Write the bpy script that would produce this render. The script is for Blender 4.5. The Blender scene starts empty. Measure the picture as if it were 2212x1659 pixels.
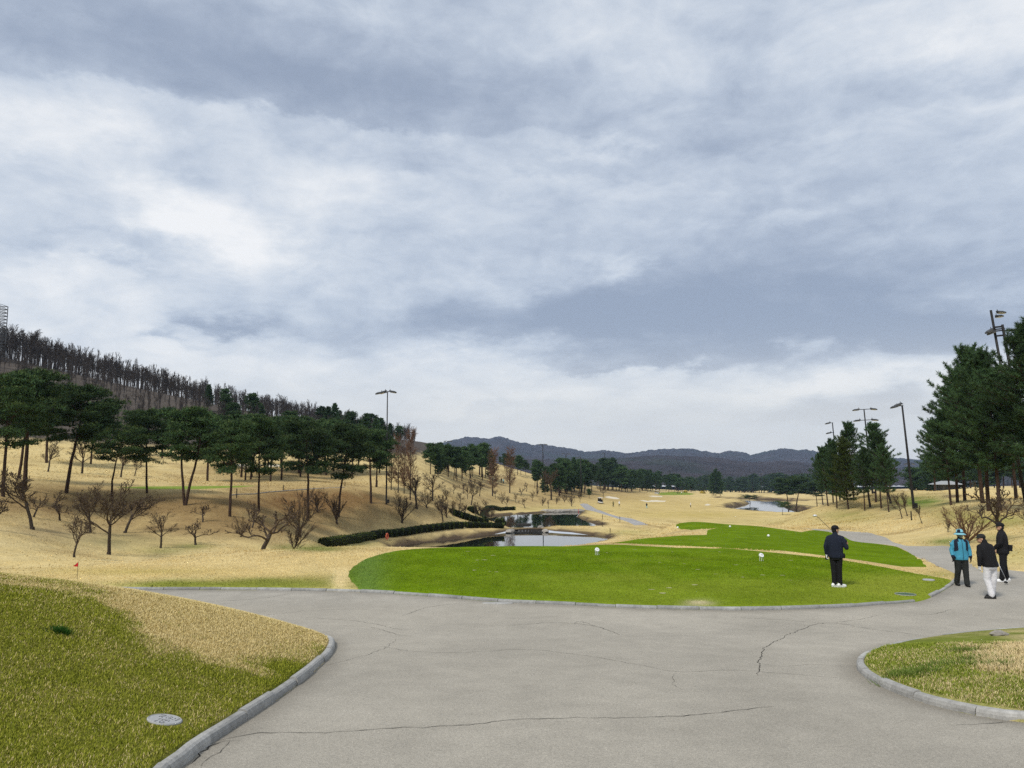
import bpy, math, random
import numpy as np
from mathutils import Vector, Matrix
from mathutils.geometry import delaunay_2d_cdt

# ------------------------------------------------------------------ camera, sky, sun, exposure
SC = bpy.context.scene
COL = SC.collection
HORIZON = 1024.0                       # row of eye level in the 2212 px wide photograph
PITCH = math.atan((HORIZON - 829.5) / 1663.0)
CAMZ = 2.15
cam = bpy.data.cameras.new('camera')
cam.sensor_fit = 'HORIZONTAL'
cam.sensor_width = 36.0
cam.lens = 36.0 * 1663.0 / 2212.0
cam.clip_start = 0.1
cam.clip_end = 20000.0
camo = bpy.data.objects.new('camera', cam)
COL.objects.link(camo)
camo.location = (0, 0, CAMZ)
camo.rotation_euler = (math.pi / 2 + PITCH, 0, 0)
SC.camera = camo

SUN_EL, SUN_AZ = math.radians(48), math.radians(215)   # behind and to the left of the viewer
sun = bpy.data.lights.new('sun', 'SUN')
sun.energy = 1.5
sun.angle = math.radians(10.5)
sun.color = (1.0, 0.94, 0.84)
suno = bpy.data.objects.new('sun', sun)
COL.objects.link(suno)
sd = Vector((math.sin(SUN_AZ) * math.cos(SUN_EL), math.cos(SUN_AZ) * math.cos(SUN_EL), math.sin(SUN_EL)))
suno.rotation_euler = sd.to_track_quat('Z', 'Y').to_euler()

SC.view_settings.view_transform = 'Standard'
SC.view_settings.look = 'None'
SC.view_settings.exposure = 0.95
SC.view_settings.gamma = 1.0
SC.view_settings.use_curve_mapping = False
SC.cycles.max_bounces = 6
SC.cycles.diffuse_bounces = 2
SC.cycles.glossy_bounces = 2
SC.cycles.transmission_bounces = 2
SC.cycles.volume_bounces = 0
SC.cycles.transparent_max_bounces = 4
SC.cycles.caustics_reflective = False
SC.cycles.caustics_refractive = False
SC.cycles.use_denoising = False
SC.cycles.denoiser = 'OPENIMAGEDENOISE'
SC.cycles.denoising_input_passes = 'RGB_ALBEDO_NORMAL'
SC.cycles.denoising_prefilter = 'ACCURATE'

FV = 1663.0


def vdir(xv, yv):
    """unit-depth ray (X, Y=1, Z) of a point of the 2212 px wide photograph"""
    a = (np.asarray(xv, float) - 1106.0) / FV
    b = (829.5 - np.asarray(yv, float)) / FV
    dy = math.cos(PITCH) - b * math.sin(PITCH)
    dz = math.sin(PITCH) + b * math.cos(PITCH)
    return a / dy, dz / dy


def to_v(P):
    P = np.asarray(P, float)
    X, Y, Z = P[..., 0], P[..., 1], P[..., 2] - CAMZ
    d = Y * math.cos(PITCH) + Z * math.sin(PITCH)
    d = np.where(d < 0.3, 0.3, d)
    u = -Y * math.sin(PITCH) + Z * math.cos(PITCH)
    return 1106 + FV * X / d, 829.5 - FV * u / d


# ------------------------------------------------------------------ sky
def nd(nt, t, **kw):
    n = nt.nodes.new(t)
    for k, v in kw.items():
        if k == 'inp':
            for i, x in v.items():
                n.inputs[i].default_value = x
        else:
            setattr(n, k, v)
    return n


def build_world():
    W = bpy.data.worlds.new('World')
    SC.world = W
    W.use_nodes = True
    nt = W.node_tree
    nt.nodes.clear()
    L = nt.links.new

    def M(op, a, b=None, c=None, clamp=False):
        n = nt.nodes.new('ShaderNodeMath')
        n.operation = op
        n.use_clamp = clamp
        for i, x in enumerate((a, b, c)):
            if x is None:
                continue
            if isinstance(x, (int, float)):
                n.inputs[i].default_value = x
            else:
                L(x, n.inputs[i])
        return n.outputs[0]

    tc = nt.nodes.new('ShaderNodeTexCoord')
    sep = nt.nodes.new('ShaderNodeSeparateXYZ')
    L(tc.outputs['Generated'], sep.inputs[0])
    X, Y, Z = sep.outputs
    # cloud coordinates on the sky dome, flattened vertically
    comb = nt.nodes.new('ShaderNodeCombineXYZ')
    L(X, comb.inputs[0])
    L(Y, comb.inputs[1])
    L(M('MULTIPLY', M('POWER', M('MAXIMUM', Z, 0.0), 0.8), 2.1), comb.inputs[2])

    def noise(scale, det, rough=0.55, dist=0.0, off=(0, 0, 0), vec=None):
        mp = nt.nodes.new('ShaderNodeMapping')
        mp.inputs['Location'].default_value = off
        L(vec or comb.outputs[0], mp.inputs[0])
        n = nt.nodes.new('ShaderNodeTexNoise')
        n.inputs['Scale'].default_value = scale
        n.inputs['Detail'].default_value = det
        n.inputs['Roughness'].default_value = rough
        n.inputs['Distortion'].default_value = dist
        L(mp.outputs[0], n.inputs['Vector'])
        return n.outputs[0]

    n1 = noise(2.3, 8, 0.58, 0.35, (2.1, 0.4, 0))
    n2 = noise(6.5, 7, 0.62, 0.5, (7.3, 3.1, 1))
    n3 = noise(3.4, 9, 0.62, 0.0, (11, 5, 2))
    n4 = noise(3.4, 9, 0.62, 0.0, (-4, 9, 6))
    n5 = noise(17.0, 4, 0.60, 0.4, (1, 4, 9))
    az = M('ARCTAN2', X, Y)
    el = M('ARCSINE', M('MINIMUM', M('MAXIMUM', Z, -1.0), 1.0))
    azw = M('ADD', az, M('MULTIPLY', M('SUBTRACT', n3, 0.5), 0.62))
    elw = M('ADD', el, M('MULTIPLY', M('SUBTRACT', n4, 0.5), 0.19))
    tot = None
    # bright and dark banks of cloud: photograph x, y, half-widths, amount
    for xv, yv, sx, sy, amp, *cut in BLOBS:
        u, w = vdir(xv, yv)
        a0 = math.atan2(u, 1)
        e0 = math.atan2(w, math.hypot(1, u))
        sa, se = sx / FV, sy / FV
        ga = M('POWER', M('DIVIDE', M('SUBTRACT', azw, a0), sa), 2)
        ge = M('POWER', M('DIVIDE', M('SUBTRACT', elw, e0), se), 2)
        g = M('MULTIPLY', M('EXPONENT', M('MULTIPLY', M('ADD', ga, ge), -1.0)), amp)
        if cut:         # a cloud base: the bank ends along a fairly crisp lower edge
            u, w = vdir(xv, cut[0])
            ec = math.atan2(w, math.hypot(1, u))
            sg = nt.nodes.new('ShaderNodeMapRange')
            sg.interpolation_type = 'SMOOTHSTEP'
            sg.inputs[1].default_value = ec - 13 / FV
            sg.inputs[2].default_value = ec + 13 / FV
            L(elw, sg.inputs[0])
            g = M('MULTIPLY', g, sg.outputs[0])
        tot = g if tot is None else M('ADD', tot, g)
    v = M('ADD', 0.50, tot)
    v = M('ADD', v, M('MULTIPLY', M('SUBTRACT', n1, 0.5), 0.55))
    v = M('ADD', v, M('MULTIPLY', M('SUBTRACT', n2, 0.5), 0.70))
    v = M('ADD', v, M('MULTIPLY', M('SUBTRACT', n5, 0.5), 0.40))
    cr = nt.nodes.new('ShaderNodeValToRGB')
    e = cr.color_ramp
    e.interpolation = 'B_SPLINE'
    stops = [(0.0, (0.158, 0.190, 0.250)), (0.25, (0.212, 0.246, 0.306)), (0.46, (0.290, 0.326, 0.380)), (0.64, (0.362, 0.390, 0.428)),
             (0.80, (0.430, 0.446, 0.466)), (1.0, (0.510, 0.511, 0.513))]
    while len(e.elements) < len(stops):
        e.elements.new(0.5)
    for el_, (p, c) in zip(e.elements, stops):
        el_.position = p
        el_.color = (*c, 1)
    L(v, cr.inputs[0])
    # pale cream strip of thin cloud low over the horizon
    warm = M('MULTIPLY', M('EXPONENT', M('MULTIPLY', M('POWER', M('DIVIDE', M('SUBTRACT', el, 0.05), 0.075), 2), -1)), 0.72)
    mixw = nt.nodes.new('ShaderNodeMixRGB')
    L(warm, mixw.inputs[0])
    L(cr.outputs[0], mixw.inputs[1])
    mixw.inputs[2].default_value = (0.470, 0.456, 0.428, 1)
    sky = nt.nodes.new('ShaderNodeTexSky')
    sky.sky_type = 'NISHITA'
    sky.sun_disc = False
    sky.sun_elevation = SUN_EL
    sky.sun_rotation = SUN_AZ
    bg1 = nt.nodes.new('ShaderNodeBackground')
    bg1.inputs[1].default_value = 0.08
    L(sky.outputs[0], bg1.inputs[0])
    bg2 = nt.nodes.new('ShaderNodeBackground')
    bg2.inputs[1].default_value = 1.0
    L(mixw.outputs[0], bg2.inputs[0])
    mx = nt.nodes.new('ShaderNodeMixShader')
    mx.inputs[0].default_value = 0.94
    L(bg1.outputs[0], mx.inputs[1])
    L(bg2.outputs[0], mx.inputs[2])
    W.cycles.sampling_method = 'MANUAL'
    W.cycles.sample_map_resolution = 512
    out = nt.nodes.new('ShaderNodeOutputWorld')
    L(mx.outputs[0], out.inputs[0])


BLOBS = [
    (380, 120, 620, 120, -0.37, 235), (1000, 215, 480, 110, -0.20, 300), (1350, 330, 330, 60, -0.20, 385), (900, 390, 130, 35, -0.20, 415),
    (2090, 110, 170, 95, 0.34), (1750, 60, 260, 90, 0.05), (1900, 240, 420, 70, -0.16, 285), (1330, 320, 90, 26, 0.26),
    (60, 300, 200, 60, 0.34), (380, 500, 190, 55, 0.54), (180, 640, 330, 80, 0.22), (700, 430, 200, 50, 0.16), (200, 560, 160, 26, -0.22, 585),
    (1750, 560, 520, 90, -0.16, 640), (1500, 700, 620, 75, -0.50, 778), (2000, 700, 320, 70, -0.30, 760), (1150, 690, 260, 50, -0.16, 735),
    (1340, 600, 90, 32, 0.34), (1725, 735, 60, 30, 0.34), (365, 725, 60, 20, -0.42, 745), (520, 695, 110, 24, -0.42, 715),
    (250, 800, 500, 60, 0.20), (1020, 770, 260, 30, 0.24), (1300, 860, 520, 50, 0.22), (1850, 820, 300, 24, 0.34), (560, 770, 300, 40, 0.16),
    (1950, 880, 330, 24, -0.42, 905), (700, 890, 300, 30, -0.12), (1600, 450, 420, 60, -0.08), (900, 560, 250, 60, 0.06),
    (1000, 890, 130, 12, -0.18), (1400, 770, 160, 14, -0.25, 785), (2150, 620, 160, 30, 0.14), (640, 120, 200, 40, 0.08), (1800, 470, 160, 22, 0.18),
]
build_world()
# ------------------------------------------------------------------ helpers
RS = np.random.RandomState(7)


def tag(o, label=None, cat=None, group=None, kind=None):
    if label:
        o['label'] = label
    if cat:
        o['category'] = cat
    if group:
        o['group'] = group
    if kind:
        o['kind'] = kind
    return o


def obj(name, mesh, parent=None, loc=None, rot=None, scale=None):
    o = bpy.data.objects.new(name, mesh)
    COL.objects.link(o)
    if parent is not None:
        o.parent = parent
    if loc is not None:
        o.location = loc
    if rot is not None:
        o.rotation_euler = rot
    if scale is not None:
        o.scale = (scale,) * 3 if isinstance(scale, (int, float)) else scale
    return o


def empty(name, loc=(0, 0, 0), rz=0.0, scale=None):
    o = obj(name, None, None, loc, (0, 0, rz), scale)
    o.empty_display_size = 0.2
    return o


def mesh_from(name, V, F, mat=None, smooth=True, cols=None):
    """V (n,3); F: one (m,k) array or list of such arrays (tris and quads)"""
    me = bpy.data.meshes.new(name)
    V = np.ascontiguousarray(V, dtype=np.float32)
    Fs = [np.asarray(f, dtype=np.int32) for f in (F if isinstance(F, list) else [F]) if len(f)]
    me.vertices.add(len(V))
    me.vertices.foreach_set('co', V.ravel())
    li = np.concatenate([f.ravel() for f in Fs]) if Fs else np.zeros(0, np.int32)
    sizes = np.concatenate([np.full(len(f), f.shape[1], np.int32) for f in Fs])
    me.loops.add(len(li))
    me.loops.foreach_set('vertex_index', li)
    me.polygons.add(len(sizes))
    st = np.zeros(len(sizes), np.int32)
    st[1:] = np.cumsum(sizes)[:-1]
    me.polygons.foreach_set('loop_start', st)
    me.polygons.foreach_set('loop_total', sizes)
    me.polygons.foreach_set('use_smooth', np.full(len(sizes), bool(smooth)))
    me.update(calc_edges=True)
    if cols is not None:
        at = me.color_attributes.new('Col', 'FLOAT_COLOR', 'POINT')
        c = np.ones((len(V), 4), np.float32)
        c[:, :3] = cols
        at.data.foreach_set('color', c.ravel())
    if mat is not None:
        me.materials.append(mat)
    return me


class MB:
    """collects closed shapes into one mesh"""

    def __init__(self):
        self.V, self.F, self.n = [], [], 0

    def add(self, V, F):
        V = np.asarray(V, float)
        self.V.append(V)
        for f in (F if isinstance(F, list) else [F]):
            self.F.append(np.asarray(f, int) + self.n)
        self.n += len(V)
        return self

    def box(self, c, s, R=None):
        c = np.array(c, float)
        s = np.array(s, float) / 2
        V = np.array([(x, y, z) for z in (-1, 1) for y in (-1, 1) for x in (-1, 1)], float) * s
        if R is not None:
            V = V @ np.array(R.to_3x3() if hasattr(R, 'to_3x3') else R).T
        return self.add(V + c, np.array([(0, 2, 3, 1), (4, 5, 7, 6), (0, 1, 5, 4), (1, 3, 7, 5), (3, 2, 6, 7), (2, 0, 4, 6)]))

    def rings(self, R, cap=True):
        """R: list of (k,3) rings"""
        k = len(R[0])
        V = np.concatenate(R)
        F = []
        for i in range(len(R) - 1):
            for j in range(k):
                F.append((i * k + j, i * k + (j + 1) % k, (i + 1) * k + (j + 1) % k, (i + 1) * k + j))
        T = []
        if cap:
            V = np.concatenate([V, [R[0].mean(0)], [R[-1].mean(0)]])
            a, b = len(V) - 2, len(V) - 1
            o = (len(R) - 1) * k
            for j in range(k):
                T.append((a, (j + 1) % k, j))
                T.append((b, o + j, o + (j + 1) % k))
        return self.add(V, [np.array(F), np.array(T)] if T else [np.array(F)])

    def tube(self, pts, rad, k=8, cap=True):
        pts = np.asarray(pts, float)
        rad = np.broadcast_to(np.asarray(rad, float), (len(pts),))
        R = []
        ref = None
        for i, p in enumerate(pts):
            t = pts[min(i + 1, len(pts) - 1)] - pts[max(i - 1, 0)]
            t = t / (np.linalg.norm(t) + 1e-9)
            if ref is None:
                ref = np.array([1.0, 0, 0]) if abs(t[0]) < 0.8 else np.array([0, 1.0, 0])
            a = ref - t * ref.dot(t)
            a /= np.linalg.norm(a) + 1e-9
            ref = a
            b = np.cross(t, a)
            th = np.arange(k) * 2 * math.pi / k
            R.append(p + rad[i] * (np.cos(th)[:, None] * a + np.sin(th)[:, None] * b))
        return self.rings(R, cap)

    def capsule(self, p0, p1, r0, r1, k=12):
        p0, p1 = np.array(p0, float), np.array(p1, float)
        d = p1 - p0
        d /= np.linalg.norm(d) + 1e-9
        P, Rr = [], []
        for a in (80, 50, 22):
            P.append(p0 - d * r0 * math.sin(math.radians(a)))
            Rr.append(r0 * math.cos(math.radians(a)))
        P += [p0, p1]
        Rr += [r0, r1]
        for a in (22, 50, 80):
            P.append(p1 + d * r1 * math.sin(math.radians(a)))
            Rr.append(r1 * math.cos(math.radians(a)))
        return self.tube(P, Rr, k)

    def ellipsoid(self, c, r, k=14, n=9, R=None):
        c = np.array(c, float)
        Rg = []
        for i in range(n):
            ph = -math.pi / 2 * 0.97 + i * math.pi * 0.97 / (n - 1)
            th = np.arange(k) * 2 * math.pi / k
            P = np.stack([np.cos(th) * math.cos(ph) * r[0], np.sin(th) * math.cos(ph) * r[1], np.full(k, math.sin(ph) * r[2])], 1)
            if R is not None:
                P = P @ np.array(R).T
            Rg.append(P + c)
        return self.rings(Rg)

    def loft(self, secs, k=16, p=2.0):
        """secs: (cx, cy, cz, rx, ry) horizontal super-ellipse sections from bottom to top"""
        th = np.arange(k) * 2 * math.pi / k
        cx, sx = np.cos(th), np.sin(th)
        ux = np.sign(cx) * np.abs(cx) ** (2 / p)
        uy = np.sign(sx) * np.abs(sx) ** (2 / p)
        return self.rings([np.stack([s[0] + ux * s[3], s[1] + uy * s[4], np.full(k, s[2])], 1) for s in secs])

    def mesh(self, name, mat, smooth=True):
        quads = [f for f in self.F if f.shape[1] == 4]
        tris = [f for f in self.F if f.shape[1] == 3]
        F = []
        if quads:
            F.append(np.concatenate(quads))
        if tris:
            F.append(np.concatenate(tris))
        return mesh_from(name, np.concatenate(self.V), F, mat, smooth)

    def build(self, name, mat, parent=None, smooth=False):
        return obj(name, self.mesh(name, mat, smooth), parent)


TMP = bpy.data.scenes.new('workbench')


def remesh(mb, name, mat, parent, voxel=0.012, smooth_it=6, smooth_f=0.5):
    """one continuous surface out of overlapping closed shapes"""
    me0 = mb.mesh(name, mat, False)
    o = bpy.data.objects.new(name, me0)
    TMP.collection.objects.link(o)
    m = o.modifiers.new('r', 'REMESH')
    m.mode = 'VOXEL'
    m.voxel_size = voxel
    m.use_smooth_shade = True
    s = o.modifiers.new('s', 'SMOOTH')
    s.iterations = smooth_it
    s.factor = smooth_f
    vl = TMP.view_layers[0]
    vl.update()
    me = bpy.data.meshes.new_from_object(o.evaluated_get(vl.depsgraph))
    bpy.data.objects.remove(o)
    bpy.data.meshes.remove(me0)
    me.name = name
    o = obj(name, me)
    if not me.materials:
        me.materials.append(mat)
    if parent is not None:
        o.parent = parent
    return o


# value noise ------------------------------------------------------
_T = np.random.RandomState(3).rand(256, 256)


def vnoise(x, y):
    x, y = np.asarray(x, float), np.asarray(y, float)
    xi, yi = np.floor(x).astype(int), np.floor(y).astype(int)
    fx, fy = x - xi, y - yi
    fx, fy = fx * fx * (3 - 2 * fx), fy * fy * (3 - 2 * fy)
    a = _T[xi & 255, yi & 255]
    b = _T[(xi + 1) & 255, yi & 255]
    c = _T[xi & 255, (yi + 1) & 255]
    d = _T[(xi + 1) & 255, (yi + 1) & 255]
    return (a * (1 - fx) + b * fx) * (1 - fy) + (c * (1 - fx) + d * fx) * fy


def fbm(x, y, o=4):
    s, t, a = 0.0, 0.0, 1.0
    for i in range(o):
        s = s + a * vnoise(x * 2 ** i + 17.3 * i, y * 2 ** i + 5.1 * i)
        t += a
        a *= 0.55
    return s / t


def smooth01(t):
    t = np.clip(t, 0, 1)
    return t * t * (3 - 2 * t)


# ------------------------------------------------------------------ materials
MATS = {}


def mat(name, col=(0.5, 0.5, 0.5), rough=0.8, spec=0.3, metal=0.0, noise=None, bump=None, attr=False, var=0.0, emit=None, sss=None):
    """noise=(scale, amount) colour mottling; bump=(scale, strength, distance); attr multiplies by the Col attribute"""
    if name in MATS:
        return MATS[name]
    m = bpy.data.materials.new(name)
    m.use_nodes = True
    nt = m.node_tree
    b = nt.nodes['Principled BSDF']
    b.inputs['Roughness'].default_value = rough
    b.inputs['Specular IOR Level'].default_value = spec
    b.inputs['Metallic'].default_value = metal
    L = nt.links.new
    geo = nt.nodes.new('ShaderNodeNewGeometry')
    pos = geo.outputs['Position']
    if attr:
        a = nt.nodes.new('ShaderNodeAttribute')
        a.attribute_name = 'Col'
        cur = a.outputs['Color']
    else:
        r = nt.nodes.new('ShaderNodeRGB')
        r.outputs[0].default_value = (*col, 1)
        cur = r.outputs[0]
    if var:
        oi = nt.nodes.new('ShaderNodeObjectInfo')
        hs = nt.nodes.new('ShaderNodeMapRange')
        hs.inputs[3].default_value = 1 - var
        hs.inputs[4].default_value = 1 + var
        L(oi.outputs['Random'], hs.inputs[0])
        mu = nt.nodes.new('ShaderNodeMixRGB')
        mu.blend_type = 'MULTIPLY'
        mu.inputs[0].default_value = 1
        L(cur, mu.inputs[1])
        L(hs.outputs[0], mu.inputs[2])
        cur = mu.outputs[0]
    for sc, am in (noise or []):
        n = nt.nodes.new('ShaderNodeTexNoise')
        n.inputs['Scale'].default_value = sc
        n.inputs['Detail'].default_value = 3
        n.inputs['Roughness'].default_value = 0.62
        L(pos, n.inputs['Vector'])
        mr = nt.nodes.new('ShaderNodeMapRange')
        mr.inputs[1].default_value = 0.25
        mr.inputs[2].default_value = 0.75
        mr.inputs[3].default_value = 1 - am
        mr.inputs[4].default_value = 1 + am
        L(n.outputs[0], mr.inputs[0])
        mu = nt.nodes.new('ShaderNodeMixRGB')
        mu.blend_type = 'MULTIPLY'
        mu.inputs[0].default_value = 1
        L(cur, mu.inputs[1])
        L(mr.outputs[0], mu.inputs[2])
        cur = mu.outputs[0]
    L(cur, b.inputs['Base Color'])
    prev = None
    for sc, st, di in (bump or []):
        n = nt.nodes.new('ShaderNodeTexNoise')
        n.inputs['Scale'].default_value = sc
        n.inputs['Detail'].default_value = 2
        n.inputs['Roughness'].default_value = 0.6
        L(pos, n.inputs['Vector'])
        bp = nt.nodes.new('ShaderNodeBump')
        bp.inputs['Strength'].default_value = st
        bp.inputs['Distance'].default_value = di
        L(n.outputs[0], bp.inputs['Height'])
        if prev is not None:
            L(prev, bp.inputs['Normal'])
        prev = bp.outputs[0]
    if prev is not None:
        L(prev, b.inputs['Normal'])
    if emit:
        b.inputs['Emission Color'].default_value = (*emit[0], 1)
        b.inputs['Emission Strength'].default_value = emit[1]
    MATS[name] = m
    return m


mat('ground', attr=True, rough=0.95, spec=0.02, noise=[(0.35, 0.12), (2.6, 0.14), (19.0, 0.25), (90, 0.25)],
    bump=[(1.3, 0.5, 0.25), (9.0, 0.7, 0.10), (45.0, 0.6, 0.03)])
mat('turf', attr=True, rough=0.95, spec=0.02, noise=[(0.5, 0.10), (4.0, 0.12), (28.0, 0.26), (130.0, 0.3)],
    bump=[(14.0, 0.5, 0.03), (70.0, 0.6, 0.015)])
mat('asphalt', attr=True, rough=0.92, spec=0.25, noise=[(0.3, 0.10), (2.2, 0.09), (38.0, 0.20), (130.0, 0.5)],
    bump=[(110.0, 0.8, 0.010)])
mat('crack', (0.035, 0.033, 0.03), 0.95, 0.1)
mat('concrete', (0.345, 0.340, 0.322), 0.85, 0.25, noise=[(1.6, 0.25), (14, 0.22), (120, 0.2)], bump=[(60, 0.5, 0.008)], var=0.12)
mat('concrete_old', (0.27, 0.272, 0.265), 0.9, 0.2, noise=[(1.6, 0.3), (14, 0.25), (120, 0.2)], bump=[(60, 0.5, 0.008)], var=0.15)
mat('sand', (0.66, 0.59, 0.46), 0.95, 0.1, noise=[(3, 0.1)])
mat('needles', attr=True, rough=0.7, spec=0.15, var=0.30)
mat('bark_pine', (0.055, 0.036, 0.027), 0.95, 0.1, noise=[(6, 0.35)], bump=[(14, 0.8, 0.04)])
mat('bark_grey', (0.060, 0.048, 0.038), 0.95, 0.1, noise=[(8, 0.3)], bump=[(25, 0.6, 0.02)], var=0.2)
mat('twig', (0.085, 0.062, 0.044), 0.9, 0.1, var=0.2)
mat('twig_red', (0.15, 0.088, 0.055), 0.9, 0.1, var=0.15)
mat('twig_far', (0.072, 0.062, 0.057), 0.9, 0.1, var=0.2)
mat('hedge', attr=True, rough=0.8, spec=0.1)
mat('grass', attr=True, rough=0.85, spec=0.03)
mat('forest', attr=True, rough=0.95, spec=0.05, noise=[(0.02, 0.25), (0.12, 0.35)], bump=[(0.1, 1.0, 9.0)])
mat('black_cloth', (0.011, 0.011, 0.013), 0.85, 0.2, bump=[(14, 0.35, 0.02)])
mat('navy_cloth', (0.012, 0.016, 0.030), 0.85, 0.2, bump=[(14, 0.35, 0.02)])
mat('charcoal_cloth', (0.022, 0.024, 0.023), 0.9, 0.2, bump=[(18, 0.5, 0.03)])
mat('white_cloth', (0.70, 0.70, 0.73), 0.85, 0.25, bump=[(13, 0.5, 0.03)])
mat('blue_cloth', (0.050, 0.27, 0.40), 0.7, 0.3, noise=[(9, 0.12)], bump=[(16, 0.5, 0.02)])
mat('pale_blue_cloth', (0.22, 0.50, 0.60), 0.8, 0.2)
mat('skin', (0.46, 0.27, 0.18), 0.6, 0.35)
mat('hair', (0.012, 0.010, 0.009), 0.6, 0.3)
mat('mask_cloth', (0.20, 0.21, 0.17), 0.9, 0.2)
mat('brown_cloth', (0.055, 0.022, 0.016), 0.9, 0.2)
mat('rubber', (0.015, 0.015, 0.015), 0.7, 0.3)
mat('white_plastic', (0.78, 0.79, 0.80), 0.4, 0.5)
mat('steel', (0.55, 0.56, 0.58), 0.3, 0.5, 1.0)
mat('galvanised', (0.35, 0.36, 0.37), 0.5, 0.5, 0.6, noise=[(8, 0.15)])
mat('dark_steel', (0.013, 0.012, 0.012), 0.6, 0.3, 0.0, noise=[(5, 0.2)])
mat('lamp_housing', (0.045, 0.048, 0.052), 0.5, 0.4)
mat('lamp_glass', (0.62, 0.66, 0.70), 0.25, 0.5)
mat('red_paint', (0.60, 0.02, 0.03), 0.6, 0.3)
mat('orange_paint', (0.75, 0.16, 0.08), 0.6, 0.3)
mat('white_paint', (0.78, 0.78, 0.76), 0.7, 0.3, noise=[(6, 0.08)])
mat('stone', (0.30, 0.28, 0.25), 0.95, 0.2, noise=[(4, 0.3)], bump=[(9, 0.8, 0.05)], var=0.2)
mat('dark_stone', (0.05, 0.048, 0.045), 0.9, 0.2, noise=[(4, 0.3)], bump=[(9, 0.8, 0.05)])
mat('roof_grey', (0.30, 0.31, 0.32), 0.7, 0.3, noise=[(2, 0.1)])
mat('wall_dark', (0.07, 0.07, 0.075), 0.9, 0.2, noise=[(2, 0.15)])
mat('glass_dark', (0.01, 0.012, 0.014), 0.1, 0.6)
mat('yellow_flower', (0.45, 0.33, 0.03), 0.9, 0.1)
mat('green_metal', (0.09, 0.15, 0.10), 0.6, 0.4)


def water_material():
    m = bpy.data.materials.new('water')
    m.use_nodes = True
    nt = m.node_tree
    b = nt.nodes['Principled BSDF']
    b.inputs['Base Color'].default_value = (0.010, 0.014, 0.012, 1)
    b.inputs['Roughness'].default_value = 0.03
    b.inputs['IOR'].default_value = 2.1
    geo = nt.nodes.new('ShaderNodeNewGeometry')
    mp = nt.nodes.new('ShaderNodeMapping')
    mp.inputs['Scale'].default_value = (0.5, 0.22, 1)
    nt.links.new(geo.outputs['Position'], mp.inputs[0])
    n = nt.nodes.new('ShaderNodeTexNoise')
    n.inputs['Scale'].default_value = 2.2
    n.inputs['Detail'].default_value = 3
    nt.links.new(mp.outputs[0], n.inputs['Vector'])
    bp = nt.nodes.new('ShaderNodeBump')
    bp.inputs['Strength'].default_value = 0.01
    bp.inputs['Distance'].default_value = 0.02
    nt.links.new(n.outputs[0], bp.inputs['Height'])
    nt.links.new(bp.outputs[0], b.inputs['Normal'])
    MATS['water'] = m


water_material()

# ------------------------------------------------------------------ terrain: heights at points read from the place, smoothed between
# column x -> list of (y, distance) seen points or ('z', distance, height) hidden ones
ROAD = [('z', 2.5, 0.05), ('z', 4, 0.0), ('z', 6, -0.17), ('z', 8, -0.34), ('z', 10.5, -0.55), ('z', 13, -0.76), ('z', 15.5, -0.97), ('z', 17.5, -1.10), ('z', 20, -1.13)]


def TP(ys):
    out = []
    for y in ys:
        z = float(np.interp(y, [1130, 1142, 1157, 1176, 1200], [-1.92, -1.65, -1.36, -1.05, -1.0]))
        out.append((y, (z - CAMZ) / float(vdir(1106, y)[1])))
    return out


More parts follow.
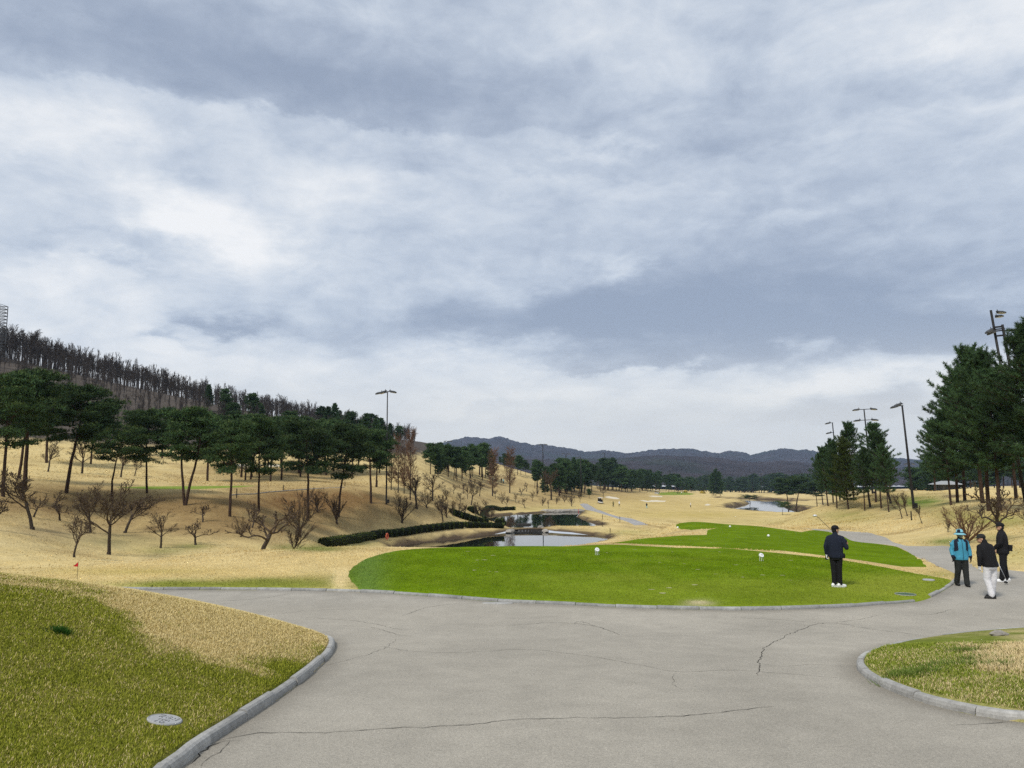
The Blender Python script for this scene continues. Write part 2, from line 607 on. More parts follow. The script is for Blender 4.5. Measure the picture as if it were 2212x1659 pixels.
CP = {
    -900: ROAD + [('z', 26, -1.2), ('z', 40, 0), ('z', 60, 4), ('z', 90, 9), ('z', 130, 18), ('z', 230, 52), ('z', 320, 55)],
    -350: ROAD + [('z', 26, -1.2), ('z', 36, -0.8), ('z', 46, 0.6), ('z', 60, 3.0), ('z', 90, 6), ('z', 130, 13), ('z', 225, 47), ('z', 320, 45)],
    0: ROAD + [('z', 26, -1.3), (1200, 34), (1150, 42), (1100, 52), (1050, 62), (1038, 67), (1010, 85), (980, 105), (950, 125), (925, 142), (770, 228), ('z', 320, 36)],
    250: ROAD + [(1262, 23), (1235, 27), (1214, 33), ('z', 38, -2.0), (1197, 45), (1150, 56), (1100, 66), (1063, 73), (1046, 80), (1022, 100), (988, 125), (955, 150), (828, 240), ('z', 330, 28)],
    500: ROAD + [(1258, 23.5), (1225, 28.5), (1189, 36), ('z', 43, -2.4), (1187, 52), (1150, 60), (1108, 67), (1085, 73), (1066, 81), (1050, 92), (1036, 105), (1003, 130), (975, 150), (890, 280), ('z', 370, 23)],
    750: ROAD + [('z', 23, -1.05), ('z', 28, -1.05), (1182, 34), ('z', 45, -2.9), ('z', 60, -4.5), (1170, 80), (1145, 85), (1130, 89), (1100, 93), (1065, 98), (1051, 103), (1045, 115), (1035, 130), (1003, 160), (977, 190), (935, 330), ('z', 430, 18)],
    900: ROAD + [('z', 23, -1.02), ('z', 28, -1.0), ('z', 33, -1.0), ('z', 45, -2.9), ('z', 60, -4.8), ('z', 75, -5.1), (1152, 91), (1130, 97), (1098, 104), (1072, 112), (1045, 127), (1026, 150), (1002, 190), (986, 230), (957, 400), ('z', 500, 16)],
    1100: ROAD + [('z', 23, -1.02), ('z', 28, -1.0), ('z', 34, -1.0), ('z', 46, -2.9), ('z', 60, -4.9), ('z', 75, -5.2), ('z', 112, -5.0), ('z', 150, -5.0), (1106, 188), (1096, 196), (1080, 215), (1066, 235), (1052, 252), (1041, 280), (1031, 310), (1012, 370), ('z', 480, 9), ('z', 700, 0)],
    1300: ROAD + [('z', 23, -1.02), ('z', 28, -1.0), ('z', 33, -1.0), (1173.5, 37), ('z', 46, -2.3), ('z', 60, -4.4), ('z', 75, -5.2), (1160, 99), (1138, 118), (1125, 132), (1113, 152), (1100, 190), (1089, 250), (1079, 300), (1068, 340), (1059, 420), (1050, 520), ('z', 750, 0)],
    1385: [('z', 28, -1.0), ('z', 33, -1.0), *TP((1173, 1163)), ('z', 50, -1.9), ('z', 60, -3.0), ('z', 75, -4.4), ('z', 100, -5.0)],
    1550: [('z', 28, -1.0), *TP((1183, 1157, 1143, 1133)), ('z', 75, -2.4), ('z', 95, -4.0)],
    1450: ROAD + [('z', 23, -1.02), ('z', 28, -1.0), ('z', 33, -1.0), *TP((1171, 1158, 1146, 1136, 1131.5)), ('z', 78, -2.8), ('z', 95, -4.2), ('z', 115, -5.0), (1131, 140), (1116, 175), (1101, 230), (1090, 300), (1080, 380), (1070, 470), (1062, 570), (1058, 660), ('z', 900, -4)],
    1650: ROAD + [('z', 23, -1.02), ('z', 28, -1.02), ('z', 35, -1.05), *TP((1160, 1145, 1136)), ('z', 75, -2.4), ('z', 95, -3.8), (1130, 130), (1121, 190), (1114, 250), ('z', 400, -8.3), (1076, 620), (1066, 760), ('z', 900, -6)],
    1830: ROAD + [('z', 23, -1.08), ('z', 28, -1.08), ('z', 36, -1.15), ('z', 44, -1.35), ('z', 53, -1.6), ('z', 60, -1.8), (1126, 75), (1100, 100), (1078, 112), ('z', 125, -0.6), ('z', 150, -3.5), ('z', 200, -6.5), ('z', 300, -7.5), (1080, 450), ('z', 620, -7), ('z', 900, -6)],
    1930: ROAD + [('z', 23, -1.12), ('z', 28, -1.15), ('z', 36, -1.25), ('z', 45, -1.5), ('z', 55, -1.75), (1128, 68), (1112, 84), (1085, 103), (1058, 125), ('z', 145, 0.3), ('z', 180, -2), ('z', 240, -2.2), ('z', 400, -4), ('z', 900, -5)],
    2050: ROAD + [('z', 23, -1.12), ('z', 28, -1.15), ('z', 36, -1.3), (1160, 43), (1130, 52), (1105, 62), (1082, 74), (1074, 95), (1068, 130), (1062, 200), (1058, 260), ('z', 400, 0), ('z', 900, -3)],
    2212: ROAD + [('z', 23, -1.10), ('z', 26, -0.95), ('z', 30, -0.75), (1160, 36), (1130, 44), (1110, 52), (1092, 64), (1075, 90), (1066, 130), (1060, 200), (1057, 260), ('z', 400, 1), ('z', 900, 0)],
    2600: ROAD + [('z', 24, -0.9), ('z', 30, -0.3), ('z', 40, 0.3), ('z', 60, 0.8), ('z', 100, 1.2), ('z', 200, 2), ('z', 400, 4), ('z', 900, 6)],
    3100: ROAD + [('z', 24, -0.9), ('z', 40, 0.6), ('z', 100, 2), ('z', 300, 6)],
}
KA = 1.6


def _cp():
    A, Zs = [], []
    for xv, lst in CP.items():
        for e in lst:
            if e[0] == 'z':
                u, _ = vdir(xv, 1100)
                D, z = e[1], e[2]
                if D > 30:
                    z += (CAMZ - 1.65) - D * (1050.0 - HORIZON) / 1663.0
            else:
                u, w = vdir(xv, e[0])
                D = e[1]
                z = CAMZ + w * D
            X = u * D
            A.append((math.atan2(X, D) * KA, math.log(math.hypot(X, D))))
            Zs.append(z)
    return np.array(A), np.array(Zs)


def tps_fit(A, Zs, lam=2e-3):
    n = len(A)
    d2 = ((A[:, None] - A[None]) ** 2).sum(-1)
    K = 0.5 * d2 * np.log(d2 + 1e-12) + lam * np.eye(n)
    P = np.concatenate([np.ones((n, 1)), A], 1)
    M = np.zeros((n + 3, n + 3))
    M[:n, :n] = K
    M[:n, n:] = P
    M[n:, :n] = P.T
    return np.linalg.solve(M, np.concatenate([Zs, np.zeros(3)]))


_A, _Z = _cp()
_W = tps_fit(_A, _Z)
GA, GL = 420, 460
_ga = np.linspace(-1.12, 1.12, GA)
_gl = np.linspace(math.log(2.5), math.log(1400), GL)


def _grid():
    aa, ll = np.meshgrid(_ga * KA, _gl, indexing='ij')
    q = np.stack([aa.ravel(), ll.ravel()], 1)
    out = np.zeros(len(q))
    for i in range(0, len(q), 20000):
        d2 = ((q[i:i + 20000, None] - _A[None]) ** 2).sum(-1)
        out[i:i + 20000] = (0.5 * d2 * np.log(d2 + 1e-12)) @ _W[:-3] + _W[-3] + q[i:i + 20000] @ _W[-2:]
    return out.reshape(GA, GL)


_G = _grid()


def zbase(X, Y):
    X, Y = np.asarray(X, float), np.asarray(Y, float)
    R = np.hypot(X, Y)
    a = np.clip(np.arctan2(X, Y), _ga[0], _ga[-1])
    l = np.clip(np.log(np.maximum(R, 1e-6)), _gl[0], _gl[-1])
    fa = (a - _ga[0]) / (_ga[1] - _ga[0])
    fl = (l - _gl[0]) / (_gl[1] - _gl[0])
    ia = np.clip(fa.astype(int), 0, GA - 2)
    il = np.clip(fl.astype(int), 0, GL - 2)
    fa, fl = fa - ia, fl - il
    z = (_G[ia, il] * (1 - fa) + _G[ia + 1, il] * fa) * (1 - fl) + (_G[ia, il + 1] * (1 - fa) + _G[ia + 1, il + 1] * fa) * fl
    # gentle hummocks, growing with distance
    am = np.clip((R - 26) / 60, 0, 1)
    z = z + am * (0.35 * (fbm(X * 0.09, Y * 0.09, 3) - 0.5) + np.clip((R - 60) / 200, 0, 1) * 0.8 * (fbm(X * 0.03 + 9, Y * 0.03, 2) - 0.5))
    return z


def pick(pts, zfun=None, rmin=3.0, rmax=1350.0):
    """where the sight line through each photograph point first meets the ground"""
    zfun = zfun or zbase
    pts = np.asarray(pts, float).reshape(-1, 2)
    u, w = vdir(pts[:, 0], pts[:, 1])
    Ds = np.exp(np.linspace(math.log(rmin), math.log(rmax), 900 if zfun is zbase else 420))
    X = u[:, None] * Ds
    Y = np.broadcast_to(Ds, X.shape)
    Zr = CAMZ + w[:, None] * Ds
    below = Zr < zfun(X, Y)
    hit = below.argmax(1)
    hit = np.where(below.any(1), hit, len(Ds) - 1)
    lo, hi = Ds[np.maximum(hit - 1, 0)], Ds[hit]
    for _ in range(16):
        m = (lo + hi) / 2
        b = (CAMZ + w * m) < zfun(u * m, m)
        hi = np.where(b, m, hi)
        lo = np.where(b, lo, m)
    return np.stack([u * hi, hi], 1)


def plane_pick(pts, z):
    pts = np.asarray(pts, float)
    u, w = vdir(pts[:, 0], pts[:, 1])
    D = (z - CAMZ) / w
    return np.stack([u * D, D], 1)


def spline(P, step, closed=False):
    """Catmull-Rom resampled at about `step` metres (step grows with distance)"""
    P = np.asarray(P, float)
    n = len(P)
    out = []
    rng = range(n) if closed else range(n - 1)
    for i in rng:
        p0 = P[(i - 1) % n] if (closed or i > 0) else 2 * P[0] - P[1]
        p1 = P[i % n]
        p2 = P[(i + 1) % n]
        p3 = P[(i + 2) % n] if (closed or i + 2 < n) else 2 * P[-1] - P[-2]
        s = step * max(1.0, np.hypot(*p1) / 22.0)
        k = max(1, int(np.linalg.norm(p2 - p1) / s))
        for t in np.arange(k) / k:
            out.append(0.5 * ((2 * p1) + (-p0 + p2) * t + (2 * p0 - 5 * p1 + 4 * p2 - p3) * t * t + (-p0 + 3 * p1 - 3 * p2 + p3) * t ** 3))
    if not closed:
        out.append(P[-1])
    return np.array(out)


def inside(P, X, Y):
    X, Y = np.asarray(X), np.asarray(Y)
    r = np.zeros(X.shape, bool)
    x0, y0 = P[:, 0], P[:, 1]
    x1, y1 = np.roll(x0, -1), np.roll(y0, -1)
    bb = (X > x0.min()) & (X < x0.max()) & (Y > y0.min()) & (Y < y0.max())
    if not bb.any():
        return r
    xs, ys = X[bb], Y[bb]
    q = np.zeros(len(xs), bool)
    for a, b, c, d in zip(x0, y0, x1, y1):
        if b == d:
            continue
        q ^= ((b > ys) != (d > ys)) & (xs < (c - a) * (ys - b) / (d - b) + a)
    r[bb] = q
    return r


def dist(P, X, Y, closed=True):
    X, Y = np.asarray(X, float).ravel(), np.asarray(Y, float).ravel()
    out = np.full(X.shape, 1e9)
    Q = np.roll(P, -1, 0) if closed else P[1:]
    S = P if closed else P[:-1]
    for (a, b), (c, d) in zip(S, Q):
        vx, vy = c - a, d - b
        l2 = vx * vx + vy * vy + 1e-12
        t = np.clip(((X - a) * vx + (Y - b) * vy) / l2, 0, 1)
        np.minimum(out, np.hypot(X - a - t * vx, Y - b - t * vy), out=out)
    return out


def tee_pick(pts):
    """points on the gently falling plane of the teeing grounds"""
    return np.concatenate([plane_pick([p], float(np.interp(p[1], [1130, 1142, 1157, 1176, 1200], [-1.92, -1.65, -1.36, -1.05, -1.0]))) for p in pts])


# outlines ---------------------------------------------------------
ZW1 = CAMZ - 110 * (1149.5 - HORIZON) / 1663.0
ZW2 = ZW1 + 0.15
ZW3 = CAMZ - 272 * (1114.0 - HORIZON) / 1663.0
left_kerb_v = [(352, 1690), (400, 1650), (432, 1622), (478, 1592), (545, 1548), (620, 1497), (680, 1450), (712, 1418), (722, 1398), (714, 1384)]
LK = pick(left_kerb_v)
LB_back = LK[-1] + np.array([(-0.75, 1.1), (-1.8, 2.4), (-3.3, 3.6), (-5.4, 4.8), (-8.4, 5.5), (-13, 5.8), (-27, 5.4)])
LK0 = np.array([(-2.25, 4.2), (-2.45, 2.6)])
left_edge = spline(np.concatenate([LK0[::-1], LK, LB_back]), 0.12)
tee_kerb_v = [(310, 1274.5), (470, 1274.5), (620, 1276), (770, 1279.5), (930, 1289), (1075, 1300.5), (1250, 1308), (1400, 1315), (1600, 1318.5), (1800, 1313.5), (1900, 1306.5), (1985, 1299), (2026, 1283), (2062, 1261), (2074, 1246)]
TK = pick(tee_kerb_v)
tee_edge = spline(np.concatenate([[(-30, 21.6)], TK]), 0.15)
isl_v = [(2330, 1572), (2212, 1561), (2100, 1544), (1990, 1517), (1910, 1487), (1865, 1460), (1851, 1441), (1862, 1424), (1900, 1408), (1960, 1393), (2050, 1379), (2150, 1369), (2260, 1362), (2400, 1356)]
IK = pick(isl_v)
IK = np.concatenate([[(6.9, 5.2)], IK, [(14, 13.3), (16, 11), (15, 6)]])
island = spline(IK, 0.12, True)
road_right_v = [(2125, 1239), (2180, 1238), (2260, 1240)]
RR = pick(road_right_v)
path_left_v = [(2052, 1240), (2013, 1222), (1975, 1200), (1938, 1181), (1890, 1174), (1845, 1169), (1820, 1158), (1790, 1148.5), (1760, 1145), (1731, 1143)]
path_right_v = [(1731, 1141.5), (1780, 1143.6), (1820, 1147), (1855, 1149), (1882, 1151.5), (1911, 1160), (1932, 1172), (1960, 1179.5), (2010, 1180), (2058, 1181), (2085, 1205), (2105, 1230)]
PL, PR = pick(path_left_v), pick(path_right_v)
path_poly_edge = np.concatenate([spline(PL, 0.3), spline(PR, 0.3)])
road_poly = np.concatenate([left_edge, [(-30, 21.6)], tee_edge, path_poly_edge, RR, [(30, 23.5), (30, -12), (-3.8, -12)]])
POND1 = spline(plane_pick([(848, 1183), (907, 1173.5), (995, 1163.5), (1060, 1155), (1096, 1151), (1112, 1149.5), (1140, 1149), (1166, 1149), (1200, 1151.5), (1235, 1154), (1280, 1155.8), (1306, 1159.5), (1314, 1164), (1300, 1171), (1250, 1182), (1150, 1192), (950, 1197), (860, 1193)], ZW1), 1.2, True)
POND2 = spline(plane_pick([(1108, 1143.8), (1140, 1144), (1168, 1143.8), (1180, 1141), (1200, 1140), (1245, 1140.5), (1290, 1140), (1302, 1137), (1281, 1130.5), (1262, 1124), (1245, 1116.5), (1250, 1111), (1257, 1105.3), (1215, 1105.6), (1178, 1107), (1109, 1111), (1062, 1114.5), (1028, 1118), (1012, 1122), (1026, 1126.5), (1051, 1129.5), (1082, 1133.5), (1097, 1137)], ZW2), 1.6, True)
POND3 = spline(plane_pick([(1571, 1102.5), (1590, 1105.6), (1619, 1109.2), (1663, 1112.9), (1705, 1115), (1725, 1113.4), (1750, 1105.4), (1735, 1102.5), (1700, 1098.2), (1689.5, 1094.5), (1692, 1090), (1707, 1087.2), (1768, 1085), (1768, 1082.7), (1707, 1081.3), (1634, 1077.8), (1557, 1076.8), (1553, 1079.6), (1603, 1082), (1620.5, 1087.8), (1604, 1091.5), (1587, 1094.5)], ZW3), 3.0, True)
TEE1 = tee_pick([(700, 1300), (775, 1279), (756, 1256), (752, 1243), (760, 1230), (790, 1213), (850, 1199), (950, 1188), (1060, 1182), (1200, 1178.5), (1310, 1176.5), (1400, 1180), (1550, 1188.5), (1700, 1199.5), (1800, 1208.5), (1900, 1222), (1960, 1233), (2010, 1242), (2060, 1252), (2075, 1262), (2000, 1320), (1600, 1340), (1100, 1325), (900, 1310)])
TEE2 = np.concatenate([tee_pick([(1318, 1173.3), (1360, 1166), (1394, 1161.5), (1452, 1158.3), (1526, 1157), (1528, 1150), (1537, 1144.5), (1549, 1142.6), (1520, 1145.5), (1493, 1149), (1478, 1144), (1461, 1137)]),
                       tee_pick([(1459.5, 1134.5), (1474, 1132.5), (1502, 1132), (1545, 1132), (1590, 1133.5), (1634, 1136.5), (1692, 1141), (1731, 1144)]),
                       PL[::-1][1:8], tee_pick([(2002, 1221), (1950, 1221), (1850, 1208.5), (1700, 1193.5), (1550, 1183), (1400, 1175.7)])])
CART = pick([(1371, 1136), (1356.6, 1128), (1334.6, 1120.5), (1293.6, 1113.5), (1271.6, 1107), (1252, 1089), (1259, 1087.5), (1268, 1088), (1290.7, 1101), (1297, 1108), (1334.6, 1115.6), (1364, 1121), (1386, 1127.5), (1401, 1134)])
GREEN_FAR = pick([(1416, 1066), (1430, 1064), (1455, 1062.5), (1480, 1063.5), (1502, 1067), (1490, 1069), (1455, 1069.5), (1428, 1069.5)])
GREEN_LEFT = pick([(248, 1053), (300, 1051), (432, 1050), (555, 1049), (520, 1052.5), (432, 1056.5), (330, 1057)])
BUNKERS = [pick(p) for p in (
    [(1305, 1074), (1314, 1071.5), (1322, 1073), (1332, 1074.5), (1340, 1078), (1328, 1078), (1313, 1076)],
    [(1400, 1071.5), (1412, 1070.5), (1420, 1071.5), (1431, 1071.3), (1430, 1073.5), (1412, 1073.5)],
    [(1381, 1080.5), (1390, 1080.5), (1400, 1082), (1408, 1080.3), (1420, 1080.5), (1430, 1081.5), (1439, 1081.5), (1436, 1084), (1412, 1084), (1396, 1084.2)],
    [(1521, 1093.2), (1528, 1091), (1536, 1093.5), (1530, 1094.5)],
    [(497, 1005), (510, 1002), (545, 1003), (548, 1007), (520, 1008)],
    [(560, 1004), (592, 1002.5), (610, 1005), (604, 1008), (575, 1008)])]
LBANK = np.concatenate([left_edge, [(-60, 17), (-60, -10), (-3.8, -10)]])


BKH, BKL = 1.88, 5.2


LEC, TEC, ISC = left_edge[::5], tee_edge[::5], island[::4]
RPC = np.concatenate([LEC, [(-30, 21.6)], TEC, path_poly_edge[::4], RR, [(30, 23.5), (30, -12), (-3.8, -12)]])
LBC = np.concatenate([LEC, [(-60, 17), (-60, -10), (-3.8, -10)]])


def ground_z(X, Y, coarse=False):
    """final ground height"""
    sh = np.shape(X)
    X, Y = np.asarray(X, float).ravel(), np.asarray(Y, float).ravel()
    z = zbase(X, Y)
    R = np.hypot(X, Y)
    near = (R < 34)
    if near.any():
        x, y = X[near], Y[near]
        le, te, isl, rp, lb = (LEC, TEC, ISC, RPC, LBC) if coarse else (left_edge, tee_edge, island, road_poly, LBANK)
        ii = inside(isl, x, y)
        inr = inside(rp, x, y) & ~ii
        d1 = dist(le, x, y, False)
        d3 = dist(isl, x, y)
        dl = np.minimum(d1, np.minimum(dist(te, x, y, False), d3))
        s = np.where(inr, 0.0, 0.10 * smooth01(dl / 0.13))
        ilb = inside(lb, x, y)
        s = s + np.where(ilb, BKH * (0.22 + 0.78 * smooth01((R[near] - 5.5) / 6.5)) * (1 - np.exp(-np.maximum(d1 - 0.1, 0) / BKL)), 0)
        s = s + np.where(ii, 0.22 * (1 - np.exp(-np.maximum(d3 - 0.1, 0) / 1.5)), 0)
        z[near] += s
    for P, zw, w in ((POND1, ZW1, 7.0), (POND2, ZW2, 7.0), (POND3, ZW3, 25.0)):
        bb = (X > P[:, 0].min() - w) & (X < P[:, 0].max() + w) & (Y > P[:, 1].min() - w) & (Y < P[:, 1].max() + w)
        if not bb.any():
            continue
        x, y = X[bb], Y[bb]
        d = dist(P, x, y)
        ins = inside(P, x, y)
        k = w / 7.0
        bank = zw - 0.06 + 0.42 * k * smooth01(d / (0.8 * k)) + 0.05 * d
        t = smooth01(d / w)
        zz = np.maximum(bank * (1 - t) + z[bb] * t, zw + 0.1 * np.minimum(d, 1))
        zz = np.where(d < 0.01, zw - 0.06, zz)
        z[bb] = np.where(ins, zw - 0.06 - 0.9 * smooth01(d / 3.0), zz)
    return z.reshape(sh)


def gz(x, y):
    return float(ground_z(np.array([x]), np.array([y]))[0])


def ground_c(X, Y):
    return ground_z(X, Y, True)


def spot(xv, yv, D=None):
    """ground point under a photograph point (D fixes the distance instead)"""
    if D is None:
        p = pick([(xv, yv)], ground_c)[0]
        return np.array([p[0], p[1], gz(*p)])
    u, _ = vdir(xv, yv)
    return np.array([float(u) * D, D, gz(float(u) * D, D)])
# ------------------------------------------------------------------ ground sheet, cut along the outlines
STRAW = np.array((0.61, 0.465, 0.20))
STRAW_PALE = np.array((0.67, 0.54, 0.275))
STRAW_BROWN = np.array((0.285, 0.195, 0.088))
EARTH = np.array((0.13, 0.095, 0.065))
WOODS = np.array((0.080, 0.068, 0.058))
GREEN = np.array((0.100, 0.170, 0.022))
GREEN_Y = np.array((0.23, 0.25, 0.045))
TURF = np.array((0.112, 0.182, 0.004))

yl_x = [-200, 0, 100, 200, 300, 420, 560, 680, 730]
yl_y = [1235, 1246, 1264, 1300, 1362, 1425, 1470, 1425, 1400]


def straw_share_bank(xv, yv, X, Y):
    n = fbm(X * 1.1, Y * 1.1, 4) - 0.5
    w = (np.interp(xv, yl_x, yl_y) - yv) / 60.0 + 0.0 + n * 2.8
    w = smooth01(w * 0.8 + 0.5)
    # thin straw all through the green, and a green lip at the kerb
    w = np.clip(w * 0.92 + 0.10 + 0.35 * (fbm(X * 3 + 40, Y * 3, 3) - 0.45), 0, 1)
    g = np.exp(-((xv - 640) / 75) ** 2 - ((yv - 1440) / 35) ** 2)
    return np.clip(w - 0.55 * g, 0, 1)


# soft patches: x, y, half-widths, colour, amount (photograph positions, fixed to the ground)
PATCH = [
    (500, 1266, 230, 12, GREEN_Y, 1.5), (600, 1256, 110, 9, GREEN_Y, 0.9), (690, 1262, 60, 20, GREEN_Y, 0.6), (725, 1247, 12, 8, GREEN, 0.7),
    (260, 1168, 120, 16, np.array((0.27, 0.24, 0.11)), 0.75), (340, 1190, 60, 8, GREEN, 0.35), (120, 1150, 110, 22, np.array((0.40, 0.31, 0.16)), 0.75),
    (420, 1180, 40, 6, GREEN, 0.5), (640, 1182, 60, 6, GREEN, 0.55), (700, 1185, 50, 6, GREEN, 0.5), (760, 1172, 60, 8, GREEN_Y, 0.5),
    (520, 1135, 330, 28, STRAW_BROWN, 1.0), (340, 1092, 380, 28, STRAW_BROWN, 1.4), (700, 1082, 140, 28, np.array((0.22, 0.13, 0.055)), 1.3), (735, 1250, 20, 24, STRAW_PALE, 1.2),
    (300, 1235, 200, 8, np.array((0.50, 0.40, 0.13)), 0.6), (1500, 1112, 160, 9, np.array((0.47, 0.37, 0.12)), 0.7), (1620, 1128, 140, 6, GREEN_Y, 0.25), (1380, 1078, 80, 9, STRAW_BROWN, 0.4), (1200, 1100, 120, 8, GREEN_Y, 0.25),
    (830, 1100, 120, 25, STRAW_BROWN, 0.6), (950, 1090, 120, 22, STRAW_BROWN, 0.5), (60, 1085, 200, 25, STRAW_BROWN, 0.7),
    (160, 1060, 160, 24, STRAW_BROWN, 0.6), (610, 1022, 180, 22, STRAW_BROWN, 0.65), (1050, 1045, 130, 18, STRAW_BROWN, 0.6),
    (1230, 1065, 80, 16, STRAW_BROWN, 0.8), (1130, 1080, 130, 16, STRAW_BROWN, 0.45), (1340, 1063, 70, 12, STRAW_BROWN, 0.6),
    (1880, 1085, 90, 24, np.array((0.33, 0.25, 0.10)), 0.8), (1830, 1115, 70, 14, GREEN_Y, 0.45), (1990, 1085, 60, 14, GREEN, 0.75),
    (2060, 1112, 60, 12, GREEN_Y, 0.35), (2150, 1125, 90, 16, GREEN_Y, 0.55), (2040, 1170, 40, 8, GREEN, 0.6), (2140, 1160, 60, 8, GREEN, 0.35), (2190, 1200, 60, 22, GREEN_Y, 0.3),
    (1400, 1168, 40, 6, GREEN_Y, 0.6), (1360, 1150, 60, 7, GREEN_Y, 0.35), (1440, 1090, 200, 20, np.array((0.47, 0.355, 0.125)), 0.5),
    (1995, 1225, 60, 12, STRAW, 0.9), (2030, 1240, 40, 8, GREEN_Y, 0.4), (1200, 1145, 60, 3, EARTH, 0.3),
    (2058, 1072, 22, 3.5, EARTH, 0.9),
]


def ground_color(X, Y, Z):
    xv, yv = to_v(np.stack([X, Y, Z], 1))
    R = np.hypot(X, Y)
    n = fbm(X * 0.22, Y * 0.22, 4)
    n2 = fbm(X * 0.7 + 31, Y * 0.7, 3)
    C = STRAW[None] * (1 - n2[:, None]) + STRAW_PALE[None] * n2[:, None]
    k = smooth01((n - 0.45) * 3)[:, None] * 0.5
    C = C * (1 - k) + STRAW_BROWN[None] * k
    for px, py, sx, sy, col, am in PATCH:
        w = am * np.exp(-((xv - px) / sx) ** 2 - ((yv - py) / sy) ** 2)
        w = np.clip(w * (0.35 + 1.3 * n2) * 1.1, 0, 1)[:, None]
        C = C * (1 - w) + col[None] * w
    # wooded hill: leaf litter
    zt = np.interp(xv, [-400, 0, 250, 500, 750, 900, 1000, 1060], [930, 955, 968, 985, 990, 992, 985, 960])
    w = (smooth01((zt - yv) / 16 + n - 0.5) * (R > 100) * (xv < 1100))[:, None]
    C = C * (1 - w) + (WOODS[None] * (0.7 + 0.9 * n2[:, None])) * w
    # left bank and island by the road
    lb = inside(LBANK, X, Y)
    if lb.any():
        s = straw_share_bank(xv[lb], yv[lb], X[lb], Y[lb])[:, None]
        C[lb] = (np.array((0.165, 0.180, 0.022)) * (1 - s) + STRAW * s) * 0.75
    ii = inside(island, X, Y)
    if ii.any():
        s = island_straw(X[ii], Y[ii])[:, None]
        C[ii] = (np.array((0.20, 0.24, 0.04)) * (1 - s) + STRAW_PALE * s) * 0.8
    # dark damp edge along the ponds
    for P in (POND1, POND2, POND3):
        w0 = 1.3 if P is not POND3 else 4
        bb = (X > P[:, 0].min() - 8) & (X < P[:, 0].max() + 8) & (Y > P[:, 1].min() - 8) & (Y < P[:, 1].max() + 8)
        if bb.any():
            d = dist(P, X[bb], Y[bb])
            w = (smooth01(1.25 - d / w0 + (n2[bb] - 0.5) * 1.2))[:, None]
            C[bb] = C[bb] * (1 - w) + EARTH * 0.7 * w
    return C


def island_straw(X, Y):
    xv, yv = to_v(np.stack([X, Y, zbase(X, Y) + 0.2], 1))
    d = dist(ISC, X, Y)
    n = fbm(X * 1.3 + 3, Y * 1.3, 4) - 0.5
    s = 0.28 + 0.8 * smooth01((d - 1.0 + n * 2.4) / 1.2) - 0.35 * np.exp(-((yv - 1385) / 14) ** 2) + 0.6 * (fbm(X * 4, Y * 4, 2) - 0.5)
    return np.clip(s, 0, 1)


def turf_color(X, Y, Z):
    xv, yv = to_v(np.stack([X, Y, Z], 1))
    n = fbm(X * 0.5, Y * 0.5, 4)
    n2 = fbm(X * 2.2 + 7, Y * 2.2, 3)
    band = np.tanh(4 * np.sin((X * 0.55 + Y * 0.84) * 2 * math.pi / 3.2 + 0.6 * n))
    C = TURF[None] * ((0.80 + 0.42 * n2) * (1 + 0.055 * band))[:, None]
    # worn, yellower turf towards the road and the right end
    w = smooth01((yv - 1205) / 75 + (n - 0.5) * 1.6) * 0.42 + 0.65 * np.exp(-((xv - 1960) / 150) ** 2 - ((yv - 1265) / 30) ** 2)
    w = w * smooth01((xv - 900) / 500) + 0.18 * smooth01(n * 2 - 0.9)
    w = np.clip(w + 0.30 * (n2 - 0.5), 0, 0.9)[:, None]
    C = C * (1 - w) + np.array((0.225, 0.265, 0.030)) * w
    w = np.clip(0.5 * np.exp(-((xv - 790) / 45) ** 2), 0, 1)[:, None]
    C = C * (1 - w) + np.array((0.12, 0.20, 0.06)) * w
    m = np.clip(1.2 * np.exp(-((xv - 1510) / 28) ** 2 - ((yv - 1303) / 5.5) ** 2) * (0.4 + n2), 0, 0.9)[:, None]
    C = C * (1 - m) + np.array((0.50, 0.43, 0.27)) * m
    return C


def road_color(X, Y, Z):
    n = fbm(X * 0.6, Y * 0.6, 4)
    n3 = fbm(X * 0.23 + 60, Y * 0.23, 3)
    C = np.array((0.358, 0.330, 0.276))[None] * (0.82 + 0.2 * n + 0.18 * n3)[:, None]
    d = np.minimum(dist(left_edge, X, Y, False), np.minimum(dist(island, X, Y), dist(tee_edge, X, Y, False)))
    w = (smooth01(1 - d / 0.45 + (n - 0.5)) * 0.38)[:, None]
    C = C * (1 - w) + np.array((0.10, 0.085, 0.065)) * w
    xv, yv = to_v(np.stack([X, Y, Z], 1))
    w = (smooth01((1330 - yv) / 60) * 0.25)[:, None]
    C = C * (1 - w) + np.array((0.345, 0.335, 0.315)) * w
    return C


def spline_lin(P, step):
    out = []
    for i in range(len(P)):
        a, b = P[i], P[(i + 1) % len(P)]
        k = max(1, int(np.linalg.norm(b - a) / step))
        out += [a + (b - a) * t for t in np.arange(k) / k]
    return np.array(out)


def ragged(P, amp):
    r = np.random.RandomState(len(P))
    return P + amp * (np.stack([fbm(P[:, 0] * 2.3, P[:, 1] * 2.3, 3), fbm(P[:, 0] * 2.3 + 40, P[:, 1] * 2.3, 3)], 1) - 0.5) * 1.6 + r.normal(0, amp * 0.18, P.shape)


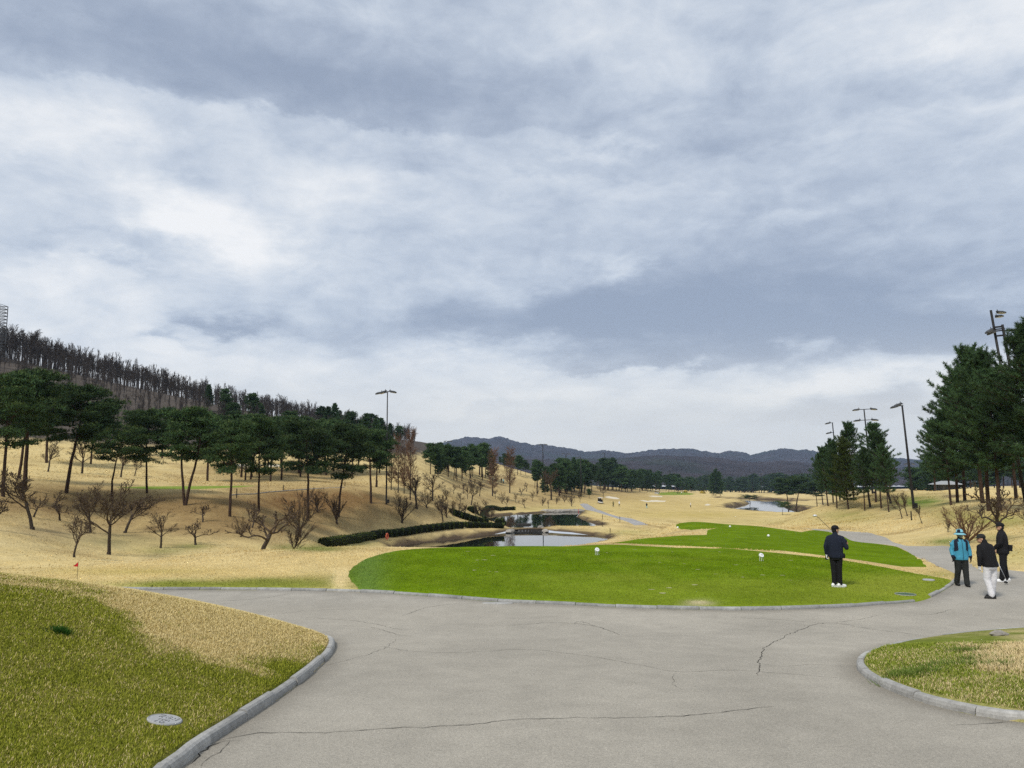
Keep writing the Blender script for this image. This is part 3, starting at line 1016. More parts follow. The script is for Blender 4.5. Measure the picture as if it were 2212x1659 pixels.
def build_ground():
    pts = []
    a_f = np.radians(np.arange(-41, 41.01, 0.30))
    a_c = np.radians(np.concatenate([np.arange(-180, -41, 4.0), np.arange(45, 180, 4.0)]))
    r_f = np.exp(np.arange(math.log(3.0), math.log(1390), 0.021))
    r_c = np.exp(np.arange(math.log(1.0), math.log(1390), 0.16))
    for A, Rr in ((a_f, r_f), (a_c, r_c)):
        aa, rr = np.meshgrid(A, Rr)
        jit = 1 + (RS.rand(*rr.shape) - 0.5) * 0.004
        pts.append(np.stack([np.sin(aa) * rr * jit, np.cos(aa) * rr * jit], -1).reshape(-1, 2))
    P = np.concatenate(pts)
    regions = [('road', road_poly), ('island', island), ('pond1', POND1), ('pond2', POND2), ('pond3', POND3), ('cart', CART), ('tee1', ragged(spline(TEE1, 0.12, True), 0.06)),
               ('tee2', ragged(spline_lin(TEE2, 0.35), 0.06)), ('gfar', spline(GREEN_FAR, 2, True)), ('gleft', spline(GREEN_LEFT, 2, True))] + [('b%d' % i, spline(b, 2, True)) for i, b in enumerate(BUNKERS)]
    V, E = [], []
    n = 0
    keep = np.ones(len(P), bool)
    for nm, Q in regions:
        k = len(Q)
        V.append(Q)
        E += [(n + i, n + (i + 1) % k) for i in range(k)]
        n += k
        # drop grid points that crowd an outline
        bb = (P[:, 0] > Q[:, 0].min() - 2) & (P[:, 0] < Q[:, 0].max() + 2) & (P[:, 1] > Q[:, 1].min() - 2) & (P[:, 1] < Q[:, 1].max() + 2)
        idx = np.where(bb & keep)[0]
        if len(idx):
            d = dist(Q, P[idx, 0], P[idx, 1])
            keep[idx[d < np.hypot(P[idx, 0], P[idx, 1]) * 0.0022]] = False
    # rows of points just off the kerbs and shores so that banks have their step
    extra = []
    for Q, offs, closed in ((left_edge, (0.07, 0.14), False), (tee_edge, (0.07, 0.14), False), (island, (0.07, 0.14), True), (POND1, (0.4, 0.9), True), (POND2, (0.4, 0.9), True), (POND3, (1.5, 3.2), True)):
        t = np.roll(Q, -1, 0) - np.roll(Q, 1, 0)
        if not closed:
            t[0], t[-1] = t[1], t[-2]
        t /= np.linalg.norm(t, axis=1)[:, None] + 1e-9
        nrm = np.stack([-t[:, 1], t[:, 0]], 1)
        for o in offs:
            for s in (-1, 1):
                extra.append(Q + nrm * o * s)
    allp = np.concatenate(V + [np.concatenate(extra), P[keep]])
    cv, ce, cf, *_ = delaunay_2d_cdt([Vector(p) for p in allp.tolist()], E, [], 0, 1e-4, False)
    cv = np.array([tuple(v) for v in cv])
    cf = np.array([f for f in cf if len(f) == 3])
    # same winding
    a, b, c = cv[cf[:, 0]], cv[cf[:, 1]], cv[cf[:, 2]]
    cr = (b[:, 0] - a[:, 0]) * (c[:, 1] - a[:, 1]) - (b[:, 1] - a[:, 1]) * (c[:, 0] - a[:, 0])
    cf[cr < 0] = cf[cr < 0][:, ::-1]
    cf = cf[np.abs(cr) > 1e-9]
    cen = cv[cf].mean(1)
    reg = np.zeros(len(cf), int)
    order = ['gfar', 'gleft', 'tee1', 'tee2', 'b0', 'b1', 'b2', 'b3', 'b4', 'b5', 'cart', 'pond1', 'pond2', 'pond3', 'road', 'island']
    D = dict(regions)
    for i, nm in enumerate(order):
        m = inside(D[nm], cen[:, 0], cen[:, 1])
        reg[m] = 0 if nm == 'island' else i + 1
    z = ground_z(cv[:, 0], cv[:, 1])
    return cv, cf, reg, order, z


cv, cf, reg, order, cz = build_ground()


def region_obj(name, ids, material, colfun, kind='structure', zf=None):
    m = np.isin(reg, ids)
    f = cf[m]
    if not len(f):
        return None
    u, inv = np.unique(f, return_inverse=True)
    V = np.column_stack([cv[u], cz[u]])
    if zf is not None:
        V[:, 2] = zf
    cols = colfun(V[:, 0], V[:, 1], V[:, 2]) if colfun else None
    o = obj(name, mesh_from(name, V, inv.reshape(-1, 3), MATS[material], True, cols))
    o['kind'] = kind
    return o


RID = {nm: i + 1 for i, nm in enumerate(order)}
ground = region_obj('ground', [0], 'ground', ground_color)
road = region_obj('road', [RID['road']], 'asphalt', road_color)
path_o = region_obj('path', [RID['cart']], 'asphalt', lambda X, Y, Z: np.tile((0.33, 0.32, 0.31), (len(X), 1)) * (0.9 + 0.2 * fbm(X * .3, Y * .3, 3))[:, None])
tag(region_obj('tee_ground', [RID['tee1']], 'turf', turf_color), 'mown green teeing ground behind the road kerb')
tag(region_obj('tee_ground', [RID['tee2']], 'turf', turf_color), 'second mown green teeing ground beyond the dry strip')
tag(region_obj('putting_green', [RID['gfar']], 'turf', lambda X, Y, Z: np.tile((0.20, 0.26, 0.04), (len(X), 1))), 'far putting green at the end of the fairway')
tag(region_obj('putting_green', [RID['gleft']], 'turf', lambda X, Y, Z: np.tile((0.21, 0.28, 0.05), (len(X), 1))), 'thin strip of putting green behind the left pines')
for i in range(6):
    o = region_obj('bunker', [RID['b%d' % i]], 'sand', None)
for nm, zw in (('pond1', ZW1), ('pond2', ZW2), ('pond3', ZW3)):
    o = region_obj('pond', [RID[nm]], 'water', None, zf=zw)


# ------------------------------------------------------------------ kerbs, stone by stone
def kerb(name, P, label, length=1.0, width=0.15, height=0.125, side=1, gap=0.014, skip=None, material='concrete'):
    root = empty(name, (P[len(P) // 2, 0], P[len(P) // 2, 1], gz(*P[len(P) // 2])))
    tag(root, label, 'kerb')
    s = np.concatenate([[0], np.cumsum(np.linalg.norm(np.diff(P, axis=0), axis=1))])
    L = s[-1]
    n = max(1, int(round(L / length)))
    base = np.array(root.location)
    rr = np.random.RandomState(len(P))
    for i in range(n):
        a, b = L * i / n + gap / 2, L * (i + 1) / n - gap / 2
        if skip and skip((a + b) / 2):
            continue
        k = 4
        ss = np.linspace(a, b, k)
        Q = np.stack([np.interp(ss, s, P[:, 0]), np.interp(ss, s, P[:, 1])], 1)
        t = np.gradient(Q, axis=0)
        t /= np.linalg.norm(t, axis=1)[:, None]
        nr = np.stack([-t[:, 1], t[:, 0]], 1) * side
        zr = zbase(Q[:, 0], Q[:, 1])
        h = height + rr.uniform(-0.012, 0.012)
        Q = Q + nr * rr.uniform(-0.012, 0.012)
        prof = [(-0.005, -0.06), (0.0, h * 0.45), (0.012, h * 0.82), (0.035, h), (width * 0.85, h + 0.004), (width, h - 0.008), (width, -0.06)]
        R = []
        for j in range(k):
            R.append(np.array([(Q[j, 0] + nr[j, 0] * o, Q[j, 1] + nr[j, 1] * o, zr[j] + zz) for o, zz in prof]) - base)
        obj('kerb_stone', MB().rings(R).mesh('kerb_stone', MATS[material], False), root)
    return root


i0 = 0
lk = left_edge[:np.argmin(np.hypot(*(left_edge - LB_back[0]).T))]
kerb('kerb', lk, 'pale concrete kerb curving along the left grass bank', 0.95, 0.105, 0.095, side=1)
tk = tee_edge[(tee_edge[:, 0] > -16)]
iend = np.argmin(np.hypot(*(tk - TK[11]).T))
ibeg2 = np.argmin(np.hypot(*(tk - pick([(2010, 1291)])[0]).T))
idrop = np.argmin(np.hypot(*(tk - TK[5]).T))
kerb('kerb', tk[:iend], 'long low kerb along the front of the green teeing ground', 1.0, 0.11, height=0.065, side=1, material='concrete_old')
kerb('kerb', tk[ibeg2:], 'short straight kerb by the feet of the walker in blue', 1.0, 0.10, height=0.06, side=1)
ik = island[(island[:, 1] > 4.5) & (island[:, 0] < 15)]
j = np.argmin(np.hypot(*(ik - [6.9, 5.2]).T))
kerb('kerb', np.roll(ik, -j, 0)[:-6], 'grey kerb round the nose of the right grass island', 0.85, 0.105, 0.095, side=-1)


# ------------------------------------------------------------------ cracks in the asphalt
def crack(pts, w=0.012, seed=0):
    P = pick(pts)
    r = np.random.RandomState(seed)
    Q = spline(P, 0.09)
    t = np.gradient(Q, axis=0)
    t /= np.linalg.norm(t, axis=1)[:, None] + 1e-9
    nr = np.stack([-t[:, 1], t[:, 0]], 1)
    j = np.cumsum(r.normal(0, 0.012, len(Q)))
    j -= np.linspace(0, j[-1], len(Q))
    j += r.normal(0, 0.012, len(Q))
    Q = Q + nr * j[:, None]
    ww = w * (0.45 + 0.9 * r.rand(len(Q))) * np.minimum(1, np.minimum(np.arange(len(Q)), np.arange(len(Q))[::-1]) / 6 + 0.25)
    A, B = Q + nr * ww[:, None] / 2, Q - nr * ww[:, None] / 2
    V = np.concatenate([A, B])
    Z = zbase(V[:, 0], V[:, 1]) + 0.0045
    n = len(Q)
    F = [(i, i + 1, n + i + 1, n + i) for i in range(n - 1)]
    o = obj('crack', mesh_from('crack', np.column_stack([V, Z]), np.array(F), MATS['crack'], False), road)
    return o


CRACKS = [
    ([(470, 1601), (560, 1588), (700, 1588), (850, 1580), (1000, 1573), (1150, 1560), (1330, 1556), (1450, 1552), (1560, 1541), (1672, 1526)], 0.016),
    ([(395, 1659), (425, 1640), (440, 1620), (480, 1602), (520, 1600)], 0.02), ([(430, 1655), (480, 1620), (500, 1600)], 0.014),
    ([(1640, 1460), (1642, 1425), (1655, 1395), (1690, 1372), (1750, 1352), (1800, 1346), (1880, 1358), (2000, 1373)], 0.016),
    ([(1580, 1334), (1680, 1338), (1760, 1345), (1800, 1346)], 0.013), ([(1800, 1346), (1850, 1340), (1905, 1328)], 0.012),
    ([(820, 1395), (900, 1408), (1010, 1410), (1130, 1404), (1230, 1412), (1350, 1430), (1460, 1452), (1560, 1448), (1700, 1456), (1830, 1466)], 0.010),
    ([(1100, 1352), (1180, 1346), (1250, 1348), (1300, 1358), (1340, 1372)], 0.018), ([(1240, 1348), (1252, 1342), (1290, 1354)], 0.014),
    ([(640, 1332), (760, 1340), (850, 1356), (890, 1362)], 0.010), ([(740, 1352), (800, 1355), (860, 1370), (900, 1374)], 0.012), ([(870, 1330), (920, 1312), (1000, 1302)], 0.012),
    ([(1830, 1440), (1760, 1436), (1700, 1440), (1650, 1436)], 0.010), ([(2040, 1565), (2100, 1565), (2160, 1562), (2212, 1560)], 0.014),
    ([(700, 1440), (820, 1405), (860, 1380)], 0.008), ([(1950, 1330), (2010, 1326), (2060, 1316)], 0.011), ([(430, 1300), (560, 1292), (640, 1280)], 0.01),
    ([(560, 1330), (700, 1318), (800, 1316)], 0.008), ([(2120, 1330), (2180, 1338), (2212, 1340)], 0.010), ([(1460, 1452), (1450, 1475), (1475, 1490)], 0.007),
]
for i, (p, w) in enumerate(CRACKS):
    crack(p, w * 0.68, i)
# ------------------------------------------------------------------ tree generators
UP = np.array([0, 0, 1.0])


def nrm(v):
    return v / (np.linalg.norm(v) + 1e-9)


def grow(S, p, d, L, r, lev, K, rng):
    k = K[lev]
    n = k['n']
    for i in range(n):
        d = nrm(d + rng.normal(0, k['wob'], 3) + UP * k.get('up', 0))
        q = p + d * (L / n)
        ra, rb = r * (1 - k['tap'] * i / n), r * (1 - k['tap'] * (i + 1) / n)
        S.append((lev, p, q, ra, rb))
        f = (i + 1) / n
        if lev + 1 < len(K) and f >= k['k0']:
            m = max(1, round((1 - k['k0']) * n) + (1 if k['k0'] > 0 else 0))
            ex = k['kids'] / m
            c = int(ex) + (rng.rand() < ex - int(ex))
            if i == n - 1:
                c = max(c, k.get('end', 1))
            for j in range(c):
                ax = nrm(np.cross(d, rng.normal(0, 1, 3)))
                an = abs(rng.normal(k['ang'], 0.18))
                d2 = nrm(d * math.cos(an) + ax * math.sin(an))
                if d2[2] < k.get('minz', -0.3):
                    d2[2] = abs(d2[2]) * 0.3
                    d2 = nrm(d2)
                grow(S, q, d2, L * k['lr'] * rng.uniform(0.65, 1.2) * (1.15 - 0.45 * f), rb * k['rr'], lev + 1, K, rng)
        p = q


def tubes(segs, sides):
    P0 = np.array([s[1] for s in segs])
    P1 = np.array([s[2] for s in segs])
    R0 = np.array([s[3] for s in segs])
    R1 = np.array([s[4] for s in segs])
    t = P1 - P0
    t /= np.linalg.norm(t, axis=1)[:, None] + 1e-9
    ref = np.where((np.abs(t[:, 2]) < 0.9)[:, None], UP, np.array([1.0, 0, 0]))
    a = np.cross(t, ref)
    a /= np.linalg.norm(a, axis=1)[:, None]
    b = np.cross(t, a)
    th = np.arange(sides) * 2 * math.pi / sides
    off = np.cos(th)[None, :, None] * a[:, None] + np.sin(th)[None, :, None] * b[:, None]
    V = np.concatenate([P0[:, None] + off * R0[:, None, None], P1[:, None] + off * R1[:, None, None]], 1).reshape(-1, 3)
    n = len(segs)
    base = (np.arange(n) * 2 * sides)[:, None]
    j = np.arange(sides)
    F = np.stack([base + j, base + (j + 1) % sides, base + sides + (j + 1) % sides, base + sides + j], -1).reshape(-1, 4)
    return V, F


def seg_mesh(name, segs, mats, sides=(7, 5, 3, 3, 3), rmin=0.0):
    mb = MB()
    segs = [(s[0], s[1], s[2], max(s[3], rmin), max(s[4], rmin * 0.8)) for s in segs]
    for lev in sorted(set(s[0] for s in segs)):
        ss = [s for s in segs if s[0] == lev]
        V, F = tubes(ss, sides[min(lev, len(sides) - 1)])
        mb.add(V, F)
    return mb.mesh(name, mats, True)


class Proto:
    def __init__(self, parts, h):
        self.parts, self.h = parts, h      # [(name, mesh)], height


def bare(seed, K, L, r, twig='twig', bark='bark_grey', split=1, d0=(0, 0, 1), rmin=0.006):
    rng = np.random.RandomState(seed)
    S = []
    grow(S, np.array([0, 0, -0.15]), nrm(np.array(d0, float)), L, r, 0, K, rng)
    h = max(max(s[1][2], s[2][2]) for s in S)
    # root flare
    S.append((0, np.array([0, 0, -0.3]), np.array([0, 0, 0.12]), r * 1.5, r * 1.05))
    tr = [s for s in S if s[0] < split]
    cr = [s for s in S if s[0] >= split]
    return Proto([('trunk', seg_mesh('trunk', tr, MATS[bark])), ('crown', seg_mesh('crown', cr, MATS[twig], rmin=rmin))], h)


K_PLUM = [dict(n=4, wob=0.10, tap=0.25, k0=0.7, kids=4, end=4, ang=0.72, lr=1.35, rr=0.60, minz=0.2),
          dict(n=7, wob=0.17, up=0.09, tap=0.62, k0=0.25, kids=6, end=2, ang=0.70, lr=0.50, rr=0.55, minz=-0.1),
          dict(n=5, wob=0.18, up=0.10, tap=0.65, k0=0.2, kids=5, end=2, ang=0.65, lr=0.52, rr=0.55),
          dict(n=4, wob=0.16, up=0.08, tap=0.65, k0=0.2, kids=3, end=1, ang=0.6, lr=0.6, rr=0.6),
          dict(n=2, wob=0.15, up=0.05, tap=0.6, k0=2, kids=0, ang=0.5, lr=0.5, rr=0.6)]
K_KNOB = [dict(n=4, wob=0.14, tap=0.2, k0=0.7, kids=3, end=4, ang=0.80, lr=1.25, rr=0.64, minz=0.15),
          dict(n=7, wob=0.27, up=0.09, tap=0.5, k0=0.3, kids=5, end=2, ang=0.8, lr=0.48, rr=0.6, minz=-0.1),
          dict(n=4, wob=0.26, up=0.14, tap=0.55, k0=0.3, kids=4, end=2, ang=0.7, lr=0.5, rr=0.6),
          dict(n=3, wob=0.2, up=0.1, tap=0.6, k0=0.3, kids=2, end=1, ang=0.6, lr=0.55, rr=0.6),
          dict(n=2, wob=0.15, tap=0.6, k0=2, kids=0, ang=0.5, lr=0.5, rr=0.6)]
K_SPREAD = [dict(n=4, wob=0.06, tap=0.2, k0=0.7, kids=4, end=4, ang=0.58, lr=1.25, rr=0.58, minz=0.2),
            dict(n=7, wob=0.12, up=0.05, tap=0.6, k0=0.15, kids=7, end=2, ang=0.52, lr=0.52, rr=0.55),
            dict(n=5, wob=0.12, up=0.04, tap=0.6, k0=0.15, kids=6, end=2, ang=0.5, lr=0.52, rr=0.58),
            dict(n=3, wob=0.12, up=0.03, tap=0.6, k0=0.2, kids=3, end=2, ang=0.5, lr=0.6, rr=0.6),
            dict(n=2, wob=0.1, tap=0.6, k0=2, kids=0, ang=0.5, lr=0.5, rr=0.6)]
K_VASE = [dict(n=2, wob=0.05, tap=0.1, k0=0.5, kids=6, end=6, ang=0.46, lr=4.2, rr=0.50, minz=0.3),
          dict(n=8, wob=0.07, up=0.03, tap=0.7, k0=0.2, kids=6, end=2, ang=0.34, lr=0.45, rr=0.55),
          dict(n=5, wob=0.08, up=0.05, tap=0.7, k0=0.2, kids=5, end=2, ang=0.38, lr=0.5, rr=0.6),
          dict(n=3, wob=0.08, up=0.03, tap=0.6, k0=0.2, kids=3, end=1, ang=0.38, lr=0.6, rr=0.65),
          dict(n=2, wob=0.08, tap=0.6, k0=2, kids=0, ang=0.3, lr=0.5, rr=0.6)]
K_META = [dict(n=30, wob=0.006, up=0.1, tap=0.96, k0=0.14, kids=110, end=2, ang=0.95, lr=0.17, rr=0.30, minz=0.1),
          dict(n=4, wob=0.08, up=0.12, tap=0.8, k0=0.2, kids=7, end=2, ang=0.6, lr=0.42, rr=0.5),
          dict(n=3, wob=0.1, up=0.08, tap=0.7, k0=0.3, kids=2, end=1, ang=0.5, lr=0.5, rr=0.6),
          dict(n=2, wob=0.1, tap=0.7, k0=2, kids=0, ang=0.5, lr=0.5, rr=0.6)]
K_RIDGE = [dict(n=8, wob=0.045, up=0.05, tap=0.65, k0=0.45, kids=11, end=3, ang=0.36, lr=0.34, rr=0.46, minz=0.4),
           dict(n=4, wob=0.10, up=0.10, tap=0.7, k0=0.15, kids=7, end=2, ang=0.48, lr=0.5, rr=0.55),
           dict(n=2, wob=0.12, up=0.08, tap=0.7, k0=0.4, kids=4, end=2, ang=0.42, lr=0.6, rr=0.7),
           dict(n=1, wob=0.1, tap=0.6, k0=2, kids=0, ang=0.5, lr=0.5, rr=0.6)]


# pines --------------------------------------------------------------
def needle_mesh(name, C, A, rng, m=6, ln=0.24, w=0.045, base=(0.036, 0.074, 0.028), tint=(0.11, 0.135, 0.03), tw=None, spread=0.62):
    """fans of needles: centres C, outward directions A"""
    n = len(C)
    C2 = np.repeat(C, m, 0)
    A2 = np.repeat(A, m, 0)
    d = A2 * 0.75 + rng.normal(0, spread, (n * m, 3))
    d /= np.linalg.norm(d, axis=1)[:, None] + 1e-9
    s = np.cross(d, rng.normal(0, 1, (n * m, 3)))
    s /= np.linalg.norm(s, axis=1)[:, None] + 1e-9
    l = ln * rng.uniform(0.6, 1.15, (n * m, 1))
    b0 = C2 + d * l * 0.05
    V = np.stack([b0 - s * w / 2, b0 + s * w / 2, C2 + d * l], 1).reshape(-1, 3)
    F = np.arange(n * m * 3).reshape(-1, 3)
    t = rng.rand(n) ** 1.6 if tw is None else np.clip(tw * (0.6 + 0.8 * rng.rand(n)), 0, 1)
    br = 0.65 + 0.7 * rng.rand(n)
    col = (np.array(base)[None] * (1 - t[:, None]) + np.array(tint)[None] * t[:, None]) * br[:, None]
    return mesh_from(name, V, F, MATS['needles'], False, np.repeat(col, m * 3, 0))


def red_pine(seed, h=9.0, crown0=0.55, spread=2.6, lean=0.10, flat=False, tufts=26, pads=5, ln=0.26, w=0.05, m=5, yellow=0.0, stems=1, dense=24, pad=(0.72, 0.30)):
    rng = np.random.RandomState(seed)
    S, C, A, T = [], [], [], []
    for st in range(stems):
        p = np.array([0, 0, -0.25])
        if stems == 1:
            d = nrm(np.array([rng.normal(0, lean), rng.normal(0, lean), 1]))
        else:
            d = nrm(np.array([(-0.22, 0.20)[st], rng.normal(0, 0.05), 1]))
        r = h * 0.0165 * rng.uniform(0.9, 1.1)
        n = 12
        tr = [p]
        for i in range(n):
            d = nrm(d + rng.normal(0, lean * 0.7, 3) * (0.5 + i / n) + UP * 0.14)
            q = p + d * (h * (0.97 if flat else 0.98) / n)
            f0, f1 = i / n, (i + 1) / n
            S.append((0, p, q, r * (1 - 0.75 * f0), r * (1 - 0.75 * f1)))
            tr.append(q)
            p = q
        tr = np.array(tr)
        nb = dense if stems == 1 else int(dense * 0.65)
        for b in range(nb):
            f = crown0 + (1 - crown0) * (b + rng.rand() * 0.6) / nb
            f = min(f, 0.985)
            x = f * n
            i = int(x)
            o = tr[i] * (1 - (x - i)) + tr[min(i + 1, n)] * (x - i)
            az = b * 2.4 + rng.normal(0, 0.4)
            g = (f - crown0) / (1 - crown0)
            prof = (1.0 - 0.25 * g) if flat else math.sin(math.pi * (0.22 + 0.72 * g)) ** 0.8
            Lb = spread * prof * rng.uniform(0.65, 1.15)
            el = 0.05 + 0.5 * g + rng.normal(0, 0.10)
            d = np.array([math.cos(az) * math.cos(el), math.sin(az) * math.cos(el), math.sin(el)])
            q = o
            k = 4
            pr = r * 0.34 * (1 - 0.5 * g)
            for j in range(k):
                d = nrm(d + rng.normal(0, 0.13, 3) + UP * (0.05 if not flat else 0.0))
                q2 = q + d * Lb / k
                S.append((1, q, q2, pr * (1 - 0.2 * j), pr * (1 - 0.2 * (j + 1))))
                q = q2
                if j >= 1 or Lb < 1.6:
                    for s in range(max(1, pads - 3 if j < 2 else pads - 2)):
                        c = q + rng.normal(0, 1, 3) * np.array([0.42, 0.42, 0.13]) * (0.6 + 0.12 * Lb)
                        S.append((2, q - d * 0.2, c, pr * 0.25, pr * 0.12))
                        nt = int(tufts * rng.uniform(0.6, 1.2))
                        off = rng.normal(0, 1, (nt, 3))
                        off /= np.linalg.norm(off, axis=1)[:, None]
                        off *= rng.rand(nt, 1) ** 0.4
                        off[:, 2] = np.abs(off[:, 2]) * 1.1 - 0.3
                        C.append(c + off * np.array([pad[0], pad[0], pad[1]]))
                        aa = off * np.array([0.8, 0.8, 0.5]) + UP * 0.65
                        A.append(aa / np.linalg.norm(aa, axis=1)[:, None])
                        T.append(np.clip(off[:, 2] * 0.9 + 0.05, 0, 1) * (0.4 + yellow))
    C, A, T = np.concatenate(C), np.concatenate(A), np.concatenate(T)
    hh = C[:, 2].max() + 0.1
    return Proto([('trunk', seg_mesh('trunk', S, MATS['bark_pine'], (8, 5, 3))), ('crown', needle_mesh('crown', C, A, rng, m, ln, w, tw=T))], hh)


def white_pine(seed, h=12.0, crown0=0.24, spread=3.0, whorl=0.42, per=5, ln=0.26, w=0.04, m=6, tuftk=1.0, base=(0.026, 0.064, 0.030), tint=(0.085, 0.13, 0.035), tw=0.3):
    rng = np.random.RandomState(seed)
    S, C, A = [], [], []
    n = 14
    p = np.array([0, 0, -0.25])
    d = nrm(np.array([rng.normal(0, 0.03), rng.normal(0, 0.03), 1]))
    tr = [p]
    r = h * 0.014
    for i in range(n):
        d = nrm(d + rng.normal(0, 0.02, 3) + UP * 0.2)
        q = p + d * h / n
        S.append((0, p, q, r * (1 - 0.93 * i / n), r * (1 - 0.93 * (i + 1) / n)))
        tr.append(q)
        p = q
    tr = np.array(tr)
    z = crown0 * h
    b = 0
    while z < h * 0.995:
        f = z / h
        g = (f - crown0) / (1 - crown0)
        x = min(f * n, n - 1e-3)
        i = int(x)
        o0 = tr[i] * (1 - (x - i)) + tr[i + 1] * (x - i)
        k = per if g < 0.9 else 4
        for j in range(k):
            az = b * 1.1 + j * 2 * math.pi / k + rng.normal(0, 0.35)
            pf = (0.62 + 0.9 * g if g < 0.28 else 1.0 - 0.86 * ((g - 0.28) / 0.72) ** 1.15)
            Lb = max(0.3, spread * pf * rng.choice([rng.uniform(0.45, 0.8), rng.uniform(0.8, 1.1), rng.uniform(1.05, 1.35)]))
            el = -0.10 + 0.85 * g + rng.normal(0, 0.12)
            d = np.array([math.cos(az) * math.cos(el), math.sin(az) * math.cos(el), math.sin(el)])
            q = o0 + UP * rng.normal(0, 0.1)
            kk = 5
            pr = 0.030 * (0.4 + Lb / spread)
            for s in range(kk):
                d = nrm(d + rng.normal(0, 0.07, 3) + UP * 0.07)
                q2 = q + d * Lb / kk
                S.append((1, q, q2, pr * (1 - 0.17 * s), pr * (1 - 0.17 * (s + 1))))
                q = q2
                if s >= 1 or Lb < 1:
                    nt = max(1, int(round(tuftk * (1.6 + 2.2 * s / kk) * (0.7 + 0.5 * Lb / spread))))
                    for u in range(nt):
                        sd = nrm(np.cross(d, UP)) * rng.choice([-1, 1])
                        e = q + sd * rng.uniform(0.05, 0.42) * (1.2 - 0.5 * s / kk) * min(1, Lb) + d * rng.uniform(-0.2, 0.3) + UP * rng.uniform(-0.02, 0.16)
                        S.append((2, q, e, 0.012, 0.006))
                        C.append(e)
                        A.append(nrm(e - q + d * 0.5 + UP * 0.35))
            C.append(q)
            A.append(nrm(d + UP * 0.4))
        z += whorl * rng.uniform(0.7, 1.25) * (1 - 0.3 * g)
        b += 1
    C, A = np.array(C), np.array(A)
    # each shoot carries a few fans of needles
    C = np.concatenate([C, C + A * 0.10 + rng.normal(0, 0.05, C.shape), C - A * 0.14 + rng.normal(0, 0.05, C.shape)])
    A = np.concatenate([A, A, A])
    hh = C[:, 2].max() + 0.15
    return Proto([('trunk', seg_mesh('trunk', S, MATS['bark_pine'], (8, 4, 3))), ('crown', needle_mesh('crown', C, A, rng, m, ln, w, base, tint, tw=np.full(len(C), tw), spread=0.5))], hh)


LIB = {}
for s in range(3):
    LIB['plum%d' % s] = bare(20 + s, K_PLUM, 1.35, 0.070, rmin=0.0105)
for s in range(3):
    LIB['knob%d' % s] = bare(40 + s, K_KNOB, 0.9, 0.062, rmin=0.012)
for s in range(3):
    LIB['spread%d' % s] = bare(60 + s, K_SPREAD, 1.5, 0.085, rmin=0.009)
for s in range(3):
    LIB['vase%d' % s] = bare(80 + s, K_VASE, 0.55, 0.085, rmin=0.008)
LIB['bush'] = bare(95, K_VASE, 0.5, 0.10, twig='twig_red', rmin=0.007)
for s in range(2):
    LIB['meta%d' % s] = bare(100 + s, K_META, 13.0, 0.20, twig='twig_red', rmin=0.026)
RIDGE = [bare(120 + s, K_RIDGE, 8.8, 0.16, twig='twig_far', bark='twig_far', rmin=0.030) for s in range(7)]
for s in range(4):
    LIB['pine%d' % s] = red_pine(140 + s, 9.0, 0.45 + 0.03 * s, 2.65, ln=0.30, w=0.065, yellow=0.25)
LIB['pine_flat'] = red_pine(150, 7.0, 0.62, 3.6, 0.12, True, yellow=0.5, dense=20, ln=0.28, w=0.06)
LIB['pine_two'] = red_pine(151, 9.0, 0.50, 2.4, stems=2, ln=0.30, w=0.065, yellow=0.2)
for s in range(4):
    LIB['far%d' % s] = red_pine(160 + s, 9.5, 0.36 + 0.05 * s, 2.2, 0.06, tufts=9, pads=5, ln=0.55, w=0.17, m=4, dense=20, pad=(0.75, 0.4))
for s in range(3):
    LIB['cone%d' % s] = white_pine(170 + s, 12.0, 0.22 - 0.04 * s, 2.7, whorl=0.6, per=5, ln=0.6, w=0.14, m=4, tuftk=0.9)
for s in range(3):
    LIB['white%d' % s] = white_pine(180 + s, 12.5, 0.31, 3.3, whorl=0.46, per=5, ln=0.32, w=0.042, m=7, tuftk=1.6)
LIB['white_y'] = white_pine(186, 11.0, 0.16, 2.9, whorl=0.42, per=5, ln=0.30, w=0.045, m=7, tuftk=1.4, base=(0.045, 0.075, 0.018), tint=(0.09, 0.12, 0.022), tw=0.4)


def plant(name, proto, P, height, label, cat='tree', group=None, rz=0.0, tilt=(0, 0), wide=1.0):
    s = height / proto.h
    root = empty(name, tuple(P), rz, (s * wide, s * wide, s))
    root.rotation_euler = (tilt[0], tilt[1], rz)
    tag(root, label, cat, group)
    for nm, me in proto.parts:
        obj(nm, me, root)
    return root


def height_at(P, ytop):
    """height whose top reaches photograph row ytop above ground point P"""
    D = P[1]
    _, w = vdir(1106, ytop)
    return max(0.4, CAMZ + float(w) * D - P[2])


TR = np.random.RandomState(11)


def put(name, kind, xv, yv, ytop, label, group=None, D=None, rz=None, wide=1.0, tilt=(0, 0), cat='tree'):
    P = spot(xv, yv, D)
    h = height_at(P, ytop)
    return plant(name, LIB[kind], P, h, label, cat, group, TR.rand() * 6.28 if rz is None else rz, tilt, wide)


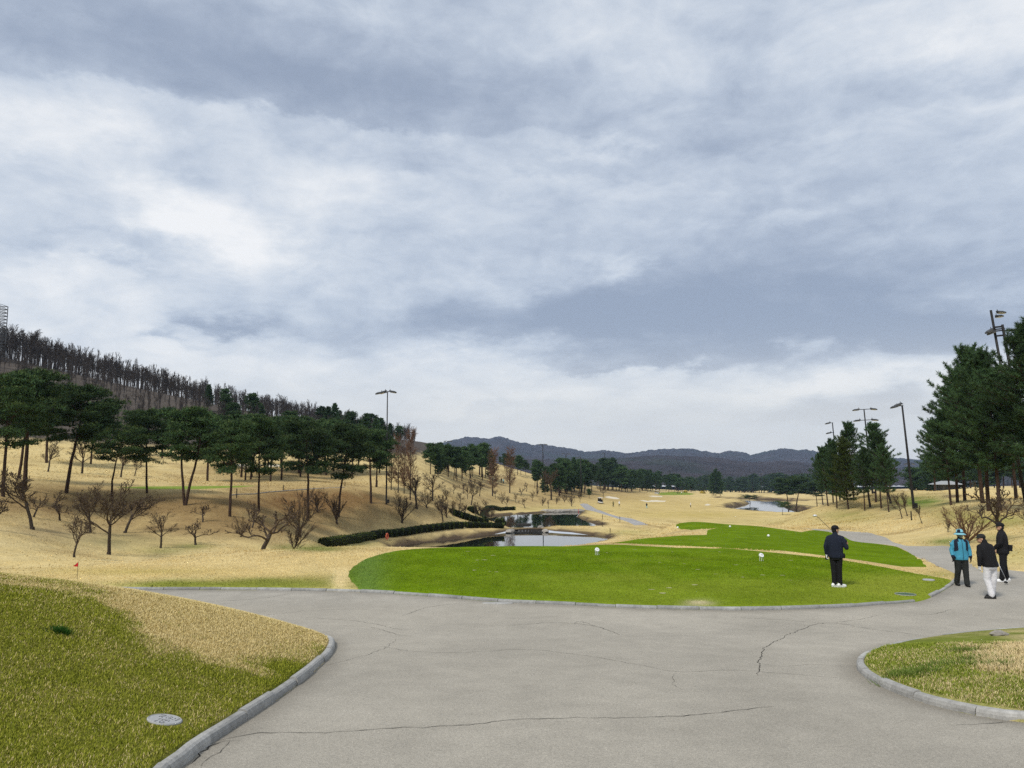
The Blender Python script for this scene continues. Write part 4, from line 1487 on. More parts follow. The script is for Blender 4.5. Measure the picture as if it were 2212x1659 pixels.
# ------------------------------------------------------------------ near left: pines on the terrace edge
for kind, x, y, yt, D, wd, lab in [
    ('pine0', 6, 1088, 806, 58, 1.05, 'tall dark pine cut by the left edge of the photo'),
    ('pine1', 40, 1027, 800, 72, 1.0, 'pine with slim trunk, second from the left edge'),
    ('pine2', 54, 1058, 797, 64, 1.1, 'thick-trunked dark pine, third from the left edge'),
    ('pine3', 144, 1046, 822, 68, 1.05, 'tall pine with bare lower trunk left of the flat-topped pine'),
    ('pine_flat', 243, 1072, 912, 69, 1.0, 'low flat-topped pine with yellowish green crown'),
    ('pine1', 318, 1063, 884, 74, 1.0, 'straight dark pine right of the flat-topped pine'),
    ('pine_two', 400, 1093, 878, 69, 1.0, 'pine forked into two trunks from the ground'),
    ('pine2', 497, 1109, 905, 66, 1.0, 'pine with curved leaning trunk standing lowest on the slope'),
    ('pine0', 560, 1086, 902, 73, 0.95, 'straight pine next to the curved-trunk pine'),
    ('pine3', 665, 1083, 902, 82, 1.0, 'tall pine with wavy trunk behind the vase-shaped shrubs'),
    ('pine1', 732, 1078, 914, 90, 1.0, 'dense pine, second to the left of the tall floodlight'),
    ('pine2', 802, 1066, 925, 98, 1.1, 'dense broad pine just left of the tall floodlight'),
]:
    put('pine_tree', kind, x, y, yt, lab, 'pines along the left terrace', D, wide=wd)
# slender pines up the slope behind
GP = 'slender pines behind the left terrace'
ORD = 'first second third fourth fifth sixth seventh eighth ninth tenth eleventh twelfth thirteenth fourteenth fifteenth sixteenth seventeenth eighteenth nineteenth twentieth twenty-first twenty-second twenty-third twenty-fourth twenty-fifth'.split()
SLEN = ([(100, 1000, 838), (196, 1002, 870), (222, 990, 860), (300, 985, 885), (350, 990, 880), (448, 1039, 890), (470, 1010, 895), (521, 1031, 895), (530, 1037, 905), (541, 1036, 893), (544, 1030, 900), (570, 1026, 898), (578, 1017, 900),
                             (584, 1040, 908), (608, 1037, 905), (607, 1011, 897), (649, 1031, 903), (645, 1022, 900), (700, 1020, 905), (705, 1027, 912), (721, 1018, 905), (760, 1030, 918), (775, 1020, 915), (812, 1052, 935), (820, 1022, 928)])
for i, (x, y, yt) in enumerate(SLEN):
    put('pine_tree', 'far%d' % (i % 4) if i % 3 else 'pine%d' % (i % 4), x, y, yt, 'slender pine on the dry slope behind the left row, %s from the left' % ORD[sum(q[0] < x for q in SLEN)], GP, wide=1.0 + 0.3 * TR.rand())

# ------------------------------------------------------------------ left: bare ornamental trees
for kind, x, y, yt, D, wd, lab in [
    ('plum0', 160, 1204, 1102, None, 0.95, 'bare pruned tree nearest the red flag, thin straight trunk'),
    ('plum1', 235, 1198, 1034, None, 0.95, 'large wide bare tree with dense twigs above the grassy hollow'),
    ('plum2', 70, 1144, 1008, None, 0.95, 'bare tree with leaning trunk in front of the thick-trunked pine'),
    ('knob0', -6, 1146, 1072, None, 1.1, 'gnarled bare tree cut by the left edge of the photo'),
    ('knob1', 73, 1117, 1066, None, 1.0, 'small bare tree half hidden behind the leaning-trunk bare tree'),
    ('knob2', 129, 1125, 1082, None, 1.15, 'small knobby bare tree, lower of the pair above the thin-trunk tree'),
    ('knob0', 123, 1105, 1058, None, 1.1, 'small knobby bare tree, upper of the pair above the thin-trunk tree'),
    ('plum0', 194, 1150, 1036, None, 0.85, 'bare tree behind and left of the large wide bare tree'),
    ('plum2', 270, 1151, 1066, None, 1.2, 'bare tree with long side branches right of the large wide tree'),
    ('spread1', 347, 1184, 1104, None, 1.0, 'rounded bare tree standing alone on the pale slope'),
    ('knob1', 422, 1177, 1121, None, 1.2, 'small rounded bare tree with green grass at its foot'),
    ('knob2', 438, 1128, 1088, None, 1.0, 'small bare tree above the rounded one with green at its foot'),
    ('knob1', 565, 1187, 1083, 52, 1.25, 'thick black gnarled bare tree at the edge of the hollow'),
    ('knob0', 545, 1140, 1080, None, 0.8, 'upright dark bare tree behind the thick gnarled one'),
    ('vase1', 520, 1160, 1112, None, 1.2, 'low bushy bare tree left of the thick gnarled one'),
    ('vase0', 634, 1174, 1110, 58, 1.0, 'grey twiggy shrub right of the thick gnarled tree'),
    ('vase1', 648, 1160, 1050, None, 0.95, 'tall vase-shaped bare shrub, left of three on the brown slope'),
    ('vase2', 686, 1107, 1053, None, 1.2, 'vase-shaped bare shrub, middle of three on the brown slope'),
    ('vase0', 728, 1132, 1052, None, 1.0, 'vase-shaped bare shrub, right of three on the brown slope'),
    ('spread0', 104, 1019, 952, None, 1.0, 'bare rounded tree on the terrace, leftmost of four'),
    ('spread1', 177, 1023, 946, None, 1.0, 'bare rounded tree on the terrace, second of four'),
    ('spread2', 261, 1031, 972, None, 1.0, 'bare rounded tree on the terrace, third of four'),
    ('spread0', 291, 1028, 984, None, 1.0, 'bare rounded tree on the terrace, rightmost of four'),
    ('vase2', 868, 1129, 1056, None, 1.1, 'bare vase-shaped tree below the tall floodlight'),
    ('spread2', 900, 1098, 1024, None, 1.0, 'dense brown bare tree on the slope right of the floodlight'),
    ('vase1', 922, 1097, 1052, None, 1.2, 'low bare shrub beside the dense brown tree'),
    ('spread1', 934, 1082, 1018, None, 1.1, 'wide bare tree with arching limbs on the slope'),
    ('spread0', 957, 1127, 1066, None, 0.9, 'bare tree above the near hedge, left of a pair'),
    ('vase0', 965, 1118, 1070, None, 1.1, 'bare tree above the near hedge, right of a pair'),
]:
    g = 'bare trees on the left slope'
    put('bare_tree', kind, x, y, yt, lab, g, D, wide=wd * 1.15)
for i, (x, y, yt) in enumerate([(978, 1115, 1080), (992, 1119, 1084), (1006, 1122, 1088), (1026, 1122, 1082), (1052, 1128, 1094), (1036, 1124, 1090), (1061, 1130, 1096)]):
    put('bare_tree', 'spread%d' % (i % 3), x, y, yt, 'small bare tree in the row by the far hedge and second pond', 'bare trees by the pond hedge')
for i, (x, y, yt, k) in enumerate([(994, 1091, 1062, 'spread1'), (1051, 1099, 1074, 'vase0'), (1018, 1091, 1032, 'spread0'), (1036, 1072, 1036, 'spread2'), (1085, 1088, 1061, 'vase1'), (1114, 1086, 1065, 'spread1'), (1134, 1098, 1075, 'knob2'), (1137, 1062, 1040, 'knob0'),
                                (1172, 1093, 1071, 'vase2'), (1202, 1089, 1066, 'vase0'), (1219, 1085, 1060, 'vase1'), (1235, 1094, 1063, 'vase2'), (1070, 1078, 1056, 'spread2'), (1095, 1096, 1072, 'spread0'), (1150, 1083, 1062, 'spread1'), (1160, 1072, 1052, 'vase1'), (1125, 1072, 1050, 'knob1'), (1185, 1098, 1078, 'knob0'), (1010, 1078, 1050, 'spread1'), (965, 1080, 1050, 'vase2'), (980, 1066, 1044, 'knob1'), (1001, 1066, 1042, 'knob2'), (1253, 1085, 1064, 'plum0')]):
    put('bare_tree', k, x, y, yt, 'small bare tree dotted on the dry slope above the second pond', 'small bare trees above the second pond')
put('bare_tree', 'spread2', 1191, 1080, 1010, 'large bare tree with many upright limbs before the dark pines', 'bare trees on the left slope')
put('bare_tree', 'spread1', 1303, 1074, 1048, 'bare tree beside the far bunker and cart path', 'bare trees on the left slope')
put('pine_tree', 'far1', 1273, 1077, 1056, 'single small young pine near the cart path', None, wide=1.2)
for i, (x, y, yt, lab) in enumerate([(860, 1064, 934, 'tall bare conical tree, left of the group right of the floodlight'), (886, 1080, 920, 'tallest thin bare conical tree right of the floodlight'), (845, 1058, 960, 'short bare conical tree next to the floodlight pole'),
                                     (873, 1066, 960, 'bare conical tree in the middle of the group by the floodlight'),
                                     (1064, 1072, 964, 'bare brown conical tree, left of the pair on the slope'), (1101, 1065, 962, 'bare brown conical tree, right of the pair on the slope')]):
    put('bare_conifer', 'meta%d' % (i % 2), x, y, yt, lab, 'bare conical trees', wide=(0.8, 0.75, 0.9, 0.8, 1.1, 1.1)[i])

# ------------------------------------------------------------------ middle: pine groves
GG = 'pines of the middle groves'
for i in range(46):      # grove on the slope beyond the hedge
    x = TR.uniform(905, 1062)
    y = np.interp(x, [900, 960, 1010, 1062], [1012, 1030, 1036, 1040]) + TR.uniform(-16, 6)
    P = spot(x, y)
    yt = np.interp(x, [900, 940, 975, 1000, 1030, 1062], [960, 952, 958, 962, 955, 958]) + TR.uniform(0, 26)
    plant('pine_tree', LIB[('far%d' % TR.randint(4)) if TR.rand() < 0.75 else 'cone%d' % TR.randint(3)], P, height_at(P, yt), 'pine in the grove on the dry slope above the ponds', 'tree', GG, TR.rand() * 6.28, wide=TR.uniform(0.8, 1.1))
for i in range(22):
    x = TR.uniform(1060, 1168)
    P = spot(x, 1028, TR.uniform(330, 420))
    yt = np.interp(x, [1060, 1168], [974, 992]) + TR.uniform(0, 14)
    plant('pine_tree', LIB['far%d' % TR.randint(4)], P, height_at(P, yt), 'pine in the grove behind the two bare conical trees', 'tree', GG, TR.rand() * 6.28, wide=TR.uniform(0.8, 1.1))
for i in range(42):
    x = TR.uniform(1150, 1298)
    P = spot(x, np.interp(x, [1150, 1200, 1298], [1063, 1070, 1062]) + TR.uniform(-14, 3))
    yt = np.interp(x, [1150, 1180, 1215, 1250, 1298], [996, 992, 986, 990, 1000]) + TR.uniform(-2, 26)
    plant('pine_tree', LIB[('far%d' % TR.randint(4)) if TR.rand() < 0.8 else 'cone%d' % TR.randint(3)], P, height_at(P, yt), 'dark pine in the dense grove left of the cart path', 'tree', GG, TR.rand() * 6.28, wide=TR.uniform(0.85, 1.15))
for i in range(62):
    x = TR.uniform(1296, 1500)
    y0 = np.interp(x, [1296, 1340, 1390, 1440, 1500], [1058, 1057, 1054, 1058, 1062])
    P = spot(x, y0 + TR.uniform(-3, 2), None if x < 1330 else np.interp(x, [1330, 1500], [430, 640]) * TR.uniform(0.95, 1.15))
    yt = np.interp(x, [1296, 1320, 1350, 1400, 1500], [990, 985, 1010, 1016, 1030]) + TR.uniform(-3, 12)
    plant('pine_tree', LIB[('far%d' % TR.randint(4)) if TR.rand() < 0.7 else 'cone%d' % TR.randint(3)], P, height_at(P, yt), 'pine in the dark row running behind the far green', 'tree', GG, TR.rand() * 6.28, wide=TR.uniform(0.9, 1.3))
def join_wood(items, name, label):
    """trees too far off to tell apart, joined: (proto, point, height, width factor)"""
    for part, mt in (('trunk', 'bark_pine'), ('crown', 'needles')):
        Vs, Cs, Fq, k0 = [], [], [], 0
        for pr, P, h, wd in items:
            me = dict(pr.parts)[part]
            s = h / pr.h
            a = TR.rand() * 6.28
            R = np.array([[math.cos(a) * wd, -math.sin(a) * wd, 0], [math.sin(a) * wd, math.cos(a) * wd, 0], [0, 0, 1]]) * s
            V = np.zeros(len(me.vertices) * 3, np.float32)
            me.vertices.foreach_get('co', V)
            F = np.zeros(len(me.loops), np.int32)
            me.loops.foreach_get('vertex_index', F)
            Vs.append(V.reshape(-1, 3) @ R.T + P)
            Fq.append(F.reshape(len(me.polygons), -1) + k0)
            k0 += len(V) // 3
            if part == 'crown':
                c = np.zeros(len(me.vertices) * 4, np.float32)
                me.color_attributes['Col'].data.foreach_get('color', c)
                Cs.append(c.reshape(-1, 4)[:, :3])
        o = obj(part, mesh_from(part, np.concatenate(Vs), np.concatenate(Fq), MATS[mt], False, np.concatenate(Cs) if Cs else None))
        if part == 'trunk':
            root = empty(name)
            tag(root, label, 'wood', None, 'stuff')
        o.parent = root


BELT = [red_pine(190 + s, 9.5, 0.15, 2.4, 0.05, tufts=5, pads=4, ln=1.0, w=0.34, m=3, dense=13, pad=(0.9, 0.5)) for s in range(3)]
items = []
for i in range(120):
    x = TR.uniform(1485, 1800)
    P = spot(x, 1060, TR.uniform(800, 960))
    yt = np.interp(x, [1490, 1545, 1600, 1640, 1700, 1775], [1034, 1028, 1036, 1024, 1026, 1028]) + TR.uniform(-4, 12)
    items.append((BELT[TR.randint(3)], P, height_at(P, yt), TR.uniform(1.0, 1.6)))
join_wood(items, 'conifer_belt', 'dark belt of conifers beyond the far pond')
for x, y, yt, lab in [(1546, 1064, 1012, 'tall conifer with floodlight above it left of the far pond'), (1556, 1065, 1018, 'conifer right beside the one below the floodlight'), (1538, 1062, 1022, 'lower conifer left of the one below the floodlight')]:
    P = spot(x, y, 520)
    plant('pine_tree', LIB['cone1'], P, height_at(P, yt), lab, 'tree', None, TR.rand() * 6, wide=0.9)
for x, y, yt, D, lab in [(1703, 1092, 1030, 330, 'leaning pine on the pond spit, left of three'), (1719, 1094, 1026, 325, 'pine on the pond spit, middle of three'), (1765, 1094, 1040, 318, 'spreading pine on the pond spit, right of three'), (1808, 1092, 1022, 300, 'pine on the far shore left of the mound')]:
    P = spot(x, y, D)
    plant('pine_tree', LIB['pine%d' % (int(x) % 4)], P, height_at(P, yt), lab, 'tree', 'pines on the pond spit', TR.rand() * 6, (0, -0.08), 1.3)
P = spot(1621, 1090, 395)
plant('pine_tree', LIB['pine_flat'], P, 4.6, 'low round shaggy pine on the tip of the spit in the far pond', 'tree', None, 1.0, wide=2.4)
P = spot(1691, 1115, 250)
plant('pine_tree', LIB['pine_flat'], P, 4.6, 'small umbrella-shaped pine on the near shore of the far pond', 'tree', None, 2.0, wide=1.2)

# ------------------------------------------------------------------ right: mound with pines
GR = 'pines on the right mound'
for kind, x, y, yt, wd, tl, lab in [
    ('white0', 1778, 1091, 985, 0.9, -0.05, 'outermost left pine of the mound, leaning left'), ('white1', 1789, 1093, 962, 0.9, -0.03, 'second pine from the left on the mound'),
    ('white2', 1800, 1086, 945, 0.8, -0.02, 'third pine from the left on the mound'), ('white_y', 1833, 1100, 938, 0.85, 0.0, 'yellowish green pine in front of the mound group'),
    ('white0', 1808, 1098, 950, 0.75, 0.0, 'pine with bare trunk just left of the yellowish pine'), ('white1', 1845, 1080, 908, 0.85, 0.0, 'tallest pine of the mound with pointed top'),
    ('white2', 1868, 1103, 965, 0.8, 0.02, 'lower pine right of the yellowish one'), ('white0', 1892, 1085, 909, 0.95, 0.0, 'tall pine on the right side of the mound'),
    ('white1', 1904, 1098, 930, 0.8, 0.02, 'pine with two bare stems on the mound front'), ('white2', 1920, 1106, 955, 0.8, 0.04, 'right-hand pine of the mound, leaning right')]:
    put('pine_tree', kind, x, y, yt, lab, GR, None, wide=wd, tilt=(0, tl))
GQ = 'tall pines at the right edge'
for kind, x, y, yt, D, wd, lab in [
    ('white1', 2054, 1085, 885, 70, 0.95, 'left pine of the big right group, lower crown'), ('white0', 2068, 1080, 828, 72, 0.95, 'second pine of the big right group'),
    ('white2', 2084, 1078, 790, 74, 0.95, 'third pine of the big right group'), ('white1', 2123, 1083, 742, 68, 1.0, 'pine with the highest rounded top before the right floodlight'),
    ('white0', 2136, 1101, 748, 58, 0.95, 'thick-trunked pine above the white-trousered golfer'), ('white2', 2160, 1102, 790, 57, 1.0, 'pine with doubled trunk above the rear golfer'),
    ('white1', 2234, 1111, 690, 53, 0.9, 'tallest pine at the right edge of the photo'), ('white0', 2285, 1112, 680, 52, 1.1, 'pine trunk cut by the right edge of the photo'),
    ('white2', 2196, 1090, 800, 75, 1.0, 'pine in the back of the big right group'), ('white0', 2020, 1070, 905, 120, 1.0, 'farther pine showing left of the big right group')]:
    put('pine_tree', kind, x, y, yt, lab, GQ, D, wide=wd)
for i in range(34):
    x = TR.uniform(1965, 2330)
    P = spot(x, 1058, TR.uniform(270, 340))
    yt = np.interp(x, [1960, 2050, 2212], [1000, 975, 985]) + TR.uniform(-8, 22)
    plant('pine_tree', LIB[('far%d' % TR.randint(4)) if TR.rand() < 0.6 else 'cone%d' % TR.randint(3)], P, height_at(P, yt), 'dark conifer in the wood behind the grey-roofed shelter', 'tree', 'wood behind the shelter', TR.rand() * 6.28, wide=TR.uniform(1.0, 1.5))
for kind, x, y, yt, D, wd, lab in [('spread1', 1949, 1121, 1062, None, 0.8, 'bare leaning tree in front of the mound, left of a pair'), ('spread0', 1960, 1115, 1060, None, 0.8, 'bare leaning tree in front of the mound, right of a pair'),
                                ('spread2', 1992, 1131, 1088, None, 0.7, 'thin bare sapling right of the leaning pair'), ('vase0', 2048, 1150, 1112, None, 0.9, 'thin two-stemmed bare tree left of the round bush'),
                                ('bush', 2088, 1152, 1074, 38, 1.45, 'wide round bare bush behind the walker in blue'), ('knob1', 2164, 1158, 1040, 36, 1.1, 'dark bare tree with thick forked limbs behind the rear golfer'),
                                ('vase1', 2236, 1150, 1068, 38, 1.3, 'twiggy bare bush cut by the right edge of the photo'), ('spread2', 1880, 1100, 1012, 98, 1.0, 'brown bare-branched tree among the mound pines'), ('spread0', 1925, 1100, 1000, 100, 1.2, 'broad leafless tree on the right of the mound')]:
    put('bare_tree', kind, x, y, yt, lab, 'bare trees and bushes on the right', D, wide=wd, tilt=(0, 0.25 if 'leaning' in lab else 0))

# ------------------------------------------------------------------ left hill: leafless wood, the ridge line tree by tree
GH = 'leafless trees on the left hill'
rx = [-60, 0, 60, 130, 200, 260, 320, 370, 400, 430, 480, 530, 580, 640, 700, 760, 820, 880]
top = [690, 708, 724, 752, 775, 790, 806, 822, 850, 856, 866, 866, 860, 872, 888, 902, 925, 948]


def hill_tree(x, D, yt, jitter=9):
    P = spot(x, 900, D)
    P[2] -= 0.2
    h = min(max(height_at(P, yt + TR.normal(0, jitter)), 4.0), 14.5)
    pr = RIDGE[TR.randint(len(RIDGE))]
    s = h / pr.h
    o = empty('bare_tree', tuple(P), TR.rand() * 6.28, (s * TR.uniform(0.9, 1.3), s * TR.uniform(0.9, 1.3), s))
    o.rotation_euler = (TR.normal(0, 0.06), TR.normal(0, 0.06), TR.rand() * 6.28)
    tag(o, 'leafless tree in the wood along the left hilltop', 'tree', GH)
    for nm, me in pr.parts:
        obj(nm, me, o)


crest = np.interp
for i in range(300):
    x = -70 + 960 * (i + TR.rand()) / 300
    Dr = np.interp(x, [0, 250, 500, 750, 900], [228, 240, 280, 330, 400])
    hill_tree(x, Dr * TR.uniform(0.93, 1.06), np.interp(x, rx, top))
# lower wood on the hillside reads as one mass
LO = [bare(130 + s, K_RIDGE[:3], 8.8, 0.17, twig='twig_far', bark='twig_far', rmin=0.045) for s in range(4)]


def slope_wood(n, name, label, t0, t1, h0, h1):
    segV, segF, k0 = [], [], 0
    for i in range(n):
        x = TR.uniform(-60, 900)
        Dr = np.interp(x, [0, 250, 500, 750, 900], [228, 240, 280, 330, 400])
        t = TR.uniform(t0, t1)
        P = spot(x, 900, Dr * t)
        pr = LO[TR.randint(4)]
        s = TR.uniform(h0, h1) / pr.h
        a = TR.rand() * 6.28
        R = np.array([[math.cos(a), -math.sin(a), 0], [math.sin(a), math.cos(a), 0], [0, 0, 1]]) * s
        for nm, me in pr.parts:
            V = np.zeros(len(me.vertices) * 3, np.float32)
            me.vertices.foreach_get('co', V)
            V = V.reshape(-1, 3) @ R.T + P
            F = np.zeros(len(me.loops), np.int32)
            me.loops.foreach_get('vertex_index', F)
            F = F.reshape(-1, 4)
            segV.append(V)
            segF.append(F + k0)
            k0 += len(V)
    o = obj(name, mesh_from(name, np.concatenate(segV), np.concatenate(segF), MATS['twig_far'], True))
    tag(o, label, 'wood', None, 'stuff')


slope_wood(420, 'brushwood', 'brown leafless brushwood covering the left hillside below the ridge', 0.60, 0.95, 4.5, 7.5)
slope_wood(620, 'brushwood', 'grey leafless wood packed along and behind the left ridge', 0.96, 1.10, 6.0, 10.0)
slope_wood(330, 'brushwood', 'thin leafless undergrowth among the ridge trees', 0.90, 1.02, 3.0, 6.0)
for i in range(26):
    x = TR.choice([TR.uniform(440, 580), TR.uniform(560, 850), TR.uniform(680, 880)])
    D = np.interp(x, [0, 250, 500, 750, 900], [228, 240, 280, 330, 400]) * TR.uniform(0.56, 0.78)
    P = spot(x, 900, D)
    plant('pine_tree', LIB[('far%d' % TR.randint(4)) if TR.rand() < 0.5 else 'cone%d' % TR.randint(3)], P, TR.uniform(6, 9), 'dark evergreen scattered in the leafless left hillside wood', 'tree', 'evergreens on the left hill', TR.rand() * 6.28, wide=TR.uniform(0.9, 1.3))
for x, y in ((735, 886), (752, 888)):
    P = spot(x, 900, 325)
    plant('pine_tree', LIB['cone0'], P, height_at(P, y), 'pointed evergreen standing out on the hill skyline', 'tree', 'skyline evergreens', TR.rand() * 6.28, wide=0.9)


# ------------------------------------------------------------------ far mountains
def mountain(name, D, prof_x, prof_y, x0, x1, depth, col, seed, rough=1.0):
    nc, nr = 620, 46
    xs = np.linspace(x0, x1, nc)
    yt = np.interp(xs, prof_x, prof_y)
    u, _ = vdir(xs, 1050)
    top = CAMZ + np.array([float(vdir(1106, y)[1]) for y in yt]) * D
    V = np.zeros((nr, nc, 3))
    rr = np.random.RandomState(seed)
    for i, t in enumerate(np.linspace(-1, 0.5, nr)):
        Dd = D + t * depth
        X = u * Dd
        f = (1 + t) if t < 0 else (1 - t * 0.8)
        f = np.clip(f, 0, 1) ** 0.85
        sp = fbm(X / 170 + seed * 3.3, np.full(nc, Dd / 260.0), 4) - 0.5
        z = -14 + (top + 14) * f + sp * (top + 14) * 0.75 * rough * (1 - abs(2 * f - 1)) * (t < 0)
        V[i] = np.stack([X, np.full(nc, Dd), z + rr.normal(0, 1.3 * D / 3000, nc)], 1)
        V[i, :, 1] += rr.normal(0, depth / nr * 0.25, nc)
    V = V.reshape(-1, 3)
    ii, jj = np.meshgrid(np.arange(nr - 1), np.arange(nc - 1), indexing='ij')
    a = (ii * nc + jj).ravel()
    F = np.stack([a, a + 1, a + nc + 1, a + nc], 1)
    n = fbm(V[:, 0] / 60, V[:, 1] / 60 + V[:, 2] / 25, 4)
    C = np.array(col)[None] * (0.55 + 0.9 * n)[:, None]
    g = smooth01((fbm(V[:, 0] / 150 + 50, V[:, 1] / 150, 3) - 0.55) * 6)[:, None]
    C = C * (1 - 0.45 * g) + np.array((0.03, 0.045, 0.03)) * 0.45 * g
    o = obj(name, mesh_from(name, V, F, MATS['forest'], True, C))
    o['kind'] = 'structure'
    return o


mountain('mountain', 3300, [500, 800, 947, 985, 1007, 1031, 1054, 1079, 1099, 1122, 1152, 1169, 1200, 1240, 1266, 1301, 1320, 1354, 1371, 1408, 1440, 1466, 1496, 1517, 1553, 1580, 1605, 1625, 1648, 1678, 1698, 1729, 1744, 1780, 1850, 1950, 2100, 2700],
         [1010, 985, 958, 949, 944, 945, 948, 942, 948, 954.5, 961, 959, 964, 970, 976.5, 972, 973.5, 979, 978, 971.5, 970, 969, 969, 973.5, 979.5, 973, 976.5, 983, 976.5, 970.7, 968, 972, 970.7, 978.8, 983, 990, 1000, 1005], 450, 2750, 1300, (0.050, 0.045, 0.053), 5)
mountain('mountain', 1750, [700, 1000, 1100, 1200, 1261, 1320, 1393, 1422, 1452, 1510, 1560, 1590, 1634, 1678, 1707, 1751, 1900, 2200, 2800], [1040, 1010, 990, 992, 990, 992, 985, 982.5, 984, 985.5, 990, 995.5, 998.5, 996, 995, 1000.5, 1012, 1010, 1015],
         600, 2800, 680, (0.045, 0.038, 0.042), 9)
# ------------------------------------------------------------------ hedges
def leaf_cloud(C, N, rng, size, col_lo, col_hi, name, matn='hedge'):
    n = len(C)
    s = np.cross(N, rng.normal(0, 1, (n, 3)))
    s /= np.linalg.norm(s, axis=1)[:, None] + 1e-9
    t = np.cross(N + rng.normal(0, 0.5, (n, 3)), s)
    t /= np.linalg.norm(t, axis=1)[:, None] + 1e-9
    l = size * rng.uniform(0.6, 1.3, (n, 1))
    V = np.stack([C - s * l * 0.35, C + s * l * 0.35, C + t * l], 1).reshape(-1, 3)
    w = rng.rand(n, 1)
    col = np.array(col_lo) * (1 - w) + np.array(col_hi) * w
    return mesh_from(name, V, np.arange(3 * n).reshape(-1, 3), MATS[matn], False, np.repeat(col, 3, 0))


def hedge(pts, label, height=1.0, width=1.3, seed=0, dens=150, Ds=None):
    if Ds is None:
        B = np.array([spot(x, y) for x, y in pts])[:, :2]
    else:
        B = np.array([spot(x, y, d) for (x, y), d in zip(pts, Ds)])[:, :2]
    Q = spline(B, 0.25)
    rng = np.random.RandomState(seed)
    root = empty('hedge', (Q[0, 0], Q[0, 1], gz(*Q[0])))
    tag(root, label, 'hedge', 'clipped hedges by the ponds')
    base = np.array(root.location)
    t = np.gradient(Q, axis=0)
    t /= np.linalg.norm(t, axis=1)[:, None]
    nr = np.stack([-t[:, 1], t[:, 0]], 1)
    zz = ground_z(Q[:, 0], Q[:, 1])
    hh = height * (0.94 + 0.14 * fbm(Q[:, 0] * 0.4, Q[:, 1] * 0.4, 3))
    prof = [(-0.44, -0.2), (-0.48, 0.5), (-0.42, 0.86), (-0.2, 0.93), (0.2, 0.93), (0.42, 0.86), (0.48, 0.5), (0.44, -0.2)]
    R = [np.array([(Q[i, 0] + nr[i, 0] * o * width, Q[i, 1] + nr[i, 1] * o * width, zz[i] + h * hh[i]) for o, h in prof]) - base for i in range(len(Q))]
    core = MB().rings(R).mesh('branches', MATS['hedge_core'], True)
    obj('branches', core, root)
    Ls = np.linalg.norm(np.diff(Q, axis=0), axis=1).sum()
    n = int(Ls * dens)
    i = rng.randint(0, len(Q), n)
    k = rng.rand(n) * (len(prof) - 1)
    k0 = k.astype(int)
    f = (k - k0)[:, None]
    pr = np.array(prof)
    pp = pr[k0] * (1 - f) + pr[np.minimum(k0 + 1, len(pr) - 1)] * f
    pp = pp * (1 + rng.normal(0, 0.05, (n, 1)))
    C = np.column_stack([Q[i] + nr[i] * (pp[:, :1] * width) + t[i] * rng.uniform(-.15, .15, (n, 1)), zz[i] + pp[:, 1] * hh[i] + rng.normal(0, 0.03, n)]) - base
    N = np.column_stack([nr[i] * pp[:, :1] * 2, np.clip(pp[:, 1] - 0.4, 0, 1)])
    N /= np.linalg.norm(N, axis=1)[:, None] + 1e-6
    obj('foliage', leaf_cloud(C, N, rng, 0.14, (0.030, 0.050, 0.012), (0.11, 0.135, 0.028), 'foliage'), root)


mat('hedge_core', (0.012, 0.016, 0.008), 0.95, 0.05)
hedge([(702, 1179), (750, 1171), (800, 1163), (848, 1156), (890, 1150), (940, 1143), (994, 1138)], 'long curved clipped hedge along the near pond bank', 0.72, 1.3, 1)
hedge([(1002, 1138), (1030, 1138.5), (1060, 1139.5), (1088, 1141)], 'short thin hedge continuing the long one towards the dam', 0.75, 1.1, 2, dens=70)
hedge([(976, 1110), (992, 1116), (1025, 1126), (1049, 1131)], 'hedge slanting down to the second pond among the bare trees', 0.8, 1.2, 3)
hedge([(1017, 1106), (1050, 1104.5), (1080, 1103.5), (1110, 1102)], 'straight low hedge along the far bank of the second pond', 0.8, 1.2, 4)
hedge([(1077, 1133), (1096, 1134)], 'small block of hedge on the bank between the ponds', 0.8, 1.2, 5)


def bush_ball(name, xv, yv, D, r, lo, hi, label, group, seed, cat='bush'):
    P = spot(xv, yv, D)
    rng = np.random.RandomState(seed)
    n = 500
    d = rng.normal(0, 1, (n, 3))
    d /= np.linalg.norm(d, axis=1)[:, None]
    d[:, 2] = np.abs(d[:, 2])
    C = d * r * (0.55 + 0.45 * rng.rand(n, 1)) * (0.8 + 0.35 * np.sin(5 * d[:, :1] + 4 * d[:, 1:2]))
    root = empty(name, tuple(P))
    tag(root, label, cat, group)
    obj('foliage', leaf_cloud(C, d, rng, r * 0.35, lo, hi, 'foliage'), root)
    st = []
    for i in range(6):
        st.append((0, np.array([0, 0, -0.1]), d[i] * r * 0.8, 0.05, 0.02))
    obj('stem', seg_mesh('stem', st, MATS['bark_grey']), root)


bush_ball('flowering_bush', 1518, 1063, 600, 2.4, (0.25, 0.20, 0.04), (0.5, 0.36, 0.05), 'yellowish bush by the dark pine row, right of two', 'yellow bushes', 1)
bush_ball('flowering_bush', 1481, 1062, 590, 1.7, (0.25, 0.20, 0.04), (0.5, 0.36, 0.05), 'yellowish bush by the dark pine row, left of two', 'yellow bushes', 2)


# ------------------------------------------------------------------ dam and shore stones
def rock(rng, s):
    mb = MB()
    k, n = 8, 5
    R = []
    for i in range(n):
        ph = -1.3 + 2.6 * i / (n - 1)
        th = np.arange(k) * 2 * math.pi / k
        q = np.stack([np.cos(th) * math.cos(ph), np.sin(th) * math.cos(ph), np.full(k, math.sin(ph))], 1)
        q *= (0.8 + 0.4 * rng.rand(k, 1))
        R.append(q * np.array(s) / 2)
    return mb.rings(R)


